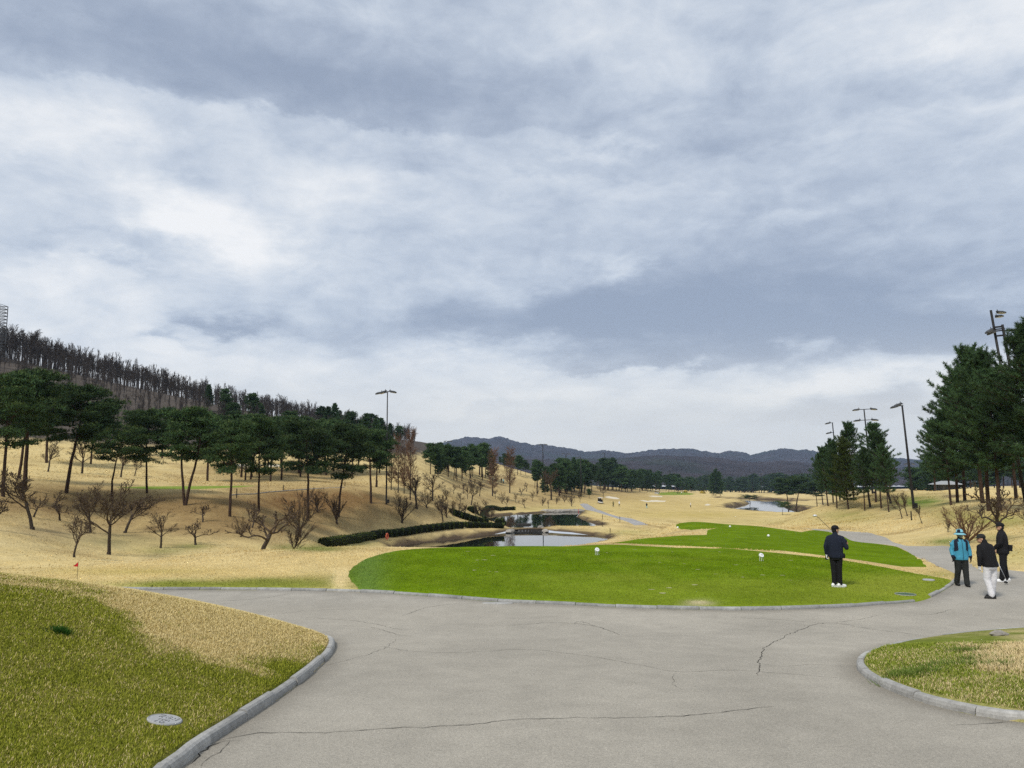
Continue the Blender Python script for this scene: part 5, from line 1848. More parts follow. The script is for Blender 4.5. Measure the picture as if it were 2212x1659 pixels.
def dam():
    A, B = plane_pick([(1107, 1149.3)], ZW1)[0], plane_pick([(1170, 1149.3)], ZW1)[0]
    root = empty('dam', (*((A + B) / 2), ZW1))
    tag(root, 'low dark stone dam between the two near ponds', 'dam')
    L = np.linalg.norm(B - A)
    a = math.atan2(B[1] - A[1], B[0] - A[0])
    rng = np.random.RandomState(4)
    n = 9
    for i in range(n):
        x = (i + 0.5) / n * L - L / 2
        m = MB().box((0, 0, 0), (L / n - 0.03, 0.9, 0.62 + rng.uniform(-.05, .05))).mesh('block', MATS['dark_stone'], False)
        obj('block', m, root, (x * math.cos(a), x * math.sin(a) + 0.5, 0.02), (rng.normal(0, .02), 0, a + rng.normal(0, .02)))
    for i, (xv, yv) in enumerate([(1104, 1150), (1100, 1151.5), (1108, 1147), (1171, 1148), (1174, 1146), (1178, 1150), (1168, 1142)]):
        p = plane_pick([(xv, yv)], ZW1)[0]
        o = obj('shore_stone', rock(rng, (1.2, 1.0, 0.7)).mesh('shore_stone', MATS['stone'], False), None, (p[0], p[1], ZW1 + 0.15), (0, 0, rng.rand() * 6))
        tag(o, 'grey boulder at the end of the low dam', 'stone', 'boulders at the dam')


dam()
rng = np.random.RandomState(9)
for i, xv in enumerate([1180, 1187, 1193, 1199, 1206, 1212, 1220, 1230, 1240, 1250]):
    p = plane_pick([(xv, 1105.6 if xv > 1210 else 1106.2)], ZW2)[0]
    o = obj('shore_stone', rock(rng, (3.0, 1.6, 0.9)).mesh('shore_stone', MATS['stone'], False), None, (p[0], p[1] + 0.4, ZW2 + 0.12), (0, 0, rng.normal(0, 0.2)))
    tag(o, 'pale flat stone on the far shore of the second pond', 'stone', 'stones on the far pond shore')
p = plane_pick([(1131, 1134)], ZW2)[0]
fl = MB().box((0, 0, 0.05), (2.4, 1.1, 0.25)).box((0, 0, 0.2), (1.9, 0.8, 0.12)).build('float', MATS['dark_stone'])
fl.location = (p[0], p[1], ZW2)
tag(fl, 'small dark float lying on the second pond', 'float')
p = plane_pick([(1700, 1114)], ZW3)[0]
fl = MB().box((0, 0, 0.05), (3.6, 1.2, 0.25)).box((0.3, 0, 0.22), (2.2, 0.8, 0.12)).build('float', MATS['dark_stone'])
fl.location = (p[0], p[1] + 2.0, ZW3)
tag(fl, 'small dark float at the near shore of the far pond', 'float')


# ------------------------------------------------------------------ floodlights
def lamp_head(root, at, az, tilt, s=1.0):
    """flat floodlight housing on a short bracket, with a paler glass underneath"""
    R = Matrix.Rotation(az, 3, 'Z') @ Matrix.Rotation(tilt, 3, 'X')
    h = MB().loft([(0, 0.42 * s, -0.10 * s, 0.30 * s, 0.44 * s), (0, 0.42 * s, 0.02 * s, 0.31 * s, 0.45 * s), (0, 0.34 * s, 0.13 * s, 0.17 * s, 0.28 * s)], 12, 4)
    h.box((0, 0.0, 0.06 * s), (0.16 * s, 0.30 * s, 0.16 * s)).tube([(0, 0, 0.12 * s), (0, -0.06 * s, 0.3 * s)], 0.035 * s, 6)
    lamp = obj('lamp', h.mesh('lamp', MATS['lamp_housing'], False), root, at, R.to_euler())
    g = MB().loft([(0, 0.42 * s, -0.125 * s, 0.26 * s, 0.39 * s), (0, 0.42 * s, -0.102 * s, 0.27 * s, 0.41 * s)], 12, 4)
    obj('glass', g.mesh('glass', MATS['lamp_glass'], False), lamp)


def floodlight(xv, yv, ytop, D, heads, label, group, lean=0.0, r=0.11, s=1.0, box=True, twin=False):
    P = spot(xv, yv, D)
    h = height_at(P, ytop)
    root = empty('floodlight', tuple(P))
    tag(root, label, 'floodlight', group)
    root.rotation_euler = (0, lean, 0)
    obj('pole', MB().tube([(0, 0, -0.4), (0, 0, 0.0), (0, 0, h * 0.5), (0, 0, h)], [r, r, r * 0.8, r * 0.6], 10).mesh('pole', MATS['dark_steel'], True), root)
    if twin:
        obj('pole', MB().tube([(-0.62, 0.2, -0.4), (-0.62, 0.2, h + 1.35)], [r * 0.8, r * 0.55], 10).mesh('pole', MATS['dark_steel'], True), root)
        br = MB().box((-0.31, 0.1, h - 0.15), (0.75, 0.08, 0.14)).box((-0.31, 0.1, h - 0.9), (0.75, 0.08, 0.14))
        obj('crossarm', br.mesh('crossarm', MATS['dark_steel'], False), root)
    for lv in sorted(set(hd[1] for hd in heads)):
        xs = [hd[0] for hd in heads if hd[1] == lv]
        a, b = min(min(xs), 0) - 0.1, max(max(xs), 0) + 0.1
        obj('crossarm', MB().box(((a + b) / 2, -0.03, h + lv), (b - a, 0.10, 0.10)).mesh('crossarm', MATS['dark_steel'], False), root)
    for hx, lv, az, tl in heads:
        lamp_head(root, (hx, 0, h + lv), az, tl, s)
    if box:
        obj('control_box', MB().box((0.16, -0.02, 0.35), (0.42, 0.34, 0.5)).box((0.16, -0.2, 0.35), (0.36, 0.02, 0.44)).mesh('control_box', MATS['dark_steel'], False), root)
    return root


GF = 'floodlight poles'
floodlight(835, 1055, 848, 100, [(-0.75, 0, 1.9, -0.2), (-0.25, 0.15, 1.2, -0.25), (0.35, 0.15, -1.4, -0.15)], 'tall dark floodlight pole standing right of the left pine row', GF, lean=-0.008, s=1.0)
floodlight(1975, 1112, 876, 86, [(-0.55, 0, 1.75, -0.2), (-0.15, 0.2, 1.5, -0.25)], 'tall dark floodlight pole before the right mound with one-sided head', GF, lean=-0.055, r=0.15, s=0.95)
floodlight(1885, 1060, 884, 128, [(-0.9, 0, 1.57, -0.05), (1.2, 0, -1.5, -0.1), (-0.9, -1.8, 1.57, -0.05), (1.2, -1.8, -1.5, -0.1)], 'double-decked floodlight rising above the mound pines', GF, lean=-0.05, r=0.16, s=1.15)
floodlight(1816, 1080, 913, 150, [(-0.5, 0, 1.6, -0.15), (-0.5, -1.9, 1.6, -0.15)], 'floodlight with two left-hand heads half hidden by the mound pines', GF, lean=-0.05, r=0.16, s=1.1)
floodlight(2236, 1090, 699, 64, [(0.55, -0.55, -1.5, 0.0), (-1.0, -0.35, 1.9, -0.35), (-0.75, -0.5, 1.6, -0.3), (-0.2, 1.1, -1.5, -0.15), (-0.35, 0.75, -1.2, 0.0)], 'twin-poled floodlight above the tall pines at the right edge', GF, lean=-0.105, r=0.17, s=0.78, twin=True)
rt = bpy.data.objects[-1] if False else None
for i, (xv, yv, yt, D, two) in enumerate([(967, 1000, 953, 330, 1), (1173, 1040, 960, 300, 1), (1223, 1040, 980, 320, 1), (1255, 1050, 988, 300, 0), (1294, 1050, 1006, 420, 1), (1307, 1050, 978, 480, 0), (1351, 1050, 1006, 500, 1), (1385, 1055, 1014, 560, 0), (1447, 1058, 1013, 640, 1), (1542, 1062, 1014, 560, 0), (1645, 1064, 1023, 790, 1), (1968, 1058, 1002, 262, 1)]):
    hd = [(-0.8, 0, 1.57, -0.1), (0.8, 0, -1.57, -0.1)] if two else [(-0.7, 0, 1.57, -0.1)]
    floodlight(xv, yv, yt, D, hd, ['distant floodlight on the hill skyline right of the left wood', 'distant floodlight standing above the grove by the second pond', 'distant floodlight over the dark grove left of the cart path', 'distant one-headed floodlight over the same dark grove',
                                'distant pale-headed floodlight low in the dark grove', 'distant floodlight against the near mountain foot', 'distant floodlight over the dark row, left of two pale pairs', 'distant one-headed floodlight over the dark row', 'distant pale-headed floodlight behind the far green',
                                'distant floodlight above the tall conifer left of the far pond', 'distant double floodlight mirrored in the far pond', 'distant floodlight just left of the big right pines'][i], 'distant floodlights', r=0.16 + D / 3500, s=1.0 + D / 1400, box=False)


# ------------------------------------------------------------------ lattice tower at the left edge
def lattice(xv, ytop, D, half):
    P = spot(xv, 800, D)
    h = height_at(P, ytop)
    root = empty('lattice_tower', tuple(P), 0.0)
    tag(root, 'steel lattice tower on the wooded hill at the left edge', 'tower')
    n = 16
    c = [(-1, -1), (1, -1), (1, 1), (-1, 1)]

    def pt(k, f):
        w = half * (1 - 0.04 * f)
        return np.array([c[k % 4][0] * w, c[k % 4][1] * w, f * h])
    for k in range(4):
        obj('leg', MB().tube([pt(k, 0) - [0, 0, 0.5], pt(k, 1)], [0.13, 0.13], 6).mesh('leg', MATS['galv_dark'], False), root)
    for k in range(4):
        mb = MB()
        for i in range(n):
            a, b = i / n, (i + 1) / n
            mb.tube([pt(k, b), pt(k + 1, b)], 0.06, 4).tube([pt(k, a), pt(k + 1, b)], 0.05, 4).tube([pt(k + 1, a), pt(k, b)], 0.05, 4)
        obj('bracing', mb.mesh('bracing', MATS['galv_dark'], False), root)


mat('galv_dark', (0.10, 0.105, 0.11), 0.6, 0.4)
lattice(-27, 658, 205, 2.6)


# ------------------------------------------------------------------ shelter behind the right pines
def shelter():
    P = spot(2045, 1060, 235)
    root = empty('shelter', tuple(P), -0.1, 0.72)
    tag(root, 'low dark shelter with grey hipped roof behind the right pines', 'building')
    obj('wall', MB().box((0.3, 0.4, 1.1), (6.0, 3.2, 2.4)).mesh('wall', MATS['wall_dark'], False), root)
    obj('roof', MB().add([(-5.9, -3.4, 2.35), (5.9, -3.4, 2.35), (5.9, 3.6, 2.35), (-5.9, 3.6, 2.35), (-2.0, 0.1, 3.75), (2.0, 0.1, 3.75), (-5.9, -3.4, 2.2), (5.9, -3.4, 2.2), (5.9, 3.6, 2.2), (-5.9, 3.6, 2.2)],
                        [np.array([(0, 1, 5, 4), (2, 3, 4, 5), (0, 6, 7, 1), (1, 7, 8, 2), (2, 8, 9, 3), (3, 9, 6, 0), (6, 9, 8, 7)]), np.array([(1, 2, 5), (3, 0, 4)])]).mesh('roof', MATS['roof_grey'], False), root)
    for x in (-5.4, -2.4, 2.4, 5.4):
        obj('post', MB().box((x, -3.0, 1.05), (0.16, 0.16, 2.5)).mesh('post', MATS['wall_dark'], False), root)
    obj('door', MB().box((-1.2, -1.24, 0.95), (0.9, 0.06, 2.0)).mesh('door', MATS['glass_dark'], False), root)
    obj('window', MB().box((1.4, -1.24, 1.4), (1.4, 0.06, 0.9)).mesh('window', MATS['glass_dark'], False), root)


shelter()


# ------------------------------------------------------------------ golf carts on the far path
def cart(xv, yv, D, yaw, label):
    P = spot(xv, yv, D)
    root = empty('golf_cart', tuple(P), yaw)
    tag(root, label, 'golf cart', 'golf carts on the path')
    obj('body', MB().loft([(0, 0, 0.28, 0.60, 1.45), (0, 0, 0.5, 0.64, 1.5), (0, 0.1, 0.72, 0.60, 1.3)], 16, 5).mesh('body', MATS['white_plastic'], True), root)
    obj('roof', MB().loft([(0, 0, 1.85, 0.62, 1.35), (0, 0, 1.92, 0.68, 1.42), (0, 0, 1.98, 0.55, 1.25)], 16, 6).mesh('roof', MATS['white_plastic'], True), root)
    for sx in (-0.55, 0.55):
        for sy in (-1.15, 1.15):
            obj('pillar', MB().tube([(sx, sy, 0.6), (sx, sy * 0.92, 1.87)], 0.035, 6).mesh('pillar', MATS['dark_steel'], True), root)
            w = obj('wheel', MB().tube([(-0.09, 0, 0), (0.09, 0, 0)], 0.26, 16).mesh('wheel', MATS['rubber'], False), root, (sx, sy * 0.85, 0.26))
            obj('rim', MB().tube([(-0.1, 0, 0), (0.1, 0, 0)], 0.13, 12).mesh('rim', MATS['galvanised'], False), w)
    for y in (-0.25, 0.55):
        obj('seat', MB().box((0, y, 0.82), (1.1, 0.5, 0.16)).box((0, y - 0.26, 1.12), (1.1, 0.12, 0.5)).mesh('seat', MATS['rubber'], False), root)
    obj('windscreen', MB().box((0, 1.12, 1.3), (1.05, 0.03, 0.9)).mesh('windscreen', MATS['glass_dark'], False), root)
    for x in (-0.25, 0.22):
        obj('golf_bag', MB().tube([(x, -1.35, 0.5), (x, -1.45, 1.35)], [0.14, 0.16], 8).mesh('golf_bag', MATS['black_cloth'], True), root)


cart(1297, 1088, None, 0.15, 'white-roofed golf cart nearer on the far cart path')
cart(1419, 1064, 470, 1.0, 'smaller distant golf cart beyond the far bunker')

# ------------------------------------------------------------------ tee markers, flag, ring, stakes
GM = 'round white tee markers'


def marker(xv, yv, label, s=1.0, D=None):
    P = spot(xv, yv, D)
    root = empty('tee_marker', tuple(P), 0.25)
    tag(root, label, 'tee marker', GM)
    R = Matrix.Rotation(math.radians(-58), 3, 'X')
    m = MB().tube([(0, 0, -0.03), (0, 0, -0.022), (0, 0, 0.022), (0, 0, 0.03)], [0.066, 0.074, 0.074, 0.066], 20)
    d = obj('disc', m.mesh('disc', MATS['white_plastic'], False), root, (0, 0, 0.17 * s), (math.radians(55), 0.15, 0), s)
    for x in (-0.02, 0.018):
        obj('mark', MB().box((x, 0.005, 0.032), (0.012, 0.03, 0.003)).mesh('mark', MATS['black_cloth'], False), d)
    for x, y in ((-0.06, 0.0), (-0.015, -0.03), (0.02, 0.03), (0.06, 0.0)):
        obj('leg', MB().tube([(x * s, y * s, -0.03), (x * s, y * s, 0.15 * s)], 0.006 * s, 6).mesh('leg', MATS['white_plastic'], False), root)


def ball_marker(xv, yv, label, D=None, r=0.075):
    P = spot(xv, yv, D)
    root = empty('tee_marker', tuple(P))
    tag(root, label, 'tee marker', GM)
    obj('ball', MB().ellipsoid((0, 0, r * 0.95), (r, r, r)).mesh('ball', MATS['white_plastic'], True), root)
    obj('stem', MB().tube([(0, 0, -0.05), (0, 0, r * 0.3)], 0.02, 6).mesh('stem', MATS['dark_steel'], True), root)


marker(1290, 1199, 'white disc tee marker near the middle of the near tee', 1.15)
marker(1645, 1212, 'white disc tee marker left of the golfer in navy', 1.15)
ball_marker(1660, 1160, 'white ball tee marker in the middle of the second tee', None)
ball_marker(1464, 1141.5, 'white ball tee marker at the left tip of the far tee', None)
ball_marker(1577, 1139.5, 'white ball tee marker on the far tee, right of a pair', None)

P = spot(166, 1262, 15.0)
h = height_at(P, 1246)
root = empty('flag', tuple(P))
tag(root, 'small red triangular flag on a thin stick behind the left bank', 'flag')
obj('stick', MB().tube([(0, 0, -0.1), (0, 0, h)], 0.004, 6).mesh('stick', MATS['dark_steel'], True), root)
F = np.array([(0, 0, h), (-0.02, 0.006, h - 0.022), (-0.05, -0.004, h - 0.055), (-0.10, 0.004, h - 0.088), (-0.05, 0.004, h - 0.092), (0, 0, h - 0.095)])
V = np.concatenate([F, F + [0, 0.002, 0]])
obj('cloth', MB().add(V, [np.array([(i, (i + 1) % 6, 6 + (i + 1) % 6, 6 + i) for i in range(6)] + [(0, 5, 4, 1), (1, 4, 3, 2), (6, 7, 10, 11), (7, 8, 9, 10)])]).mesh('cloth', MATS['red_paint'], False), root)

P = spot(836, 1168)
root = empty('life_ring', tuple(P), 0.9)
tag(root, 'orange life ring on a post on the near pond bank', 'life ring')
th = np.linspace(0, 2 * math.pi, 25)
obj('ring', MB().tube(np.stack([0.32 * np.cos(th), np.zeros(25), 0.5 + 0.32 * np.sin(th)], 1), 0.075, 10, False).mesh('ring', MATS['orange_paint'], True), root, rot=(0, 0, 0.45))
obj('post', MB().box((0, 0.12, 0.35), (0.07, 0.07, 1.0)).mesh('post', MATS['white_paint'], False), root)

for i, (xv, yv, c, hgt, lab) in enumerate([(1250, 1108.5, 'red_paint', 0.9, 'red stake on the tip of the pond bank'), (1235, 1113, 'dark_steel', 0.7, 'dark stake left of the red stake at the second pond'), (1301.5, 1122, 'dark_steel', 0.8, 'dark stake on the bank below the cart path'), (1339, 1128, 'dark_steel', 0.9, 'thin stake beside the cart path bend'),
                                     (1301, 1138, 'dark_steel', 0.7, 'stake at the right end of the second pond'), (1318, 1151, 'dark_steel', 0.6, 'stake at the right end of the near pond'), (612, 1061, 'dark_steel', 0.7, 'dark stake by the terrace path kerb'), (511, 1076, 'dark_steel', 0.9, 'dark stake right of the curved-trunk pine'),
                                     (745, 1050, 'dark_steel', 0.6, 'stake on the crest near the floodlight'), (1969, 1124, 'dark_steel', 0.7, 'short stake by the leaning bare pair'), (814, 1052, 'dark_steel', 0.9, 'dark post box between the last pine and the floodlight'), (472, 1020, 'white_paint', 0.8, 'white stake far on the slope behind the pines')]):
    P = spot(xv, yv)
    s = 0.12 if 'post box' in lab else 0.045
    o = MB().box((0, 0, hgt / 2 - 0.1), (s * 1.6, s * 1.6, hgt + 0.2)).loft([(0, 0, hgt - 0.02, s, s), (0, 0, hgt + 0.06, s * 0.5, s * 0.5)], 8).build('stake', MATS[c])
    o.location = tuple(P)
    tag(o, lab, 'stake', 'marker stakes')

# kerb line of the terrace path
Q = spline(np.array([spot(x, y)[:2] for x, y in [(500, 1070), (533, 1068), (580, 1063.5), (623, 1060), (680, 1056), (744, 1053)]]), 0.6)
kz = ground_z(Q[:, 0], Q[:, 1])
o = MB().tube(np.column_stack([Q, kz + 0.03]), 0.06, 5).build('path_edge', MATS['concrete'])
tag(o, 'thin concrete edging along the terrace path behind the pines', 'edging')


# ------------------------------------------------------------------ covers and drain
def frame_at(P):
    e = 0.25
    n = Vector((-(gz(P[0] + e, P[1]) - gz(P[0] - e, P[1])) / (2 * e), -(gz(P[0], P[1] + e) - gz(P[0], P[1] - e)) / (2 * e), 1)).normalized()
    return n.to_track_quat('Z', 'Y').to_euler()


P = spot(356, 1556)
root = empty('manhole_cover', tuple(P + [0, 0, 0.008]))
root.rotation_euler = frame_at(P)
tag(root, 'round grey concrete manhole cover set in the left grass', 'manhole cover')
root.scale = (0.82, 0.82, 0.82)
obj('plate', MB().tube([(0, 0, -0.08), (0, 0, 0.0), (0, 0, 0.004)], [0.19, 0.19, 0.186], 40).mesh('plate', MATS['concrete_pale'] if 'concrete_pale' in MATS else mat('concrete_pale', (0.36, 0.365, 0.37), 0.85, 0.2, noise=[(20, 0.08), (90, 0.08)]), False), root)
th = np.linspace(0, 2 * math.pi, 41)
obj('rim', MB().tube(np.stack([0.178 * np.cos(th), 0.178 * np.sin(th), np.full(41, 0.005)], 1), 0.005, 6, False).mesh('rim', MATS['concrete_pale'], True), root)
mat('groove', (0.17, 0.172, 0.175), 0.9, 0.1)
mat('drain_dark', (0.045, 0.075, 0.05), 0.9, 0.1)


def rel(px, py):      # strokes read off the cover: pixel of the close-up -> plate coordinates
    return ((px - 1110) / 870 * 0.19, (455 - py) / 205 * 0.19)


for st in [[(370, 410), (470, 450), (580, 460), (720, 445), (800, 420)], [(410, 380), (520, 352), (650, 350), (780, 380)], [(450, 405), (490, 415), (540, 402), (710, 412)],
           [(745, 500), (900, 512)], [(820, 460), (935, 490), (1050, 430), (1080, 400)], [(870, 425), (950, 432)], [(950, 388), (1010, 384), (1030, 392), (1120, 400)],
           [(985, 575), (1080, 592), (1200, 612), (1235, 600)], [(1120, 550), (1150, 530)], [(1250, 570), (1310, 562), (1400, 572)], [(1280, 622), (1390, 620), (1480, 600)],
           [(1160, 490), (1250, 518), (1400, 515), (1490, 480), (1540, 480)], [(1260, 463), (1390, 463)], [(1310, 410), (1360, 420), (1425, 410)], [(1410, 378), (1490, 385), (1560, 425), (1660, 460), (1740, 440), (1815, 395)], [(1450, 530), (1520, 535), (1620, 510)]]:
    pts = [(*rel(*p), 0.005) for p in st]
    obj('lettering', MB().tube(pts, 0.0045, 5).mesh('lettering', MATS['groove'], False), root)

P = spot(1956, 1284)
root = empty('drain_grate', tuple(P + [0, 0, 0.006]))
root.scale = (0.7, 0.7, 0.7)
root.rotation_euler = (0, 0, 0)
tag(root, 'round green grated drain with pale rim at the tee corner', 'drain')
obj('rim', MB().tube(np.stack([0.36 * np.cos(th), 0.36 * np.sin(th), np.zeros(41)], 1), 0.016, 8, False).mesh('rim', MATS['concrete'], True), root)
obj('pit', MB().tube([(0, 0, -0.06), (0, 0, -0.02)], 0.345, 32).mesh('pit', MATS['drain_dark'], False), root)
for i in range(11):
    y = -0.3 + 0.06 * i
    w = math.sqrt(max(0.345 ** 2 - y * y, 0.01))
    obj('bar', MB().box((0, y, 0.0), (2 * w, 0.018, 0.025)).mesh('bar', MATS['green_metal'], False), root)
for i in range(7):
    x = -0.27 + 0.09 * i
    w = math.sqrt(max(0.345 ** 2 - x * x, 0.01))
    obj('bar', MB().box((x, 0, -0.004), (0.014, 2 * w, 0.02)).mesh('bar', MATS['green_metal'], False), root)
P = spot(2006, 1253.5)
o = MB().tube([(0, 0, -0.05), (0, 0, 0.02), (0, 0, 0.03)], [0.17, 0.17, 0.155], 24).build('valve_cover', MATS['concrete_pale'])
o.location = tuple(P)
tag(o, 'small flat pale round cover in the tee grass near the walker', 'cover')
# drainage dip in the kerb: pale fan of concrete
P = spot(1075, 1302)
o = MB().loft([(0, 0, -0.04, 0.42, 0.16), (0, 0, 0.012, 0.40, 0.14), (0, 0, 0.016, 0.3, 0.08)], 20).build('gutter_stone', MATS['concrete'])
o.location = (P[0], P[1] - 0.08, zbase(P[0], P[1]))
tag(o, 'small pale gutter stone at the dip of the tee kerb', 'gutter')
rng = np.random.RandomState(2)
P = spot(2157, 1373)
o = rock(rng, (0.34, 0.2, 0.12)).build('stone', MATS['stone'])
o.location = tuple(P + [0, 0, 0.03])
tag(o, 'small pale stone lying on the far edge of the right island', 'stone')

# divots and sand scars on the tees (too many and small to count)
rng = np.random.RandomState(6)
mb = MB()
spots = [(1053, 307), (1237, 338), (1358, 305), (1100, 450), (1263, 463), (1215, 460), (1120, 373), (1175, 371), (1765, 312), (2080, 316)]
spots = [((1300 + a / 1.843) * .54, (2050 + b / 1.843) * .54) for a, b in spots]
s2 = [(168, 373), (220, 414), (376, 423), (570, 490), (745, 510), (870, 496), (997, 498), (1045, 400), (280, 580), (165, 590), (240, 613), (440, 560), (1040, 530), (460, 460), (60, 330), (300, 345), (700, 430), (600, 345)]
spots += [((2500 + a / 1.58) * .54, (2000 + b / 1.58) * .54) for a, b in s2]
for xv, yv in spots:
    p = pick([(xv, yv)])[0]
    k = 7
    a, b = rng.uniform(0.04, 0.11), rng.uniform(0.03, 0.09)
    thh = np.arange(k) * 2 * math.pi / k
    X, Y = p[0] + a * np.cos(thh) * rng.uniform(.6, 1.2, k), p[1] + b * np.sin(thh) * rng.uniform(.6, 1.2, k)
    z = ground_z(X, Y) + 0.006
    V = np.column_stack([X, Y, z])
    V = np.concatenate([V, [V.mean(0)]])
    mb.add(V, np.array([(k, i, (i + 1) % k) for i in range(k)]))
o = mb.build('divots', mat('divot', (0.40, 0.39, 0.20), 0.95, 0.1))
tag(o, 'scattered pale divots and sand scars on the tee turf', 'divots', None, 'stuff')
# ------------------------------------------------------------------ people
def V3(*a):
    return np.array(a, float)


def hand(mb, wrist, d, thumb, curl=0.5, s=1.0):
    """palm, four unequal bent fingers and a thumb leaving the side of the palm; d points to the fingertips, thumb to the thumb side"""
    d = nrm(np.array(d, float))
    t = nrm(np.array(thumb, float) - d * np.dot(thumb, d))
    n = np.cross(t, d)                      # out of the back of the hand
    w = np.array(wrist, float)
    for o in (-0.026, -0.009, 0.009, 0.026):
        mb.capsule(w + t * o * s * 0.8, w + d * 0.085 * s + t * o * s, 0.014 * s, 0.013 * s, 8)
    for o, L in zip((0.030, 0.010, -0.011, -0.030), (0.070, 0.078, 0.072, 0.056)):
        a = w + d * 0.088 * s + t * o * s
        d1 = nrm(d * math.cos(curl * 0.7) - n * math.sin(curl * 0.7))
        d2 = nrm(d * math.cos(curl * 1.7) - n * math.sin(curl * 1.7))
        b = a + d1 * L * 0.5 * s
        mb.capsule(a, b, 0.0095 * s, 0.009 * s, 7)
        mb.capsule(b, b + d2 * L * 0.5 * s, 0.009 * s, 0.0075 * s, 7)
    a = w + d * 0.025 * s + t * 0.030 * s
    b = a + nrm(d * 0.7 + t * 0.6 - n * 0.3) * 0.045 * s
    mb.capsule(a, b, 0.012 * s, 0.010 * s, 7)
    mb.capsule(b, b + nrm(d * 0.9 + t * 0.1 - n * 0.5) * 0.034 * s, 0.010 * s, 0.008 * s, 7)


def rotz(p, a):
    c, s = math.cos(a), math.sin(a)
    p = np.asarray(p, float)
    return np.stack([p[..., 0] * c - p[..., 1] * s, p[..., 0] * s + p[..., 1] * c, p[..., 2]], -1)


def person(P, yaw, H, J, label, group=None, jacket='black_cloth', trousers='black_cloth', shoes='rubber', gloves=(None, None), hat=('cap', 'black_cloth'), voxel=0.013, puff=1.0, leg_r=1.0, hair=True, mask=None, detail=True, panel=None):
    """J: pose with head, hips, knees, ankles, shoulders, elbows, wrists (left first), local metres for a 1.72 m figure, facing +Y"""
    root = empty('person', tuple(P), yaw, H / 1.72)
    tag(root, label, 'person', group)
    hd, hy, hp = V3(*J['head']), J.get('head_yaw', 0.0), J.get('head_pitch', 0.0)
    sh = [V3(*p) for p in J['sh']]
    el = [V3(*p) for p in J['el']]
    wr = [V3(*p) for p in J['wr']]
    hi = [V3(*p) for p in J['hip']]
    kn = [V3(*p) for p in J['kn']]
    an = [V3(*p) for p in J['an']]
    mid = (hi[0] + hi[1]) / 2
    nk = (sh[0] + sh[1]) / 2 + V3(0, 0.0, 0.095)

    def hdp(p):         # head-local point
        p = np.asarray(p, float)
        c, s = math.cos(hp), math.sin(hp)
        q = np.stack([p[..., 0], p[..., 1] * c - p[..., 2] * s, p[..., 1] * s + p[..., 2] * c], -1)
        return rotz(q, hy) + hd
    Rh = np.array(Matrix.Rotation(hy, 3, 'Z') @ Matrix.Rotation(hp, 3, 'X'))
    # body: one continuous surface from head to feet
    b = MB()
    b.ellipsoid(hdp((0, -0.008, 0.022)), (0.076, 0.096, 0.098), R=Rh)
    b.ellipsoid(hdp((0, 0.022, -0.045)), (0.058, 0.070, 0.072), R=Rh)
    b.ellipsoid(hdp((0, 0.055, -0.085)), (0.032, 0.028, 0.026), 10, 7, R=Rh)
    b.capsule(hdp((0, 0.088, 0.0)), hdp((0, 0.103, -0.030)), 0.010, 0.014, 8)
    for s in (-1, 1):
        b.ellipsoid(hdp((s * 0.078, -0.005, -0.015)), (0.012, 0.022, 0.032), 8, 6, R=Rh)
    b.capsule(hdp((0, -0.015, -0.06)), nk, 0.054, 0.060)
    b.loft([(mid[0], mid[1], mid[2] - 0.06, 0.12, 0.09), (mid[0], mid[1], mid[2] + 0.1, 0.13, 0.09), *[(mid[0] + (nk[0] - mid[0]) * f, mid[1] + (nk[1] - mid[1]) * f, mid[2] + (nk[2] - mid[2]) * f, rx, 0.09) for f, rx in ((0.45, 0.12), (0.75, 0.15), (0.95, 0.12))]])
    for s in (0, 1):
        b.capsule(sh[s], el[s], 0.045, 0.038).capsule(el[s], wr[s], 0.038, 0.026)
        b.capsule(hi[s], kn[s], 0.07, 0.05).capsule(kn[s], an[s], 0.05, 0.036).capsule(an[s], an[s] + V3(0, 0.02, -0.035), 0.034, 0.030)
        d = nrm(wr[s] - el[s]) if 'hd' not in J else nrm(np.array(J['hd'][s], float))
        th_ = V3(*J['th'][s]) if 'th' in J else V3(0, 1, 0)
        hand(b, wr[s] - d * 0.01, d, th_, J.get('curl', (0.5, 0.5))[s])
    body = remesh(b, 'body', MATS['skin'], root, 0.0075 if detail else 0.022, 3, 0.4)
    if detail:
        for s in (-1, 1):
            e = MB().ellipsoid(hdp((s * 0.030, 0.080, 0.012)), (0.011, 0.007, 0.007), 8, 6, R=Rh).build('eye', MATS['hair'], body)
            MB_ = MB().capsule(hdp((s * 0.018, 0.088, 0.032)), hdp((s * 0.044, 0.078, 0.030)), 0.005, 0.004, 6).build('eyebrow', MATS['hair'], body)
        MB().capsule(hdp((-0.022, 0.086, -0.060)), hdp((0.022, 0.086, -0.060)), 0.005, 0.005, 6).build('mouth', mat('lips', (0.30, 0.12, 0.09), 0.6, 0.3), body)
    if hair:
        h = MB().ellipsoid(hdp((0, -0.022, 0.018)), (0.082, 0.092, 0.092), R=Rh).ellipsoid(hdp((0, -0.05, -0.03)), (0.066, 0.058, 0.062), R=Rh)
        remesh(h, 'hair', MATS['hair'], root, 0.014, 3)
    # jacket
    j = MB()
    zt, zb = nk[2] + 0.015, J.get('hem', mid[2] - 0.07)
    tw = np.array(nk[:2]) - np.array(mid[:2])
    secs = []
    for f, rx, ry in ((0.0, 0.195, 0.145), (0.08, 0.205, 0.150), (0.25, 0.192, 0.142), (0.5, 0.200, 0.142), (0.70, 0.205, 0.135), (0.82, 0.185, 0.122), (0.91, 0.130, 0.100), (1.0, 0.074, 0.078)):
        z = zb + (zt - zb) * f
        g = (z - mid[2]) / (nk[2] - mid[2])
        secs.append((mid[0] + tw[0] * g, mid[1] + tw[1] * g, z, rx * puff, ry * puff))
    j.loft(secs, 20, 2.5)
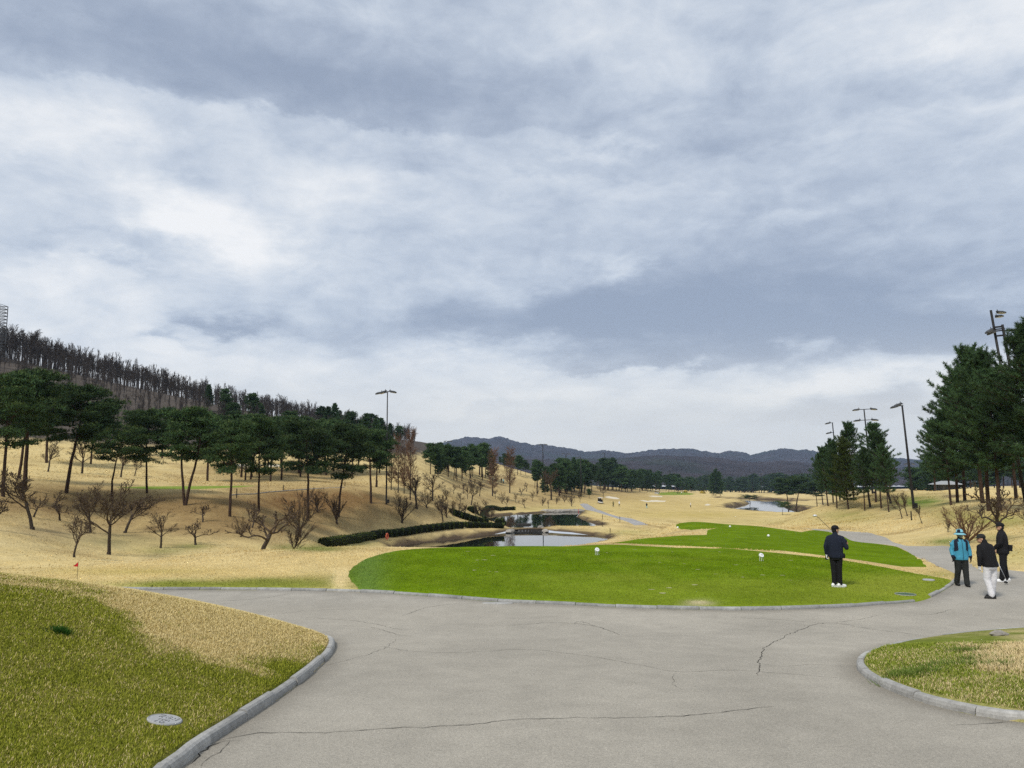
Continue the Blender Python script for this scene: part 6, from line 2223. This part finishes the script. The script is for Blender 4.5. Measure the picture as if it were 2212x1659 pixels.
    j.capsule(nk + V3(0, 0, -0.02), nk + V3(0, 0.005, 0.045), 0.072, 0.066, 14)
    for s in (0, 1):
        j.capsule(sh[s] + (nk - V3(0, 0, .05) - sh[s]) * 0.45, sh[s], 0.075 * puff, 0.070 * puff)
        j.capsule(sh[s], el[s], 0.070 * puff, 0.062 * puff)
        j.capsule(el[s], wr[s] - nrm(wr[s] - el[s]) * 0.03, 0.062 * puff, 0.048 * puff)
        m_ = (sh[s] + el[s]) / 2
        j.capsule(m_ + V3(0.015, 0, 0.05), m_ + V3(-0.015, 0.01, -0.03), 0.068 * puff, 0.064 * puff)
    remesh(j, 'jacket', MATS[jacket], root, voxel, 4)
    # trousers
    t = MB()
    t.loft([(mid[0], mid[1], mid[2] - 0.12, 0.16, 0.12), (mid[0], mid[1], mid[2], 0.185, 0.14), (mid[0], mid[1], mid[2] + 0.10, 0.165, 0.125)], 18, 2.4)
    for s in (0, 1):
        t.capsule(hi[s] + V3(0, 0, 0.02), kn[s], 0.098 * leg_r, 0.074 * leg_r)
        t.capsule(kn[s], an[s] + V3(0, 0, 0.03), 0.074 * leg_r, 0.062 * leg_r)
        t.capsule(kn[s] * 0.5 + an[s] * 0.5, an[s] + V3(0, 0.01, 0.0), 0.066 * leg_r, 0.066 * leg_r)
        t.ellipsoid(hi[s] + V3(0, -0.05, -0.01), (0.09, 0.09, 0.10))
    remesh(t, 'trousers', MATS[trousers], root, voxel, 4)
    # shoes
    for s in (0, 1):
        fy = J.get('foot', (0.0, 0.0))[s]
        a = an[s]

        def fp(x, y, z):
            q = rotz(V3(x, y, z), fy)
            return V3(a[0] + q[0], a[1] + q[1], z)
        sm = MB()
        lift = a[2] - 0.09
        for (x0, y0, z0, x1, y1, z1, r0, r1) in ((0, -0.05, 0.05, 0, 0.06, 0.05, 0.045, 0.042), (0, 0.06, 0.045, 0.008, 0.15, 0.035, 0.043, 0.035), (-0.012, 0.05, 0.03, -0.014, 0.15, 0.028, 0.034, 0.028), (0, -0.03, 0.08, 0, 0.02, 0.085, 0.045, 0.042)):
            sm.capsule(fp(x0, y0, z0 + lift), fp(x1, y1, z1 + lift), r0, r1)
        so = remesh(sm, 'shoe', MATS[shoes], root, 0.011 if detail else 0.02, 3)
        sl = MB()
        R = []
        for z in (0.0, 0.018):
            R.append(np.array([fp(0.047 * math.cos(q) * (0.9 if math.sin(q) < 0 else 1), 0.05 + 0.145 * math.sin(q), z + lift) for q in np.arange(16) * math.pi / 8]))
        sl.rings(R).build('sole', MATS['white_plastic' if shoes == 'white_plastic' else 'rubber'], so)
    for s in (0, 1):
        if gloves[s]:
            g = MB()
            d = nrm(wr[s] - el[s]) if 'hd' not in J else nrm(np.array(J['hd'][s], float))
            hand(g, wr[s] - d * 0.01, d, V3(*J['th'][s]) if 'th' in J else V3(0, 1, 0), J.get('curl', (0.5, 0.5))[s], 1.0)
            g.capsule(wr[s] - nrm(wr[s] - el[s]) * 0.05, wr[s], 0.036, 0.034)
            go = remesh(g, 'glove', MATS[gloves[s]], root, 0.0075 if detail else 0.02, 2, 0.3)
            go.scale = (1, 1, 1)
            # fit just outside the skin
            me = go.data
            co = np.zeros(len(me.vertices) * 3, np.float32)
            no = np.zeros(len(me.vertices) * 3, np.float32)
            me.vertices.foreach_get('co', co)
            me.vertex_normals.foreach_get('vector', no)
            me.vertices.foreach_set('co', co + no * 0.004)
            me.update()
    kind, hm = hat
    if kind == 'cap':
        c = MB()
        R = []
        for f in np.linspace(0, 1, 7):
            ph = f * math.pi / 2 * 0.96
            th = np.arange(18) * 2 * math.pi / 18
            R.append(hdp(np.stack([0.092 * math.cos(ph) * np.cos(th), -0.010 + 0.110 * math.cos(ph) * np.sin(th), np.full(18, 0.045 + 0.088 * math.sin(ph))], 1)))
        R.insert(0, hdp(np.stack([0.092 * np.cos(th), -0.010 + 0.110 * np.sin(th), np.full(18, 0.028)], 1)))
        c.rings(R)
        co = c.build('cap', MATS[hm], root, True)
        by = J.get('brim', 1)
        q = np.linspace(-1.15, 1.15, 11)
        outer = np.stack([0.088 * np.sin(q), by * (-0.01 + 0.095 * np.cos(q) + 0.080 * np.cos(q * 0.9)), 0.036 - 0.016 * np.cos(q)], 1)
        inner = np.stack([0.088 * np.sin(q), by * (-0.01 + 0.100 * np.cos(q)), np.full(11, 0.045)], 1)
        Vb = np.concatenate([inner, outer, inner - [0, 0, 0.008], outer - [0, 0, 0.008]])
        F = []
        for i in range(10):
            F += [(i, i + 1, 12 + i, 11 + i), (22 + i, 33 + i, 34 + i, 23 + i), (11 + i, 12 + i, 34 + i, 33 + i)]
        MB().add(hdp(Vb), np.array(F)).build('brim', MATS[hm], co, True)
    elif kind == 'bucket':
        th = np.arange(24) * 2 * math.pi / 24
        R = []
        for r, z in ((0.175, 0.000), (0.178, 0.006), (0.105, 0.055), (0.100, 0.070), (0.088, 0.140), (0.060, 0.165), (0.015, 0.172)):
            R.append(hdp(np.stack([r * np.cos(th), -0.005 + r * 1.08 * np.sin(th), np.full(24, z)], 1)))
        ho = MB().rings(R).build('hat', MATS[hm], root, True)
        R = [hdp(np.stack([r * np.cos(th), -0.005 + r * 1.08 * np.sin(th), np.full(24, z)], 1)) for r, z in ((0.107, 0.054), (0.104, 0.078), (0.098, 0.080))]
        MB().rings(R).build('hat_band', MATS['navy_cloth'], ho, True)
        R = [hdp(np.stack([(r + 0.002) * np.cos(q_), -0.005 + (r + 0.002) * 1.08 * np.sin(q_), np.full(6, z)], 1)) for r, z in ((0.098, 0.082), (0.089, 0.14), (0.062, 0.165)) for q_ in [np.linspace(0.2, 1.2, 6)]]
        MB().rings(R, False).build('hat_panel', MATS['navy_cloth'], ho, True)
    if mask:
        m_ = MB().ellipsoid(hdp((0, 0.036, -0.045)), (0.066, 0.074, 0.062), R=Rh)
        remesh(m_, 'face_mask', MATS[mask], root, 0.012, 3)
        g = MB().capsule(hdp((0, -0.005, -0.09)), nk + V3(0, 0.01, 0.0), 0.075, 0.088)
        remesh(g, 'neck_gaiter', MATS['black_cloth'], root, 0.014, 4)
    return root


STAND = dict(head=(0, 0.02, 1.575), sh=[(-0.175, 0, 1.345), (0.175, 0, 1.345)], el=[(-0.25, -0.03, 1.11), (0.25, -0.03, 1.11)], wr=[(-0.25, 0.05, 0.87), (0.25, 0.05, 0.87)],
             hip=[(-0.09, 0, 0.87), (0.09, 0, 0.87)], kn=[(-0.10, 0.01, 0.48), (0.10, 0.01, 0.48)], an=[(-0.105, 0, 0.09), (0.105, 0, 0.09)])


def pose(**k):
    d = dict(STAND)
    d.update(k)
    return d


def golf_club(A, B, label, head='silver', hy=0.0, group='golf clubs of the near players'):
    """A grip end, B head end (world); shaft, grip and driver head"""
    A, B = np.array(A, float), np.array(B, float)
    root = empty('golf_club', tuple(B))
    tag(root, label, 'golf club', group)
    d = nrm(A - B)
    L = np.linalg.norm(A - B)
    obj('shaft', MB().tube([(0, 0, 0), d * (L - 0.26)], [0.006, 0.0075], 8).mesh('shaft', MATS['rubber' if head == 'silver' else 'steel'], True), root)
    obj('grip', MB().tube([d * (L - 0.27), d * L], [0.011, 0.015], 8).mesh('grip', MATS['rubber'], True), root)
    R = np.array(Matrix.Rotation(hy, 3, 'Z'))
    off = R @ V3(-0.045, 0, 0)
    h = MB().ellipsoid(off, (0.062, 0.055, 0.034), R=R)
    hm = remesh(h, 'club_head', MATS['steel_pale' if head == 'silver' else 'rubber'], root, 0.008, 2)
    if head != 'silver':
        q = MB().ellipsoid(off + R @ V3(0.026, 0, 0.002), (0.012, 0.056, 0.036), R=R)
        q.build('stripe', MATS['white_plastic'], hm, True)
    return root


mat('steel_pale', (0.62, 0.63, 0.65), 0.35, 0.5, 0.3)
GPL = 'near players and caddie'
# golfer in navy on the tee, seen from behind, club over the shoulder
P1 = spot(1809, 1268)
YA = math.radians(-24)


def w2l(dx, dy, dz, yaw, H):
    k = 1.72 / H
    p = rotz(V3(dx, dy, dz), -yaw)
    return tuple(p * k)


H1 = 1.72
wrR = w2l(0.315, 0.10, 1.16, YA, H1)
person(P1, YA, H1, pose(head=(0.015, 0.03, 1.575), head_yaw=math.radians(-52), el=[(-0.255, -0.04, 1.12), (0.285, -0.03, 1.09)], wr=[(-0.245, 0.0, 0.88), wrR], kn=[(-0.075, 0.01, 0.48), (0.07, 0.02, 0.48)], an=[(-0.075, 0, 0.09), (0.075, 0.03, 0.09)],
                        foot=(math.radians(-50), math.radians(-55)), hd=[(0, 0.05, -1), (0.25, 0.75, 0.25)], th=[(0, 1, 0), (-0.3, 0.2, 1)], curl=(0.7, 1.2), hem=0.80),
       'golfer in navy jacket and black cap standing on the tee, club over shoulder', GPL, 'navy_cloth', 'black_cloth', 'white_plastic', ('white_cloth', None))
golf_club(P1 + [0.42, 0.13, 1.11], P1 + [-0.40, 0.26, 1.955], 'silver-headed driver resting on the shoulder of the golfer in navy', 'silver', 0.3)
po = rotz(V3(-0.245, 0.04, 0.80), YA) + P1
ph = MB().box((0, 0, 0), (0.075, 0.012, 0.14)).box((0, 0.007, 0), (0.066, 0.003, 0.125)).build('phone', MATS['glass_dark'])
ph.location = tuple(po)
ph.rotation_euler = (0.1, 0.15, YA - 0.3)
tag(ph, 'dark phone held low by the golfer in navy', 'phone')
fb = rotz(V3(0.18, 0.10, 0.86), YA) + P1
fo = MB().loft([(0, 0, -0.07, 0.055, 0.04), (0, 0, 0, 0.07, 0.05), (0, 0, 0.06, 0.05, 0.035)], 12).build('pouch', MATS['black_cloth'], None, True)
fo.location = tuple(fb)
tag(fo, 'small black pouch at the waist of the golfer in navy', 'pouch')

# caddie in blue walking towards the viewer
P2 = spot(2080, 1266)
person(P2, math.radians(172), 1.63, pose(head_yaw=math.radians(12), el=[(-0.265, -0.02, 1.11), (0.26, -0.02, 1.10)], wr=[(-0.275, 0.02, 0.86), (0.265, 0.09, 0.87)], kn=[(-0.095, 0.04, 0.48), (0.105, -0.01, 0.47)], an=[(-0.085, 0.10, 0.09), (0.115, -0.14, 0.10)], hem=0.80, th=[(0.4, 1, 0), (-0.4, 1, 0)], curl=(0.6, 0.6)),
       'caddie in bright blue jacket, bucket hat and face mask walking on the road', GPL, 'blue_cloth', 'charcoal_cloth', 'rubber', ('black_cloth', 'black_cloth'), ('bucket', 'pale_blue_cloth'), puff=1.03, leg_r=1.22, mask='mask_cloth')
cad = bpy.data.objects[[o.name for o in bpy.data.objects if o.name.startswith('person')][-1]]
jk = [c for c in cad.children if c.name.startswith('jacket')][0]
zp = MB().tube([(0.0, 0.178, 0.84), (0.0, 0.178, 1.1), (0.0, 0.165, 1.30), (0.0, 0.115, 1.43)], 0.006, 6).build('zip', MATS['navy_cloth'], jk)
# dark side panels: printed on the jacket's own faces
jk.data.materials.append(MATS['navy_cloth'])
for pl in jk.data.polygons:
    x, y, z = pl.center
    lim = 0.105 + 0.03 * (z - 1.0)
    if 0.98 < z < 1.40 and lim < abs(x) < 0.205 and (y > -0.02 and z > 1.06 + 0.5 * (0.19 - abs(x))):
        pl.material_index = 1
    if z > 1.36 and 0.07 < abs(x) < 0.17:
        pl.material_index = 1
for s, w_ in ((-1, V3(-0.275, 0.02, 0.86)), (1, V3(0.265, 0.09, 0.87))):
    for pl in jk.data.polygons:
        if np.linalg.norm(np.array(pl.center) - w_) < 0.085:
            pl.material_index = 1

# golfer in white trousers, seen from behind, looking left
P3 = spot(2143, 1293)
Y3 = math.radians(14)
person(P3, Y3, 1.74, pose(head=(-0.075, 0.15, 1.535), head_yaw=math.radians(62), head_pitch=-0.05, sh=[(-0.225, 0.06, 1.325), (0.125, 0.06, 1.33)], el=[(-0.285, 0.02, 1.08), (0.20, 0.12, 1.10)], wr=[(-0.275, 0.05, 0.83), (0.17, 0.26, 0.95)], hip=[(-0.09, -0.01, 0.88), (0.09, -0.01, 0.88)],
                        kn=[(-0.07, 0.05, 0.49), (0.11, 0.02, 0.49)], an=[(-0.02, -0.03, 0.09), (0.14, 0.12, 0.09)], foot=(math.radians(60), math.radians(10)), hem=0.82, hd=[(0, 0.1, -1), (-0.5, 0.6, -0.3)], th=[(0, 1, 0), (0, 0.3, 1)], curl=(0.9, 1.0)),
       'golfer in black jacket, white trousers and dark flat cap looking left', GPL, 'black_cloth', 'white_cloth', 'rubber', ('white_cloth', None), ('cap', 'charcoal_cloth'), puff=1.04, leg_r=1.12)

# golfer all in black, behind, facing left
P4 = spot(2171, 1256)
Y4 = math.radians(58)
person(P4, Y4, 1.78, pose(head=(0.0, 0.03, 1.58), head_yaw=math.radians(12), el=[(-0.25, 0.05, 1.12), (0.25, -0.02, 1.11)], wr=[(-0.16, 0.24, 0.93), (0.20, 0.12, 0.88)], kn=[(-0.12, 0.02, 0.48), (0.10, 0.0, 0.48)], an=[(-0.13, 0.06, 0.09), (0.12, -0.05, 0.09)], foot=(0.15, -0.1), hem=0.80, hd=[(0.2, 0.7, -0.5), (-0.1, 0.5, -0.8)], th=[(0, 0.3, 1), (0, 1, 0.2)], curl=(1.2, 1.1)),
       'golfer all in black with white shoes standing behind the others', GPL, 'black_cloth', 'black_cloth', 'white_plastic', (None, None), ('cap', 'black_cloth'), puff=1.10, leg_r=1.15)
hw = rotz(V3(-0.16, 0.30, 0.90) * 1.03, Y4) + P4
hb = spot(2174, 1262)
golf_club(hw + [0.0, 0.02, 0.12], hb + [0.02, -0.02, 0.06], 'black driver with white stripe held head-down by the rear golfer', 'black', 0.2)
pw = rotz(V3(-0.02, -0.20, 0.98) * 1.03, Y4) + P4
pb = MB().box((0, 0, 0), (0.14, 0.09, 0.18)).box((0, -0.05, 0.04), (0.145, 0.012, 0.09)).build('pouch', MATS['black_cloth'])
pb.location = tuple(pw)
pb.rotation_euler = (0, 0, Y4)
tag(pb, 'black belt pouch at the back of the rear golfer', 'pouch')
tp = rotz(V3(0.20, 0.20, 0.0), Y3) + P3
tw = MB().loft([(0.05, 0, 0.26, 0.075, 0.02), (0.045, 0, 0.36, 0.085, 0.022), (0.02, 0, 0.6, 0.06, 0.022), (0.0, 0, 0.92, 0.03, 0.02)], 14, 3).build('towel', MATS['brown_cloth'], None, True)
tw.location = tuple(tp)
tag(tw, 'dark brown towel hanging beside the white trousers', 'towel')

# far players on the fairway and the green
GFP = 'far players on the course'
LEAN = pose(head=(0, 0.06, 1.56), el=[(-0.24, 0.08, 1.12), (0.24, 0.08, 1.12)], wr=[(-0.08, 0.28, 0.98), (0.08, 0.28, 0.98)], kn=[(-0.14, 0.04, 0.48), (0.12, 0.02, 0.48)], an=[(-0.17, 0.0, 0.09), (0.16, 0.0, 0.09)])
for xv, yv, D, yaw, jk_, tr_, lab in [
    (1325, 1099, 235, 0.5, 'olive_cloth', 'charcoal_cloth', 'far player in olive walking near the cart'), (1338, 1098, 245, 0.2, 'white_cloth', 'charcoal_cloth', 'far player in white and dark trousers near the cart'),
    (1397, 1100, 240, -0.6, 'navy_cloth', 'pale_blue_cloth', 'far player in dark top with a club on the fairway'), (1492, 1097, 290, 0.9, 'white_cloth', 'black_cloth', 'far player in white standing right on the fairway'),
    (1463, 1067, 510, 0.0, 'black_cloth', 'black_cloth', 'tiny dark player on the far green, left of three'), (1467, 1068, 505, 0.8, 'black_cloth', 'black_cloth', 'tiny dark player on the far green, middle of three'), (1472.5, 1067, 512, -0.4, 'white_cloth', 'charcoal_cloth', 'tiny player on the far green, right of three'),
    (1083, 1049, 258, 0.3, 'navy_cloth', 'black_cloth', 'tiny player below the middle pine grove, left of two'), (1087.5, 1049, 258, 0.9, 'pale_blue_cloth', 'black_cloth', 'tiny player below the middle pine grove, right of two')]:
    mat('olive_cloth', (0.16, 0.15, 0.06), 0.9, 0.2)
    person(spot(xv, yv, D), yaw, 1.75, LEAN, lab, GFP, jk_, tr_, 'rubber', voxel=0.03, detail=False, hat=('cap', 'white_cloth' if 'white' in lab else 'black_cloth'), hair=False)
# ------------------------------------------------------------------ grass blades near the viewer (nobody could count them)
def blades(name, poly, n_target, colfun, label, rmax, hfun, seed, zfun=ground_z, margin=0.012, tr=1.0, simple=False):
    rng = np.random.RandomState(seed)
    x0, y0 = poly.min(0)
    x1, y1 = poly.max(0)
    y0 = max(y0, 3.2)
    out = []
    tot = 0
    while tot < n_target:
        N = 400000
        # more blades close by: radius drawn evenly
        a = rng.uniform(-0.66, 0.66, N)
        r = rng.uniform(3.6, rmax, N) ** 1.0
        X, Y = np.sin(a) * r, np.cos(a) * r
        m = inside(poly, X, Y)
        X, Y = X[m], Y[m]
        out.append(np.stack([X, Y], 1))
        tot += len(X)
    P = np.concatenate(out)[:n_target]
    d = np.minimum(np.minimum(dist(LEC, P[:, 0], P[:, 1], False), dist(ISC, P[:, 0], P[:, 1])), dist(TEC, P[:, 0], P[:, 1], False))
    P = P[d > 0.105 + margin]
    X, Y = P[:, 0], P[:, 1]
    mh = spot(356, 1556)
    k = (np.hypot(X - mh[0], Y - mh[1]) > 0.2)
    X, Y = X[k], Y[k]
    Z = zfun(X, Y, True)
    n = len(X)
    R = np.hypot(X, Y)
    h = hfun(X, Y, rng) * (1 + np.clip((R - 8) / 14, 0, 0.8) * 0.3)
    w = (0.0026 + 0.00038 * R) * rng.uniform(0.7, 1.4, n) * tr
    az = rng.uniform(0, 2 * math.pi, n)
    ln = rng.uniform(0.2, 1.1, n)
    dx, dy = np.cos(az), np.sin(az)
    B = np.stack([X, Y, Z - 0.004], 1)
    side = np.stack([-dy, dx, np.zeros(n)], 1) * (w / 2)[:, None]
    tip = B + np.stack([dx * h * ln, dy * h * ln, h], 1)
    midp = B + np.stack([dx * h * ln * 0.35, dy * h * ln * 0.35, h * 0.62], 1)
    col = colfun(X, Y, Z, rng)
    if simple:
        V = np.stack([B - side, B + side, tip], 1).reshape(-1, 3)
        o = obj(name, mesh_from(name, V, np.arange(3 * n).reshape(-1, 3), MATS['grass'], False, np.repeat(col, 3, 0)))
        tag(o, label, 'grass', None, 'stuff')
        return o
    V = np.stack([B - side, B + side, midp + side * 0.7, midp - side * 0.7, tip], 1).reshape(-1, 3)
    b = (np.arange(n) * 5)[:, None]
    Q = b + np.array([[0, 1, 2, 3]])
    T = b + np.array([[3, 2, 4]])
    o = obj(name, mesh_from(name, V, [Q, T], MATS['grass'], False, np.repeat(col, 5, 0)))
    tag(o, label, 'grass', None, 'stuff')
    return o


def mixcol(s, rng, g=((0.12, 0.150, 0.008), (0.35, 0.35, 0.05)), st=((0.46, 0.36, 0.13), (0.72, 0.60, 0.32))):
    n = len(s)
    isst = rng.rand(n) < s
    a, b = rng.rand(n, 1), rng.rand(n, 1)
    gc = np.array(g[0]) * (1 - a) + np.array(g[1]) * a
    sc = np.array(st[0]) * (1 - b) + np.array(st[1]) * b
    return np.where(isst[:, None], sc, gc)


def bank_col(X, Y, Z, rng):
    xv, yv = to_v(np.stack([X, Y, Z], 1))
    return mixcol(straw_share_bank(xv, yv, X, Y), rng)


def isl_col(X, Y, Z, rng):
    return mixcol(island_straw(X, Y), rng, ((0.13, 0.19, 0.02), (0.28, 0.31, 0.05)), ((0.52, 0.40, 0.18), (0.72, 0.60, 0.36)))


blades('lawn', LBC, 320000, bank_col, 'short green and straw grass covering the left bank', 18.5, lambda X, Y, r: 0.025 * r.uniform(0.5, 1.35, len(X)), 1)
blades('lawn', ISC, 100000, isl_col, 'pale green and straw grass covering the right island', 14.5, lambda X, Y, r: 0.032 * r.uniform(0.5, 1.35, len(X)) * (1 + 0.8 * (island_straw(X, Y) > 0.75)), 2)
tp_ = np.concatenate([TEC[TEC[:, 0] > -17], [(12, 30), (-17, 34)]])


def tee_col(X, Y, Z, rng):
    c = turf_color(X, Y, Z)
    t1 = inside(TEE1, X, Y)
    s = np.clip(ground_color(X, Y, Z), 0, 1)
    c = np.where(t1[:, None], c, s)
    return c * rng.uniform(0.7, 1.35, (len(X), 1)) + np.where(rng.rand(len(X), 1) < 0.10, np.array([[0.12, 0.10, 0.03]]), 0)


blades('lawn', tp_, 210000, tee_col, 'short mown grass on the tee and beside it', 33, lambda X, Y, r: 0.022 * r.uniform(0.5, 1.3, len(X)), 3, tr=0.8, simple=True)


def dry_grass():
    """clumps of dry grass over the rough slopes"""
    rng = np.random.RandomState(5)
    N = 420000
    a = rng.uniform(-0.64, 0.64, N)
    r = np.exp(rng.uniform(math.log(24), math.log(150), N))
    X, Y = np.sin(a) * r, np.cos(a) * r
    bad = np.zeros(N, bool)
    for Q in (POND1, POND2, CART, TEE1, TEE2, GREEN_LEFT, RPC):
        bad |= inside(np.asarray(Q), X, Y)
    X, Y, r = X[~bad], Y[~bad], r[~bad]
    Z = ground_z(X, Y, True)
    xv, yv = to_v(np.stack([X, Y, Z], 1))
    # mown ground between the road and the hollow carries little
    mown = np.exp(-((xv - 420) / 480) ** 2 - ((yv - 1228) / 30) ** 2)
    rough = fbm(X * 0.12 + 5, Y * 0.12, 3)
    k = rng.rand(len(X)) < np.clip(0.10 + 1.9 * (rough - 0.40), 0.02, 1) * (1 - 0.9 * np.clip(mown * 1.2, 0, 1))
    X, Y, Z, r = X[k], Y[k], Z[k], r[k]
    n = len(X)
    C = ground_color(X, Y, Z)
    C = C * rng.uniform(0.72, 1.15, (n, 1)) * np.array([[1.0, 0.98, 0.95]])
    h = (0.015 + 0.0006 * r) * rng.uniform(0.5, 1.5, n)
    w = (0.015 + 0.0010 * r) * rng.uniform(0.6, 1.4, n)
    az = rng.uniform(0, 6.28, n)
    s = np.stack([np.cos(az), np.sin(az), np.zeros(n)], 1) * (w / 2)[:, None]
    B = np.stack([X, Y, Z - 0.01], 1)
    tip = B + np.stack([rng.normal(0, 0.5, n) * h, rng.normal(0, 0.5, n) * h, h], 1)
    V = np.stack([B - s, B + s, tip], 1).reshape(-1, 3)
    o = obj('dry_grass', mesh_from('dry_grass', V, np.arange(3 * n).reshape(-1, 3), MATS['grass'], False, np.repeat(C, 3, 0)))
    tag(o, 'rough dry grass on the slopes and hollows', 'grass', None, 'stuff')


dry_grass()


def tuft(xv, yv, n, r, h, lo, hi, label, seed):
    P = spot(xv, yv)
    rng = np.random.RandomState(seed)
    q = rng.normal(0, 1, (n, 2)) * np.array(r)
    X, Y = P[0] + q[:, 0], P[1] + q[:, 1]
    Z = ground_z(X, Y)
    hh = h * rng.uniform(0.5, 1.2, n)
    d = np.stack([q[:, 0] / r[0] * 0.35 + rng.normal(0, .3, n), q[:, 1] / r[1] * 0.35 + rng.normal(0, .3, n), np.ones(n)], 1)
    B = np.stack([X, Y, Z], 1) - P
    s = np.stack([rng.normal(0, 1, n), rng.normal(0, 1, n), np.zeros(n)], 1)
    s /= np.linalg.norm(s, axis=1)[:, None]
    s *= 0.0055
    V = np.stack([B - s, B + s, B + d * hh[:, None]], 1).reshape(-1, 3)
    a = rng.rand(n, 1)
    c = np.array(lo) * (1 - a) + np.array(hi) * a
    o = obj('grass_tuft', mesh_from('grass_tuft', V, np.arange(3 * n).reshape(-1, 3), MATS['grass'], False, np.repeat(c, 3, 0)), None, tuple(P))
    tag(o, label, 'grass tuft', 'taller grass tufts', 'stuff')


tuft(130, 1366, 380, (0.060, 0.05), 0.065, (0.012, 0.05, 0.008), (0.05, 0.12, 0.02), 'dark green tuft of longer grass on the left bank', 1)
for i, (x, y, w, lab) in enumerate([(2085, 1408, 0.14, 'green tuft highest on the right island'), (2040, 1438, 0.22, 'longest green tuft across the straw of the right island'), (1985, 1453, 0.16, 'green tuft in the middle of the right island straw'), (1950, 1460, 0.14, 'leftmost green tuft of the right island'), (2120, 1425, 0.16, 'green tuft right of the longest one on the island'), (2160, 1440, 0.10, 'sparse green tuft at the right side of the island')]):
    tuft(x, y, 380, (w, 0.10), 0.085, (0.07, 0.13, 0.02), (0.20, 0.26, 0.06), lab, 10 + i)


# ------------------------------------------------------------------ haze: the air over the whole valley
def haze():
    mb = MB().box((0, 1900, 130), (9000, 5200, 300))
    me = mb.mesh('haze', None, False)
    o = obj('haze', me)
    o['kind'] = 'stuff'
    m = bpy.data.materials.new('haze')
    m.use_nodes = True
    nt = m.node_tree
    nt.nodes.clear()
    v = nt.nodes.new('ShaderNodeVolumePrincipled')
    v.inputs['Color'].default_value = (0.50, 0.70, 1.0, 1)
    v.inputs['Density'].default_value = HAZE
    out = nt.nodes.new('ShaderNodeOutputMaterial')
    nt.links.new(v.outputs[0], out.inputs['Volume'])
    me.materials.append(m)


HAZE = 0.000085
haze()
bpy.data.scenes.remove(TMP)
